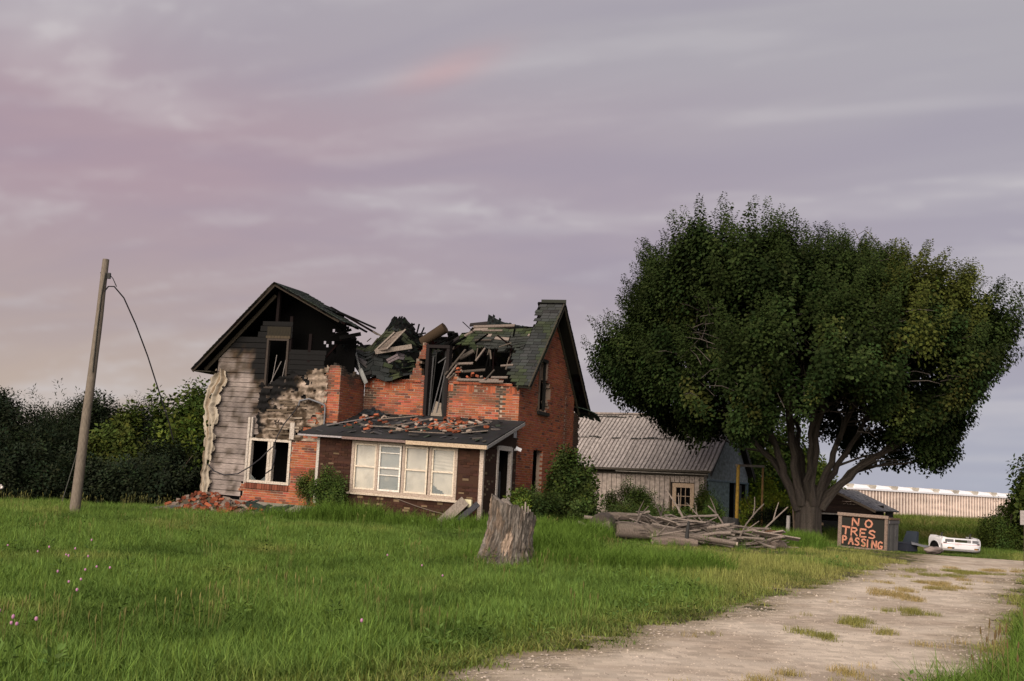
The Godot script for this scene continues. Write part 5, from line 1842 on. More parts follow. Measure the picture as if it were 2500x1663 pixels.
	for k in 250:
		var a := rf(0, TAU)
		var r := sqrt(rng.randf())
		var cx := 5.05 + 2.55 * r * cos(a)
		var cz := -32.4 + 1.0 * r * sin(a)
		var top := 0.52 * (1.0 - r * r) * (1.0 - 0.25 * smoothstep(5.0, 7.5, cx))
		var y := gh(cx, cz) + rf(0.08, 0.18 + top)
		var b := Basis(Vector3.UP, rf(-0.8, 0.8) + (PI if k % 2 else 0.0)) * Basis(Vector3(0, 0, 1), rf(-0.28, 0.28)) * Basis(Vector3.RIGHT, rf(0, TAU))
		if k < 7:
			b = Basis(Vector3.UP, rf(0, TAU)) * Basis(Vector3(0, 0, 1), rf(0.6, 1.3))
			cx = 3.8 + 0.6 * k
			y = gh(cx, cz) + 0.6
		var o := MeshInstance3D.new()
		o.name = numbered(self, "branch")
		o.mesh = protos[k % 9]
		add_child(o, true)
		o.transform = Transform3D(b.scaled(Vector3.ONE * rf(0.7, 1.1)), Vector3(cx, y, cz))
		tag(o, "bare dead branch in the brush pile before the shed", "branch", "branches heaped in the brush pile")
	for k in 16:
		mb = MB.new()
		mb.col = shade(Color(0.30, 0.25, 0.215), rf(0.5, 1.15))
		mb.span(-rf(0.3, 0.8), rf(0.3, 0.8), -0.015, 0.02, -rf(0.04, 0.1), rf(0.04, 0.1))
		var bx := rf(3.4, 7.6)
		var bz := -32.2 + rf(-0.5, 0.7)
		whole("scrap_board", "pale broken board thrown on the brush pile", "board", mb, M.wood_any, Transform3D(Basis.from_euler(Vector3(rf(-0.5, 0.5), rf(-0.9, 0.9), rf(-0.3, 0.3))), Vector3(bx, gh(bx, bz) + rf(0.35, 0.75), bz)), "boards thrown on the brush pile")
	mb = log_mesh(0.75, 0.09, 0.03, 0.02, Color(0.06, 0.06, 0.06), 7)
	whole("charred_post", "short black pointed stake standing at the front of the brush pile", "stake", mb, M.char, Transform3D(Basis(Vector3(0, 0, 1), 1.5), on_ground(4.95, -30.9) + Vector3(0, 0.3, 0)))
	mb = log_mesh(0.8, 0.34, 0.28, 0.02, Color(0.05, 0.05, 0.05), 10)
	whole("dark_drum", "dark rounded stump behind the right of the brush pile", "stump", mb, M.bark, Transform3D(Basis(Vector3(0, 0, 1), 1.57), on_ground(6.9, -35.0) + Vector3(0, 0.35, 0)))
	# ---- lettered crate
	build_crate()
	build_car_front()
	# ---- junk beside the crate
	var seat := thing("dumped_car_seat", "torn dark blue car seat dumped beside the lettered crate", "seat", yaw(-0.9, on_ground(13.75, -39.4)))  # a thrown-out car seat
	mb = MB.new()
	mb.col = Color(0.02, 0.026, 0.038)
	mb.hexa([Vector3(-0.3, 0.05, 0.3), Vector3(0.3, 0.05, 0.3), Vector3(0.3, 0.05, -0.3), Vector3(-0.3, 0.05, -0.3), Vector3(-0.27, 0.3, 0.32), Vector3(0.27, 0.3, 0.32), Vector3(0.27, 0.26, -0.3), Vector3(-0.27, 0.26, -0.3)])
	mb.hexa([Vector3(-0.28, 0.3, 0.34), Vector3(0.28, 0.3, 0.34), Vector3(0.28, 0.3, -0.05), Vector3(-0.28, 0.3, -0.05), Vector3(-0.22, 0.36, 0.3), Vector3(0.22, 0.36, 0.3), Vector3(0.22, 0.34, 0.0), Vector3(-0.22, 0.34, 0.0)])
	part(seat, "cushion", mb, M.cloth)
	mb = MB.new()
	mb.col = Color(0.022, 0.028, 0.042)
	mb.hexa([Vector3(-0.28, 0.2, -0.2), Vector3(0.28, 0.2, -0.2), Vector3(0.28, 0.2, -0.36), Vector3(-0.28, 0.2, -0.36), Vector3(-0.2, 0.72, -0.42), Vector3(0.2, 0.72, -0.42), Vector3(0.2, 0.7, -0.52), Vector3(-0.2, 0.7, -0.52)])
	part(seat, "backrest", mb, M.cloth)
	mb = MB.new()
	mb.surface(func(u: float, v: float) -> Vector3:
		var a := u * TAU
		var b := (v - 0.5) * PI
		var r := 1.0 + 0.35 * nz(cos(a) * 14.0 * cos(b), sin(a) * 14.0 * cos(b), sin(b) * 14.0)
		return Vector3(0.24 * cos(a) * cos(b) * r, 0.14 + 0.12 * sin(b) * r, -0.18 * sin(a) * cos(b) * r), 24, 14, func(u: float, v: float) -> Color: return shade(Color(0.17, 0.14, 0.13), 1.0 + 1.0 * nz(u * 30.0, v * 20.0)))
	var s1 := whole("rag_bundle", "grey-brown bundle of rags on the drive edge beside the car seat", "bundle", mb, M.cloth, yaw(0.2, on_ground(14.5, -38.8)))
	s1.scale = Vector3(1.4, 1.1, 1.2)
	mb = MB.new()
	mb.surface(func(u: float, v: float) -> Vector3:
		var x := lerpf(-0.45, 0.5, u)
		return Vector3(x, 0.3 - 0.16 * u + 0.1 * sin(v * PI) * (1.0 - 0.5 * u) + 0.05 * nz(u * 20.0, v * 20.0), lerpf(0.2, -0.2, v)), 14, 8, func(_u: float, _v: float) -> Color: return Color(0.12, 0.125, 0.14))
	whole("tarpaulin", "crumpled grey-blue tarpaulin between the car seat and the rag bundle", "tarpaulin", mb, M.cloth, yaw(-0.2, on_ground(14.35, -39.2)))
	# ---- tyre, pallets and pipes before the shed
	mb = MB.new()
	mb.col = Color(0.02, 0.021, 0.022)
	mb.surface(func(u: float, v: float) -> Vector3:
		var a := u * TAU
		var b := v * TAU
		var r := 0.29 + 0.085 * cos(b)
		return Vector3(r * cos(a), r * sin(a), 0.12 * sin(b)), 26, 10)
	var ty := thing("tyre", "worn black tyre leaning in the weeds before the tan shed wall", "tyre", Transform3D(Basis.from_euler(Vector3(-0.5, 0.4, 0.3)), on_ground(5.55, -46.0) + Vector3(0, 0.55, 0)))
	part(ty, "tread", mb, M.rubber)
	var pal := thing("pallet", "grey pallet propped before the tan shed wall", "pallet", Transform3D(Basis.from_euler(Vector3(0.2, -0.35, 0.0)), on_ground(7.0, -47.6) + Vector3(0, 0.2, 0)))
	for k in 5:
		mb = MB.new()
		mb.col = shade(Color(0.09, 0.085, 0.08), rf(0.7, 1.3))
		mb.span(-0.6, 0.6, k * 0.14, k * 0.14 + 0.09, -0.02, 0.02)
		part(pal, "slat", mb, M.wood_across)
	for k in 3:
		mb = MB.new()
		mb.col = Color(0.06, 0.055, 0.05)
		mb.span(-0.6 + k * 0.54, -0.5 + k * 0.54, 0.0, 0.68, -0.12, -0.025)
		part(pal, "bearer", mb, M.wood_up)
	mb = MB.new()
	mb.col = Color(0.02, 0.022, 0.026)
	mb.surface(func(u: float, v: float) -> Vector3:
		var a := u * TAU
		var b := (v - 0.5) * PI
		var r := 1.0 + 0.4 * nz(cos(a) * 12.0, sin(a) * 12.0, sin(b) * 12.0)
		return Vector3(0.5 * cos(a) * cos(b) * r, 0.3 + 0.3 * sin(b) * r, -0.4 * sin(a) * cos(b) * r), 20, 12)
	whole("rubbish_bag", "black rubbish bag slumped under the leaning tyre", "bag", mb, M.plastic, Transform3D(Basis.IDENTITY, on_ground(5.1, -45.2)))
	for q in [[11.55, -46.8, 1.0, 0.09, Color(0.62, 0.60, 0.58), 0.03, "short white post standing behind the brush pile by the yellow frame"], [11.9, -47.0, 1.55, 0.05, Color(0.26, 0.2, 0.15), -0.1, "thin brown stake standing beside the short white post"], [12.1, -46.8, 0.8, 0.035, Color(0.45, 0.45, 0.45), -0.12, "bent grey pipe standing by the maple trunk"]]:
		mb = MB.new()
		mb.col = q[4]
		mb.tube([Vector3(0, -0.1, 0), Vector3(q[5] * 0.5, q[2] * 0.5, 0), Vector3(q[5], q[2], 0)], [q[3], q[3], q[3] * 0.9], 6)
		whole("stake", q[6], "stake", mb, M.wood_up, Transform3D(Basis.IDENTITY, on_ground(q[0], q[1])))
	# wooden notice cut by the edge of the view
	var sg := thing("notice_board", "pale weathered notice board on a post under the bush by the drive's end", "sign", yaw(-0.3, on_ground(15.42, -34.0)))
	mb = MB.new()
	mb.col = Color(0.15, 0.12, 0.09)
	mb.beam(Vector3(0, -0.1, 0), Vector3(0.02, 1.5, 0), 0.09, 0.09)
	part(sg, "post", mb, M.wood_up)
	mb = MB.new()
	mb.col = Color(0.34, 0.31, 0.30)
	mb.span(-0.14, 0.5, 1.2, 1.62, 0.05, 0.08)
	part(sg, "board", mb, M.wood_across)


func build_crate() -> void:
	var b := Basis(Vector3.UP, -0.58) * Basis(Vector3(0, 0, 1), -0.03)
	var h := thing("lettered_crate", "old wooden crate with a black panel hand-lettered in orange by the drive", "crate", Transform3D(b, Vector3(12.66, 0.05, -38.05)))
	# local: x to the right along the lettered face (ending at 0), z outward
	var w := 1.6
	var mb := MB.new()
	mb.col = Color(0.035, 0.03, 0.026)
	mb.span(-w, 0, 0.0, 1.1, -1.3, -0.03)
	part(h, "box", mb, M.wood_any)
	mb = MB.new()
	mb.col = Color(0.026, 0.024, 0.021)
	mb.span(-w + 0.1, -0.08, 0.14, 1.09, -0.03, 0.0)
	part(h, "black_panel", mb, M.siding)
	for q in [[-w - 0.02, -w + 0.1, 0.0, 1.15, 0.03], [-0.08, 0.02, 0.0, 1.15, 0.03], [-w + 0.1, -0.08, 0.0, 0.14, 0.028], [-w - 0.05, 0.04, 1.15, 1.25, 0.06]]:
		mb = MB.new()
		mb.col = shade(Color(0.24, 0.18, 0.145), rf(0.85, 1.15))
		mb.span(q[0], q[1], q[2], q[3], -0.04, q[4])
		part(h, "frame_board", mb, M.wood_any)
	for k in 5:
		mb = MB.new()
		mb.col = shade(Color(0.15, 0.145, 0.14), rf(0.75, 1.2))
		mb.span(0.0, 0.03 + rf(0, 0.012), 0.02, 1.13, -0.06 - k * 0.25 - 0.24, -0.06 - k * 0.25)
		part(h, "side_plank", mb, M.wood_up)
	for y in [0.0, 1.0]:
		mb = MB.new()
		mb.col = Color(0.14, 0.135, 0.135)
		mb.span(0.04, 0.07, y, y + 0.1, -1.3, -0.05)
		part(h, "batten", mb, M.wood_across)
	mb = MB.new()
	mb.col = Color(0.13, 0.13, 0.13)
	mb.span(0.04, 0.06, 0.55, 0.82, -1.15, -0.9)
	part(h, "hatch", mb, M.wood_any)
	mb = MB.new()
	mb.col = Color(0.17, 0.11, 0.07)
	mb.span(-w - 0.03, 0.08, 1.12, 1.18, -1.32, -0.045)
	part(h, "lid", mb, M.wood_any)
	# brush letters: strokes on a unit cell, x to the right, y up
	var glyphs := {
		"N": [[[0.05, 0], [0.08, 1]], [[0.08, 1], [0.85, 0.05]], [[0.85, 0.05], [0.9, 1]]],
		"O": [[[0.5, 1], [0.15, 0.8], [0.05, 0.45], [0.2, 0.1], [0.5, 0], [0.82, 0.15], [0.95, 0.5], [0.82, 0.85], [0.5, 1]]],
		"T": [[[0.0, 0.98], [1.0, 0.9]], [[0.5, 0.94], [0.45, 0]]],
		"R": [[[0.1, 0], [0.12, 1]], [[0.12, 1], [0.7, 0.95], [0.85, 0.75], [0.65, 0.55], [0.14, 0.48]], [[0.4, 0.5], [0.9, 0]]],
		"E": [[[0.1, 0], [0.12, 1]], [[0.12, 1], [0.85, 0.97]], [[0.12, 0.52], [0.7, 0.5]], [[0.1, 0.02], [0.9, 0.05]]],
		"S": [[[0.88, 0.85], [0.6, 1], [0.25, 0.92], [0.15, 0.7], [0.4, 0.55], [0.75, 0.42], [0.85, 0.2], [0.6, 0.02], [0.1, 0.1]]],
		"P": [[[0.1, 0], [0.12, 1]], [[0.12, 1], [0.7, 0.95], [0.85, 0.72], [0.65, 0.5], [0.14, 0.46]]],
		"A": [[[0.0, 0], [0.5, 1]], [[0.5, 1], [0.95, 0]], [[0.22, 0.4], [0.78, 0.38]]],
		"I": [[[0.5, 0], [0.5, 1]]],
		"G": [[[0.9, 0.85], [0.55, 1], [0.18, 0.8], [0.1, 0.4], [0.3, 0.05], [0.75, 0.05], [0.9, 0.4], [0.55, 0.42]]],
	}
	for line in [["NO", [-1.16, -0.73], 0.80, 0.25, 0.24], ["TRES", [-1.48, -1.2, -0.9, -0.61], 0.49, 0.25, 0.26], ["PASSING", [-1.47, -1.255, -1.05, -0.835, -0.67, -0.48, -0.29], 0.185, 0.165, 0.24]]:
		for i in line[0].length():
			var ch: String = line[0][i]
			mb = MB.new()
			mb.col = Color(0.58, 0.255, 0.165)
			for stroke in glyphs[ch]:
				for k in stroke.size() - 1:
					var wd: float = line[3] * (0.6 if ch == "I" else 1.0)
					var p0 := Vector3(line[1][i] + stroke[k][0] * wd + rf(-0.004, 0.004), line[2] - 0.03 * i * (0.5 if line[0] == "PASSING" else 0.8) + 0.045 + stroke[k][1] * line[4], 0.006)
					var p1 := Vector3(line[1][i] + stroke[k + 1][0] * wd, line[2] - 0.03 * i * (0.5 if line[0] == "PASSING" else 0.8) + 0.045 + stroke[k + 1][1] * line[4], 0.006)
					var d := (p1 - p0).normalized() * 0.012
					mb.beam(p0 - d, p1 + d, rf(0.044, 0.058), 0.006 + 0.0015 * k, Vector3(0, 0, 1))
			part(h, "painted_letter", mb, M.paint_stroke)


func build_car_front() -> void:
	var h := thing("car_front_end", "white front end of a car lying on the grass at the driveway's end", "car part", Transform3D(Basis(Vector3.UP, 0.2) * Basis(Vector3(0, 0, 1), -0.03) * Basis.from_scale(Vector3(1, 0.84, 1)), Vector3(16.85, 0.08, -42.2)))  # only the front end of a car, without the rest
	var hw := 0.78
	var face := func(x: float, y: float) -> float:   # how far the nose stands out
		var e := absf(x) / hw
		var z := 0.0
		z += 0.1 * smoothstep(0.36, 0.28, y)            # bumper
		z -= 0.06 * smoothstep(0.14, 0.04, y)
		z -= 0.12 * smoothstep(0.5, 0.62, y)             # top edge rolls back
		return z - 0.2 * pow(e, 5.0)
	var slot := func(x: float, y: float) -> bool:
		if y > 0.4 and y < 0.53:
			return (x > -0.66 and x < -0.37) or (x > -0.33 and x < 0.33) or (x > 0.37 and x < 0.66)
		if y > 0.12 and y < 0.19:
			return absf(absf(x) - 0.52) < 0.13
		return false
	var white := Color(0.62, 0.62, 0.65)
	var top := func(x: float) -> float:
		return 0.575 + 0.05 * smoothstep(0.5, 0.73, absf(x)) - 0.02 * smoothstep(0.73, 0.78, absf(x))
	var mb := MB.new()
	mb.sheet(func(u: float, v: float) -> Vector3:
		var x := lerpf(-hw, hw, u)
		var y: float = 0.02 + (top.call(x) - 0.02) * v
		return Vector3(x, y, face.call(x, y)), 70, 36, func(u: float, v: float) -> bool:
		var x := lerpf(-hw, hw, u)
		return not slot.call(x, 0.02 + (top.call(x) - 0.02) * v), 0.015, func(u: float, v: float) -> Color:
		var dirt := smoothstep(0.3, 0.0, v) * 0.5 + smoothstep(0.1, 0.5, nz(u * 40.0, v * 16.0)) * 0.35
		if absf(absf(u - 0.5) - 0.27) < 0.004 and v > 0.5:
			return Color(0.15, 0.15, 0.15)
		return white.lerp(Color(0.3, 0.26, 0.21), dirt) if v > 0.06 else Color(0.05, 0.05, 0.05))
	part(h, "nose_panel", mb, M.plastic)
	mb = MB.new()
	mb.col = white
	mb.sheet(func(u: float, v: float) -> Vector3:
		var x := lerpf(-hw, hw, u)
		return Vector3(x, top.call(x) + 0.01 * sin(v * PI), face.call(x, 0.57) - 0.28 * v), 40, 3, null, 0.015)
	part(h, "top_lip", mb, M.plastic)
	for s in [-1.0, 1.0]:
		mb = MB.new()
		mb.col = white
		mb.sheet(func(u: float, v: float) -> Vector3:
			var z := lerpf(-0.14, -0.95, u) if s > 0 else lerpf(-0.95, -0.14, u)
			var y := 0.06 + (0.6 + 0.06 * smoothstep(-0.2, -0.6, z) - 0.06) * v
			return Vector3(s * (hw + 0.03 * sin(v * PI) - 0.04 * smoothstep(0.8, 1.0, v)), y, z), 44, 26, func(u: float, v: float) -> bool:
			var z := lerpf(-0.14, -0.95, u) if s > 0 else lerpf(-0.95, -0.14, u)
			var y := 0.06 + 0.58 * v
			return Vector2(z + 0.58, (y - 0.06) * 0.95).length() > 0.36, 0.015)
		part(h, "fender", mb, M.plastic)
		mb = MB.new()   # flare round the arch
		mb.col = white
		var arc := []
		var ar := []
		for k in 13:
			var a := PI * k / 12.0
			arc.append(Vector3(s * (hw + 0.02), 0.06 + 0.375 * sin(a), -0.58 + 0.36 * cos(a)))
			ar.append(0.02)
		mb.tube(arc, ar, 6)
		part(h, "arch_flare", mb, M.plastic)
	mb = MB.new()
	mb.col = Color(0.01, 0.01, 0.01)
	mb.span(-0.72, 0.72, 0.06, 0.36, -0.16, -0.12)  # dark box set behind the slots so they read black
	mb.span(-0.74, -0.7, 0.05, 0.45, -0.95, -0.2)
	mb.span(-0.72, 0.72, 0.36, 0.39, -0.3, -0.06)
	part(h, "slot_dark_box", mb, M.rubber)
	for s in [-1.0, 1.0]:   # broken lamps and a grille of thin bars in the openings
		mb = MB.new()
		mb.col = Color(0.12, 0.12, 0.13)
		mb.span(s * 0.515 - 0.14, s * 0.515 + 0.14, 0.41, 0.52, -0.06, -0.045)
		part(h, "headlight", mb, M.plastic)
		mb = MB.new()
		mb.col = Color(0.35, 0.16, 0.03)
		mb.span(s * 0.52 - 0.1, s * 0.52 + 0.05, 0.125, 0.18, 0.03, 0.04)
		part(h, "indicator", mb, M.plastic)
	for k in 5:
		mb = MB.new()
		mb.col = Color(0.04, 0.04, 0.04)
		mb.span(-0.33, 0.33, 0.41 + k * 0.024, 0.418 + k * 0.024, -0.05, -0.03)
		part(h, "grille_bar", mb, M.plastic)
	for s in [[-0.58, 0.22], [0.58, 0.22]]:
		mb = MB.new()
		mb.col = Color(0.02, 0.02, 0.02)
		mb.beam(Vector3(s[0] - 0.14, 0.58, -0.25), Vector3(s[0] - 0.1, 0.58 + 0.18, -0.32), 0.06, 0.05)
		mb.beam(Vector3(s[0] - 0.1, 0.74, -0.32), Vector3(s[0] - 0.05, 0.8, -0.32), 0.04, 0.04)
		part(h, "hinge_arm", mb, M.rubber)
	mb = MB.new()
	mb.col = Color(0.42, 0.10, 0.10)
	mb.sheet(func(u: float, v: float) -> Vector3:
		var x := lerpf(-hw, hw, u)
		var y := 0.325 + 0.012 * v
		return Vector3(x, y, face.call(x, y) + 0.004), 50, 1, null, 0.003)
	part(h, "pinstripe", mb, M.plastic)


func leaf(mb: MB, at: Vector3, d: Vector3, up: Vector3, length: float, width: float) -> void:
	var s := d.cross(up).normalized() * width * 0.5
	var n := s.cross(d).normalized()
	var a := at + d * length * 0.45 + n * width * 0.12
	var t := at + d * length - n * width * 0.1
	mb.tri(at, a + s, t)
	mb.tri(at, t, a - s)


func leaf_clump(n: int, shoot: float, spread: float, ln: float, wd: float, droop: float, var_ := 0.25) -> ArrayMesh:
	var mb := MB.new()
	for i in n:
		var t := (i + 0.5) / n
		var a := i * 2.4 + rf(-0.4, 0.4)
		var r := spread * (1.0 - 0.55 * t) * rf(0.35, 1.0)
		var at := Vector3(cos(a) * r, shoot * (t - 0.25), sin(a) * r)
		var d := Vector3(cos(a), rf(-droop, 0.6 * (1.0 - droop)) + 0.5 * t, sin(a)).normalized()
		d = (d + Vector3(rf(-0.4, 0.4), rf(-0.3, 0.3), rf(-0.4, 0.4))).normalized()
		var s := rf(0.7, 1.2)
		mb.col = shade(Color(rf(0.85, 1.15), 1, rf(0.8, 1.2)), rf(1.0 - var_, 1.0 + var_))
		leaf(mb, at, d, Vector3(rf(-0.5, 0.5), 1, rf(-0.5, 0.5)).normalized(), ln * s, wd * s)
	return mb.mesh(M.leaf)


func facing(d: Vector3, s: float) -> Basis:   # a basis whose y runs along d
	var y := d.normalized()
	var x := y.cross(Vector3(rf(-1, 1), rf(-0.3, 0.3), rf(-1, 1))).normalized()
	return Basis(x, y, x.cross(y)).scaled(Vector3.ONE * s)


func bush(called: String, label: String, category: String, at: Vector3, r: Vector3, n: int, clump: Mesh, tint: Color, group := "", rough := 0.35, size := Vector2(0.75, 1.2), dense := 0.45) -> Node3D:
	var h := thing(called, label, category, Transform3D(Basis.IDENTITY, at), group)
	var xfs := []
	var tints := []
	var seed_ := rf(0, 500)
	var lobes := []
	for i in 9:   # uneven clumps of different height make up the bush
		var a := rf(0, TAU)
		var rr := sqrt(rng.randf()) * 0.72
		var hh := rf(0.2, 0.72) * (1.0 - 0.35 * rr)
		lobes.append([Vector3(cos(a) * rr, hh, sin(a) * rr), rf(0.24, 0.44)])
	lobes.append([Vector3(rf(-0.2, 0.2), 0.72, 0), 0.28])
	while xfs.size() < n:
		var lb: Array = lobes[rng.randi() % lobes.size()]
		var d := Vector3(rng.randfn(), rng.randfn() + 0.2, rng.randfn()).normalized()
		var q := 1.0 + rough * 1.6 * nz(d.x * 16.0 + seed_, d.y * 16.0, d.z * 16.0)
		var k: float = pow(rng.randf(), dense) * q * lb[1]
		if rng.randf() < 0.1:
			k *= 1.4
		var p: Vector3 = (lb[0] + d * k * Vector3(1, 0.8, 1)) * r
		if rng.randf() < 0.22:   # skirts down to the ground
			p.y *= rng.randf()
		if p.y < 0.02:
			continue
		d = Vector3(p.x / r.x, p.y / r.y - 0.3, p.z / r.z).normalized()
		var dir := (Vector3(d.x, d.y * 0.5 + 0.75, d.z) + Vector3(rf(-0.4, 0.4), rf(-0.2, 0.4), rf(-0.4, 0.4)))
		xfs.append(Transform3D(facing(dir, rf(size.x, size.y)), p))
		var t := rf(0.6, 1.35) * (1.0 + 0.5 * nz(p.x * 8.0 + seed_, p.y * 8.0, p.z * 8.0))
		tints.append(Color(tint.r * t * rf(0.85, 1.2), tint.g * t, tint.b * t * rf(0.8, 1.2)))
	many(h, "foliage", clump, xfs, tints)
	var mb := MB.new()
	for i in 7:
		var a := rf(0, TAU)
		var rr := sqrt(rng.randf()) * 0.7
		var e := Vector3(cos(a) * rr * r.x, r.y * rf(0.55, 0.85), sin(a) * rr * r.z)
		mb.col = shade(Color(0.10, 0.08, 0.06), rf(0.7, 1.3))
		var w := 0.02 + 0.012 * r.y
		mb.tube([Vector3(e.x * 0.15, -0.1, e.z * 0.15), e * Vector3(0.5, 0.5, 0.5), e], [w, w * 0.7, w * 0.3], 5)
	part(h, "stems", mb, M.bark)
	return h


func crown_place(c: Vector3) -> Vector3:   # from the unit dome to the maple's own outline, whose right shoulder slopes
	var p := Vector3(c.x * (7.6 if c.x < 0 else 6.9) - 0.45, 6.3 + c.y * 3.7, c.z * 7.4)
	if c.y > 0:
		var top := ramp_at(p.x, [[-9.0, 6.6], [-8.3, 7.4], [-7.7, 8.5], [-7.0, 10.0], [-6.2, 11.3], [-5.5, 11.9], [-3.0, 12.0], [0.5, 12.0], [2.0, 11.9], [2.6, 11.5], [3.6, 10.6], [4.8, 9.8], [6.2, 8.3], [7.2, 7.2], [8.0, 6.7], [8.4, 6.4]])
		var dx := pow(minf(absf(c.x), 1.0), 1.176)
		var full := pow(maxf(1.0 - dx * dx, 0.03), 0.4)
		p.y = 6.3 + (top - 6.3) * 0.87 * minf(c.y / full, 1.1)
	else:
		p.x *= 1.0 - 0.12 * absf(c.y)
	return p


func build_maple() -> void:
	var base := Vector3(12.15, gh(12.1, -46.0), -46.0)
	var h := thing("maple_tree", "big spreading dark green maple with many stems beside the lettered crate", "tree", Transform3D(Basis.IDENTITY, base))
	var mb := MB.new()
	# trunk with flared foot
	var bark := Color(0.10, 0.085, 0.072)
	mb.surface(func(u: float, v: float) -> Vector3:
		var a := u * TAU
		var y := lerpf(-0.2, 2.3, v)
		var r := ramp_at(y, [[-0.2, 0.74], [0.1, 0.58], [0.5, 0.49], [1.2, 0.48], [1.7, 0.5], [2.1, 0.42], [2.3, 0.25]])
		r *= 1.0 + 0.12 * nz(cos(a) * 14.0, sin(a) * 14.0, y * 1.5) + 0.05 * cos(a * 6.0 + 1.0)
		return Vector3(r * cos(a) * (1.0 if y < 1.2 else 1.0 + 0.12 * (y - 1.2)) + 0.02, y, -r * sin(a) * 0.9), 72, 24, func(u: float, v: float) -> Color:
		return shade(bark, 1.0 + 1.0 * nz(cos(u * TAU) * 40.0, v * 12.0, sin(u * TAU) * 40.0)))
	part(h, "trunk", mb, M.bark)
	var ends := []
	var stems := [
		[[-0.42, 1.3, 0.1], [-1.05, 2.8, 0.25], [-1.75, 4.6, 0.5], [-3.3, 7.2, 1.2], [-5.0, 9.3, 1.8], 0.25],
		[[-0.4, 1.6, -0.1], [-1.3, 3.1, -0.3], [-2.6, 4.4, -0.7], [-4.6, 5.6, -1.2], [-5.8, 6.6, -1.5], 0.2],
		[[-0.35, 1.5, 0.3], [-0.72, 3.2, 0.6], [-1.05, 5.4, 0.9], [-1.7, 8.3, 1.6], [-2.4, 11.2, 2.2], 0.24],
		[[-0.2, 1.4, -0.2], [-0.36, 3.3, -0.5], [-0.6, 5.8, -0.8], [-0.9, 9.2, -1.2], [-1.2, 12.2, -1.5], 0.23],
		[[0.0, 1.5, 0.35], [0.08, 3.4, 0.75], [0.2, 5.8, 1.2], [0.2, 9.0, 2.0], [0.4, 12.0, 2.6], 0.2],
		[[0.1, 1.6, -0.3], [0.35, 3.4, -0.7], [0.6, 6.0, -1.1], [1.0, 9.2, -1.8], [1.6, 12.2, -2.2], 0.22],
		[[0.25, 1.5, 0.2], [0.72, 3.0, 0.5], [1.25, 4.8, 0.9], [2.2, 7.8, 1.5], [3.2, 10.6, 2.0], 0.22],
		[[0.35, 1.4, -0.1], [1.05, 2.7, -0.3], [1.9, 4.0, -0.5], [3.3, 6.6, -0.8], [4.8, 9.2, -1.0], 0.22],
		[[0.5, 1.35, 0.1], [1.45, 2.5, 0.3], [2.6, 3.5, 0.5], [4.3, 4.6, 0.7], [5.7, 6.0, 0.8], 0.22],
		[[0.5, 1.7, 0.0], [1.9, 3.0, -0.2], [3.3, 3.9, -0.4], [5.0, 4.4, -0.7], [5.6, 4.7, -1.0], 0.12],
		[[0.0, 1.7, -0.4], [0.1, 3.3, -1.4], [0.2, 5.0, -2.8], [0.4, 7.0, -4.4], [0.5, 9.0, -5.6], 0.2],
		[[-0.1, 1.7, 0.4], [-0.35, 3.6, 1.5], [-0.6, 5.4, 2.9], [-0.8, 7.4, 4.2], [-1.0, 9.6, 5.0], 0.15],
	]
	for s in stems:
		mb = MB.new()
		mb.col = shade(bark, rf(0.85, 1.2))
		var w: float = s[5]
		var pts := []
		var rr := []
		for k in 19:   # a smooth curve through the five points
			var t := k / 18.0 * 4.0
			var i := mini(int(t), 3)
			var f := t - i
			var g := func(j: int) -> Vector3:
				var q: Array = s[clampi(j, 0, 4)]
				return Vector3(q[0], q[1], q[2])
			var p: Vector3 = (g.call(i) as Vector3).cubic_interpolate(g.call(i + 1), g.call(i - 1), g.call(i + 2), f)
			p.y = minf(p.y, 10.2 + 0.08 * k)
			pts.append(p + 0.22 * Vector3(nz(k * 6.0, w * 90.0), 0, nz(k * 6.0, w * 150.0)))
			rr.append(w * 0.82 * lerpf(1.0, 0.22, pow(k / 18.0, 0.8)))
		mb.tube(pts, rr, 12, true, 0.06)
		for b in 9:   # side limbs
			var k := int(rf(6, 18))
			var from: Vector3 = pts[k]
			var out := Vector3(from.x + rf(-1.5, 1.5), 0, from.z + rf(-1.5, 1.5)).normalized()
			var len_ := rf(1.6, 3.6)
			var mid := from + out * len_ * 0.5 + Vector3(0, rf(0.1, 0.7), 0)
			var end := from + out * len_ + Vector3(0, rf(0.3, 1.6), 0)
			end.y = minf(end.y, 10.6)
			var reach := Vector2(end.x, end.z).length()
			if reach > 5.6:
				end = Vector3(end.x * 5.6 / reach, end.y, end.z * 5.6 / reach)
				mid = (from + end) * 0.5 + Vector3(0, 0.2, 0)
			mb.tube([from, mid, end], [rr[k] * 0.5, rr[k] * 0.33, 0.015], 5)
			ends.append(end)
		part(h, "limb", mb, M.bark)
	# fine bare twigs inside the crown
	mb = MB.new()
	for i in 620:
		var a := rf(0, TAU)
		var r := rf(1.0, 5.0)
		var p := Vector3(cos(a) * r, rf(4.2, 9.0), sin(a) * r * 0.85)
		if i % 2:   # the bare dead twigs that show through the front of the crown
			p = Vector3(rf(-6.0, 3.5), rf(4.8, 8.6), rf(1.5, 6.4))
		var d := Vector3(cos(a) + rf(-0.7, 0.7), rf(-0.2, 0.9), sin(a) + rf(-0.7, 0.7)).normalized()
		mb.col = shade(Color(0.19, 0.165, 0.145), rf(0.6, 1.2))
		mb.tube([p, p + d * 0.5 + Vector3(rf(-0.1, 0.1), 0.08, 0), p + d * 1.1], [0.022, 0.015, 0.006], 3, false)
	part(h, "twigs", mb, M.bark, "stuff")
	var clumps := [leaf_clump(56, 1.3, 0.34, 0.155, 0.125, 0.8, 0.3), leaf_clump(48, 0.95, 0.38, 0.15, 0.12, 0.85, 0.3)]
	var xfs := [[], []]
	var tints := [[], []]
	var placed := 0
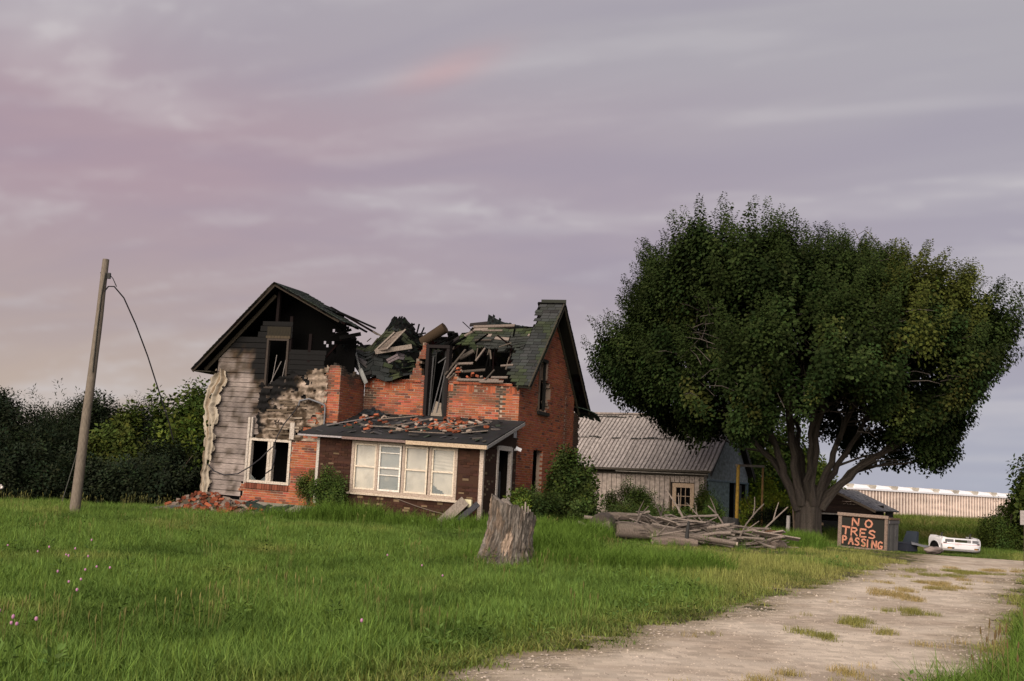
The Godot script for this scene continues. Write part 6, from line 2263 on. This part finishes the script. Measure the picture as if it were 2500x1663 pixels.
	while placed < 8600:
		var d := Vector3(rng.randfn(), rng.randfn(), rng.randfn()).normalized()
		var q := 1.0 + 0.42 * nz(d.x * 13.0, d.y * 13.0, d.z * 13.0 + 40.0) + 0.2 * nz(d.x * 34.0, d.y * 34.0, d.z * 34.0)
		var k := pow(rng.randf(), 0.26) * q * 0.93
		# a wide dome: squarish above, flatter below
		var c := Vector3(signf(d.x) * pow(absf(d.x), 0.85), signf(d.y) * pow(absf(d.y), 0.8), signf(d.z) * pow(absf(d.z), 0.85)) * k
		var p := Vector3(c.x * 8.5 - 0.25, 6.3 + c.y * (7.2 if c.y > 0 else 3.7), c.z * 7.4)
		p = crown_place(c)
		var rh := Vector2(p.x, p.z).length()
		if p.y < 6.8 and rh < 1.6 + (6.8 - p.y) * 0.85 + 1.2 * nz(p.x * 9.0, p.z * 9.0):
			continue
		if p.y < 2.8 + 3.0 * exp(-(p.x + 0.3) * (p.x + 0.3) / 8.0) + 0.65 * maxf(0.0, -p.x - 3.0) + 0.9 * maxf(0.0, p.x - 6.2) + 0.9 * nz(p.x * 12.0, p.z * 12.0, 9.0):
			continue
		if p.y > 3.5 and p.y < 9.5 and absf(p.x) < 6.0 and nz(p.x * 8.0, p.y * 8.0, p.z * 2.5 + 300.0) < 0.09:
			continue
		if p.y > 4.6 and p.y < 9.0 and absf(p.x + 1.0) < 5.0 and p.z > -1.0 and rng.randf() < 0.38:
			continue
		if p.z < -2.5 and rng.randf() < 0.6:
			continue
		if nz(p.x * 9.0, p.y * 9.0, p.z * 9.0 + 70.0) < -0.1:
			continue
		if nz(p.x * 5.0, p.y * 5.0, p.z * 5.0) < -0.2 - 0.1 * smoothstep(0.5, 1.0, k) or (k < 0.62 and rng.randf() < 0.55):
			continue
		var dir := Vector3(d.x * 0.9, 0.75 + 0.5 * d.y, d.z * 0.9) + Vector3(rf(-0.3, 0.3), rf(-0.2, 0.3), rf(-0.3, 0.3))
		var w := placed % 2
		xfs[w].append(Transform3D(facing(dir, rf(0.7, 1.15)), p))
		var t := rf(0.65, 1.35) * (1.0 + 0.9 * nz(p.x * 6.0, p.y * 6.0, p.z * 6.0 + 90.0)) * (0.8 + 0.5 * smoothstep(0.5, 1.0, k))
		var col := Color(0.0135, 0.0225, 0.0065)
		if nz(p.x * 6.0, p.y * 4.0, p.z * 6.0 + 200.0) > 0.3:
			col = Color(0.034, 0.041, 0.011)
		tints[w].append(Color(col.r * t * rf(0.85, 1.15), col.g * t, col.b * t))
		placed += 1
	for i in 760:   # upright sprays that break the outline
		var d := Vector3(rng.randfn(), rng.randfn() + 0.35, rng.randfn()).normalized()
		if d.y < -0.25:
			continue
		var q := 1.0 + 0.42 * nz(d.x * 13.0, d.y * 13.0, d.z * 13.0 + 40.0)
		var c := Vector3(signf(d.x) * pow(absf(d.x), 0.85), signf(d.y) * pow(absf(d.y), 0.8), signf(d.z) * pow(absf(d.z), 0.85)) * q * 0.9
		var p := crown_place(c)
		if p.y < 4.6 + 2.3 * exp(-p.x * p.x / 9.0) + 0.5 * maxf(0.0, -p.x - 3.8):
			continue
		if p.y < 8.5 and absf(p.x) < 5.0 and rng.randf() < 0.55:
			continue
		var dir := Vector3(d.x * 0.7 + rf(-0.3, 0.3), 0.8 + rf(-0.2, 0.4), d.z * 0.7 + rf(-0.3, 0.3)).normalized()
		var t := rf(0.8, 1.6)
		for j in 9:
			var along := j * 0.24
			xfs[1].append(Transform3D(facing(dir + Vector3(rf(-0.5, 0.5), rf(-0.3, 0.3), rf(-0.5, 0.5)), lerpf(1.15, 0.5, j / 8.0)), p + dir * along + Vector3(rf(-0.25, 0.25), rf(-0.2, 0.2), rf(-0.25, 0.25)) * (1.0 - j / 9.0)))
			var painted_sunlit := p.x > 1.2 and p.x < 5.0 and p.y > 6.5 and p.y < 10.5 and p.z > 1.0
			tints[1].append(Color(0.040 * t, 0.048 * t, 0.011 * t) if painted_sunlit else Color(0.0175 * t, 0.027 * t, 0.0075 * t))  # sunlight painted into the tint of the sprays on this side
	for w in 2:
		many(h, "crown", clumps[w], xfs[w], tints[w])


func build_plants() -> void:
	var small := leaf_clump(34, 0.55, 0.26, 0.1, 0.05, 0.4)
	var broad := leaf_clump(26, 0.5, 0.28, 0.15, 0.1, 0.6)
	var needle := leaf_clump(40, 0.8, 0.2, 0.12, 0.03, 0.1)
	var dark := Color(0.015, 0.022, 0.0115)
	# hedge of tall shrubs along the field's edge
	var hedge := [[-23.5, -42.0, 3.2, 3.9], [-20.6, -42.5, 3.0, 4.1], [-18.4, -42.0, 2.7, 4.0], [-16.6, -43.0, 2.6, 3.9], [-14.9, -42.2, 2.6, 4.0], [-13.4, -43.0, 2.2, 3.6]]
	var names := ["outermost shrub of the dark hedge, by the view's edge", "second shrub of the dark hedge with upright shoots on top", "tall dark hedge shrub with a bushy dark top behind the pole's outer side", "dark hedge shrub directly behind the leaning pole", "dark hedge shrub just house-side of the leaning pole", "lowest dark hedge shrub in the dip before the bright bush"]
	for i in hedge.size():
		var q: Array = hedge[i]
		bush("hedge_shrub", names[i], "shrub", on_ground(q[0], q[1]), Vector3(q[2], q[3], 2.0), 1900, needle if i % 2 else small, dark, "shrubs of the dark hedge", 0.3, Vector2(0.9, 1.5))
	# low filler in front of the hedge's foot
	bush("hedge_shrub", "low dark thicket at the hedge's foot behind the leaning pole", "shrub", on_ground(-18.5, -40.2), Vector3(6.5, 2.0, 1.2), 1500, small, dark, "shrubs of the dark hedge", 0.2, Vector2(0.9, 1.5))
	bush("hedge_shrub", "dark thicket at the hedge's foot between pole and farmhouse", "shrub", on_ground(-12.2, -40.0), Vector3(3.2, 2.2, 1.2), 900, small, dark, "shrubs of the dark hedge", 0.2, Vector2(0.9, 1.5))
	bush("bright_bush", "bright green bush growing against the plank end of the farmhouse", "bush", on_ground(-11.6, -41.5), Vector3(1.9, 4.6, 1.6), 1300, broad, Color(0.05, 0.075, 0.016), "", 0.35, Vector2(0.8, 1.3))
	bush("bright_bush", "lower yellow-green bush between the hedge and the tall bright bush", "bush", on_ground(-13.6, -41.0), Vector3(1.4, 3.5, 1.2), 800, broad, Color(0.045, 0.062, 0.014), "", 0.35, Vector2(0.8, 1.2))
	# scrub by the porch and the gable end
	var pb: Vector3 = HX * Vector3(-4.75, 0, 3.1)
	bush("porch_bush", "leafy green bush against the dark siding left of the porch windows", "bush", on_ground(pb.x, pb.z), Vector3(0.55, 1.55, 0.45), 420, small, Color(0.045, 0.075, 0.018), "", 0.35, Vector2(0.5, 0.8))
	pb = HX * Vector3(-5.75, 0, 2.4)
	bush("porch_bush", "small green bush at the corner between brick wall and porch", "bush", on_ground(pb.x, pb.z) + Vector3(0, 0.5, 0), Vector3(0.28, 0.85, 0.25), 110, small, Color(0.06, 0.085, 0.02), "", 0.3, Vector2(0.5, 0.8))
	bush("gable_bush", "tall spreading green bush before the brick gable end", "bush", on_ground(2.0, -34.8), Vector3(1.0, 2.5, 0.9), 1000, broad, Color(0.032, 0.05, 0.013), "", 0.4, Vector2(0.5, 0.9))
	bush("gable_bush", "low dark bush filling the gap between gable end and stump", "bush", on_ground(0.9, -33.6), Vector3(0.6, 1.2, 0.6), 380, small, Color(0.035, 0.055, 0.015), "", 0.35, Vector2(0.5, 0.9))
	bush("gable_bush", "bright leafy weed beside the porch doorway", "bush", on_ground(0.45, -33.3), Vector3(0.35, 1.25, 0.3), 150, broad, Color(0.07, 0.11, 0.02), "", 0.35, Vector2(0.4, 0.7))
	bush("yard_bush", "dense green bush before the tan shed wall, beside the tyre", "bush", on_ground(4.85, -44.0), Vector3(1.15, 1.75, 0.9), 700, small, Color(0.05, 0.075, 0.02), "", 0.45, Vector2(0.6, 1.0))
	bush("yard_bush", "low green bush between the pallet and the shed door", "bush", on_ground(7.3, -46.2), Vector3(0.8, 0.9, 0.6), 300, broad, Color(0.055, 0.085, 0.02), "", 0.35, Vector2(0.6, 0.9))
	bush("yard_bush", "low weeds in front of the pallet before the shed", "bush", on_ground(5.9, -43.5), Vector3(1.1, 0.95, 0.7), 360, small, Color(0.05, 0.08, 0.02), "", 0.4, Vector2(0.6, 0.9))
	bush("climbing_plant", "slim tall climbing plant beside the ochre shed door", "plant", on_ground(8.75, -50.3), Vector3(0.3, 2.3, 0.3), 210, broad, Color(0.055, 0.08, 0.018), "", 0.3, Vector2(0.5, 0.8))
	bush("climbing_plant", "bushy weed at the shed corner between door and teal end", "plant", on_ground(8.3, -45.5), Vector3(0.45, 1.7, 0.4), 260, small, Color(0.05, 0.085, 0.02), "", 0.35, Vector2(0.5, 0.8))
	# trees and vines behind the yard
	bush("yard_tree", "green tree rising behind the teal shed gable", "tree", on_ground(13.0, -62.0), Vector3(3.0, 7.2, 2.6), 1500, broad, Color(0.045, 0.072, 0.016), "", 0.4, Vector2(1.0, 1.7))
	bush("yard_tree", "tree with drooping pale leaves right behind the maple stems", "tree", on_ground(16.3, -61.5), Vector3(1.9, 4.6, 1.6), 800, broad, Color(0.09, 0.13, 0.024), "", 0.4, Vector2(0.8, 1.4))
	bush("vine_thicket", "bright yellow-green vine thicket between pipe frame and maple trunk", "bush", on_ground(11.9, -52.5), Vector3(1.5, 2.6, 1.1), 900, broad, Color(0.16, 0.22, 0.03), "", 0.35, Vector2(0.7, 1.1))
	bush("shade_thicket", "dark low thicket in the shade behind the maple trunk", "bush", on_ground(11.5, -49.5), Vector3(1.8, 1.2, 0.8), 500, small, Color(0.012, 0.016, 0.008), "", 0.3, Vector2(0.7, 1.1))
	# bush at the drive's end
	bush("roadside_bush", "big dark green bush at the far end of the driveway", "bush", on_ground(22.3, -45.5), Vector3(2.7, 4.3, 2.0), 1700, broad, Color(0.042, 0.064, 0.015), "", 0.45, Vector2(0.8, 1.3))
	bush("roadside_bush", "lower rounded bush before the greenhouse's near end", "bush", on_ground(20.3, -46.5), Vector3(1.0, 1.9, 1.0), 520, small, Color(0.045, 0.07, 0.016), "", 0.4, Vector2(0.7, 1.1))


func grass_clump(n: int, radius: float, h0: float, h1: float, width: float, lean: float, heads := 0.0) -> ArrayMesh:
	var mb := MB.new()
	for i in n:
		var a := rf(0, TAU)
		var r := radius * sqrt(rng.randf())
		var at := Vector3(cos(a) * r, -0.02, sin(a) * r)
		var h := rf(h0, h1)
		var b := rf(0, TAU)
		var l := Vector3(cos(b), 0, sin(b)) * h * rf(0.1, lean)
		var s := Vector3(-sin(b + rf(-1, 1)), 0, cos(b)) * width * rf(0.6, 1.2) * 0.5
		var m := at + l * 0.3 + Vector3(0, h * 0.58, 0)
		var t := at + l + Vector3(0, h * rf(0.8, 1.0), 0)
		var v := rf(0.6, 1.45)
		mb.col = Color(v * rf(0.85, 1.2), v, v * rf(0.7, 1.2))
		if rng.randf() < 0.08:
			mb.col = Color(2.2 * v, 1.5 * v, 2.2 * v)
		mb.quad(at - s, at + s, m + s * 0.8, m - s * 0.8)
		mb.tri(m - s * 0.8, m + s * 0.8, t)
		if rng.randf() < heads:   # a seed head on a thin stalk
			mb.col = Color(2.3, 1.25, 2.6) * v
			var q := at + Vector3(rf(-0.05, 0.05), h1 * rf(1.15, 1.5), rf(-0.05, 0.05))
			var w := Vector3(0.0025, 0, 0.001)
			mb.tri(at - w, at + w, q)
			var e := q + Vector3(rf(-0.015, 0.015), rf(0.04, 0.08), 0)
			mb.tri(q - w * 3.0, q + w * 3.0, e)
			mb.tri(q + Vector3(0, -0.02, 0), q + Vector3(0.004, 0.02, 0.007), e)
	return mb.mesh(M.grass)


func in_house(x: float, z: float) -> bool:
	var q := HX.affine_inverse() * Vector3(x, 0.4, z)
	return (q.x > -5.4 and q.x < 0.05 and q.z > -6.0 and q.z < 2.66) or (q.x > -10.0 and q.x < -5.4 and q.z > -6.0 and q.z < 1.62)


func build_grass() -> void:
	var short := [grass_clump(14, 0.15, 0.09, 0.24, 0.0095, 0.65), grass_clump(13, 0.16, 0.10, 0.28, 0.009, 0.85), grass_clump(14, 0.16, 0.10, 0.25, 0.0085, 0.55, 0.14)]
	var xfs := [[], [], []]
	var tints := [[], [], []]
	for i in 84000:   # the lawn
		var d := 7.5 + 39.0 * pow(rng.randf(), 1.15)
		var x := rf(-0.58, 0.62) * d + rf(-1.5, 1.5)
		var z := -d
		if in_house(x, z):
			continue
		var e := drive(x, z)
		if e > -0.05:
			continue
		var rim := smoothstep(-1.3, -0.1, e)
		if rng.randf() < rim * 0.35:
			continue
		var p := nz(x * 2.5, z * 2.5) + 0.5 * nz(x * 9.0, z * 9.0)
		var dry := smoothstep(0.0, 0.5, nz(x * 1.6 + 30.0, z * 2.2) + 0.25 * smoothstep(2.0, 9.0, x) - 0.2 + 0.35 * smoothstep(-6.0, -1.5, e) * smoothstep(0.5, 5.0, x))
		var w := 2 if dry > rng.randf() * 0.9 + 0.1 else i % 2
		var s := rf(0.75, 1.2) * (1.0 + 0.55 * p) * lerpf(1.0, 0.38, rim) * trim(x, z)
		xfs[w].append(Transform3D(Basis(Vector3.UP, rf(0, TAU)).scaled(Vector3(1, s, 1) * rf(0.9, 1.15)), on_ground(x, z)))
		var g := Color(0.108, 0.172, 0.037).lerp(Color(0.25, 0.235, 0.08), dry * 0.7)
		g = g.lerp(Color(0.055, 0.095, 0.020), smoothstep(0.05, 0.4, -p) * 0.75)
		g = g.lerp(Color(0.25, 0.2, 0.08), rim * rng.randf() * 0.6)
		tints[w].append(shade(g, rf(0.75, 1.25)))
	for w in 3:
		var o := many(self, "lawn_grass", short[w], xfs[w], tints[w])
		tag(o, ["unmown green lawn grass between the driveway and the farmhouse", "finer leaning blades mixed through the unmown lawn", "yellowing lawn grass with tan seed heads along the drive"][w])
	# tall rank grass: at house foot, round the stump and brush, by the drive's near edge
	var tall := grass_clump(18, 0.16, 0.35, 0.75, 0.013, 0.8, 0.03)
	var tx := []
	var tt := []
	for q in [[-3.0, -32.5, 4.5, 0.8, 520, 0.85], [1.2, -25.5, 0.9, 1.6, 380, 0.95], [1.7, -29.5, 1.1, 1.6, 320, 0.95], [2.6, -22.8, 2.0, 0.8, 330, 0.8], [0.1, -23.2, 1.2, 0.8, 200, 0.5], [4.8, -30.2, 3.6, 0.4, 50, 0.4], [9.3, -37.6, 1.2, 1.0, 220, 0.8], [8.2, -33.5, 1.2, 1.0, 200, 0.8], [-0.6, -31.4, 1.6, 0.6, 160, 0.7], [10.6, -42.0, 1.0, 1.6, 200, 0.8], [4.5, -40.0, 4.0, 3.0, 300, 0.6], [-4.6, -32.7, 1.2, 0.7, 170, 1.1], [6.3, -34.2, 2.4, 0.5, 180, 0.8], [5.1, -32.2, 2.5, 0.9, 110, 0.75]]:
		for k in q[4]:
			var a := rf(0, TAU)
			var r := sqrt(rng.randf())
			var x: float = q[0] + cos(a) * r * q[2]
			var z: float = q[1] + sin(a) * r * q[3]
			if in_house(x, z) or drive(x, z) > -0.1:
				continue
			tx.append(Transform3D(Basis(Vector3.UP, rf(0, TAU)).scaled(Vector3.ONE * q[5] * rf(0.6, 1.15)), on_ground(x, z)))
			tt.append(shade(Color(0.085, 0.145, 0.024), rf(0.7, 1.25)))
	for k in 5200:   # verge on the near side of the drive
		var d := rf(8.0, 30.0)
		var x := ramp_at(d, DRIVE_R) + 0.35 + pow(rng.randf(), 1.2) * 6.0
		if drive(x, -d) > -0.3 or x > 0.62 * d + 2.0:
			continue
		tx.append(Transform3D(Basis(Vector3.UP, rf(0, TAU)).scaled(Vector3.ONE * rf(0.45, 0.8)), on_ground(x, -d)))
		tt.append(shade(Color(0.085, 0.140, 0.026), rf(0.7, 1.3)))
	var o := many(self, "tall_grass", tall, tx, tt)
	tag(o, "tall rank green grass at the house foot, round the stump and on the near verge")
	# thin seed stalks and broad-leaved weeds scattered through the lawn
	var sm := MB.new()
	for i in 5:
		var a := rf(0, TAU)
		var b := Vector3(cos(a) * rf(0.02, 0.14), 0, sin(a) * rf(0.02, 0.14))
		var t := b + Vector3(rf(-0.07, 0.07), rf(0.28, 0.45), rf(-0.07, 0.07))
		sm.col = shade(Color(0.15, 0.155, 0.06), rf(0.7, 1.2))
		sm.tube([b, (b + t) * 0.5 + Vector3(0.01, 0, 0), t], [0.003, 0.0025, 0.002], 3, false)
		sm.tube([t, t + Vector3(0, 0.03, 0), t + Vector3(0.004, 0.07, 0)], [0.004, 0.008, 0.002], 4, false)
	var sx := []
	var sc := []
	for k in 470:
		var d := rf(9.0, 40.0)
		var x := rf(-0.56, 0.5) * d
		if k > 420:   # a fringe before the hedge
			d = rf(33.0, 39.0)
			x = rf(-20.0, -9.5)
		if in_house(x, -d) or drive(x, -d) > -0.4 or trim(x, -d) < 0.8:
			continue
		if k <= 420 and nz(x * 3.0, d * 3.0, 140.0) < 0.04 - 0.15 * smoothstep(2.0, 8.0, x):
			continue
		sx.append(Transform3D(Basis(Vector3.UP, rf(0, TAU)).scaled(Vector3.ONE * rf(0.7, 1.15)), on_ground(x, -d)))
		sc.append(shade(Color(1.0, 0.95, 0.85), rf(0.7, 1.3)))
	var so := many(self, "seed_stalks", sm.mesh(M.grass), sx, sc)
	tag(so, "thin tan seed stalks standing over the lawn and before the dark hedge")
	var weed := leaf_clump(18, 0.2, 0.16, 0.08, 0.04, 0.3)
	sx = []
	sc = []
	for k in 300:
		var d := rf(8.5, 32.0)
		var x := rf(-0.56, 0.4) * d
		if in_house(x, -d) or drive(x, -d) > -0.2 or nz(x * 2.5, d * 2.5, 77.0) < 0.0:
			continue
		sx.append(Transform3D(facing(Vector3(rf(-0.3, 0.3), 1, rf(-0.3, 0.3)), rf(0.6, 1.2)), on_ground(x, -d) + Vector3(0, 0.12, 0)))
		sc.append(shade(Color(0.075, 0.125, 0.03), rf(0.6, 1.2)))
	so = many(self, "lawn_weeds", weed, sx, sc)
	tag(so, "low broad-leaved weeds mixed into the lawn")
	# rough field beyond the drive's end
	tx = []
	tt = []
	for k in 15000:
		var d := 39.5 + 110.0 * pow(rng.randf(), 1.6)
		var x := rf(0.28, 0.62) * d
		if drive(x, -d) > -0.1:
			continue
		var p := nz(x * 1.4, d * 1.0, 7.0)
		var s := lerpf(0.22, 1.3, smoothstep(43.5, 62.0, d)) * rf(0.7, 1.3) * maxf(0.5, trim(x, -d))
		tx.append(Transform3D(Basis(Vector3.UP, rf(0, TAU)).scaled(Vector3(1.6, 1, 1.6) * s), on_ground(x, -d)))
		tt.append(shade(Color(0.09, 0.13, 0.024).lerp(Color(0.21, 0.175, 0.07), smoothstep(0.0, 0.4, p)), rf(0.65, 1.25)))
	o = many(self, "field_weeds", tall, tx, tt)
	tag(o, "rough weeds and grass of the field before the greenhouse")
	# tufts growing through the gravel
	tx = []
	tt = []
	var tuft := grass_clump(22, 0.13, 0.04, 0.12, 0.007, 1.1)
	for k in 9000:
		var d := rf(8.0, 37.0)
		var x := lerpf(ramp_at(d, DRIVE_L), ramp_at(d, DRIVE_R), clampf(rng.randfn(0.52, 0.2), 0, 1))
		if drive(x, -d) < 0.2:
			continue
		var mid := lerpf(ramp_at(d, DRIVE_L), ramp_at(d, DRIVE_R), 0.52)
		if nz(x * 14.0, d * 9.0, 90.0) < 0.2 + 0.16 * absf(x - mid):
			continue
		tx.append(Transform3D(Basis(Vector3.UP, rf(0, TAU)).scaled(Vector3.ONE * rf(0.6, 1.2)), on_ground(x, -d) + Vector3(0, 0.015, 0)))
		tt.append(shade(Color(0.17, 0.165, 0.05).lerp(Color(0.28, 0.21, 0.10), smoothstep(-0.1, 0.3, nz(x * 3.0, d * 3.0, 50.0))), rf(0.75, 1.25)))
	o = many(self, "dry_tufts", tuft, tx, tt)
	tag(o, "low dry grass tufts growing through the gravel driveway")
	# clover heads in the lawn
	var mb := MB.new()
	mb.col = Color(0.08, 0.12, 0.03)
	mb.tube([Vector3.ZERO, Vector3(0.01, 0.3, 0)], [0.004, 0.003], 4, false)
	var stalk := mb.mesh(M.grass)
	mb = MB.new()
	mb.col = Color(0.40, 0.19, 0.31)
	mb.surface(func(u: float, v: float) -> Vector3:
		var a := u * TAU
		var b := (v - 0.5) * PI
		return Vector3(0.01 + 0.02 * cos(a) * cos(b), 0.31 + 0.018 * sin(b), -0.02 * sin(a) * cos(b)), 8, 5)
	var head := mb.mesh(M.cloth)
	for q in [[130, 1372], [155, 1370], [195, 1375], [245, 1385], [215, 1372], [240, 1415], [265, 1405], [295, 1412], [200, 1392], [180, 1425], [232, 1440], [205, 1445], [55, 1540], [85, 1557], [90, 1600], [140, 1600], [30, 1640], [100, 1640], [12, 1650], [250, 1355], [920, 1385], [1000, 1402], [870, 1560], [60, 1355], [225, 1480], [1046, 1428]]:
		var px: float = q[0] * 0.4345 - 512.0
		var py: float = minf(q[1], 1560.0) * 0.4345 - 488.7 - px * 0.047 - 30.0
		var d := clampf(1.55 * 1138.0 / maxf(py, 20.0), 8.5, 30.0)
		var at := on_ground(px / 1138.0 * d, -d)
		var c := thing("clover_flower", "pink clover head standing in the lawn grass", "flower", Transform3D(Basis(Vector3.UP, rf(0, TAU)).scaled(Vector3(0.72, rf(0.9, 1.2), 0.72)), at), "clover flowers in the lawn")
		for m in [["stalk", stalk], ["flower_head", head]]:
			var k := MeshInstance3D.new()
			k.name = m[0]
			k.mesh = m[1]
			c.add_child(k)
	mb = MB.new()
	mb.col = Color(0.75, 0.7, 0.66)
	for k in 6:
		mb.box(Vector3(0.09 * cos(k), 0.62 + 0.05 * sin(k * 2.0), 0.05 * sin(k)), Vector3(0.1, 0.07, 0.08), Basis(Vector3.UP, k))
	mb.col = Color(0.06, 0.09, 0.03)
	mb.tube([Vector3.ZERO, Vector3(0, 0.6, 0)], [0.008, 0.006], 4)
	whole("white_flower", "white flower cluster before the hedge near the view's outer edge", "flower", mb, M.cloth, Transform3D(Basis.IDENTITY, on_ground(-15.4, -35.0)))
	# plantain stalks on the near verge
	mb = MB.new()
	mb.col = Color(0.17, 0.14, 0.06)
	mb.tube([Vector3.ZERO, Vector3(0.02, 0.25, 0), Vector3(0.05, 0.5, 0)], [0.004, 0.0035, 0.003], 4, false)
	mb.col = Color(0.12, 0.085, 0.04)
	mb.tube([Vector3(0.05, 0.49, 0), Vector3(0.053, 0.52, 0), Vector3(0.056, 0.56, 0)], [0.007, 0.009, 0.003], 6)
	var plant := mb.mesh(M.grass)
	tx = []
	tt = []
	for k in 90:
		var d := rf(9.5, 17.0)
		var x := ramp_at(d, DRIVE_R) + rf(0.0, 2.2)
		if drive(x, -d) > -0.25:
			continue
		tx.append(Transform3D(Basis(Vector3.UP, rf(0, TAU)).scaled(Vector3(1, rf(0.6, 1.2), 1)), on_ground(x, -d)))
		tt.append(Color(1, 1, 1))
	o = many(self, "plantain_stalks", plant, tx, tt)
	tag(o, "brown plantain seed stalks standing over the near verge")
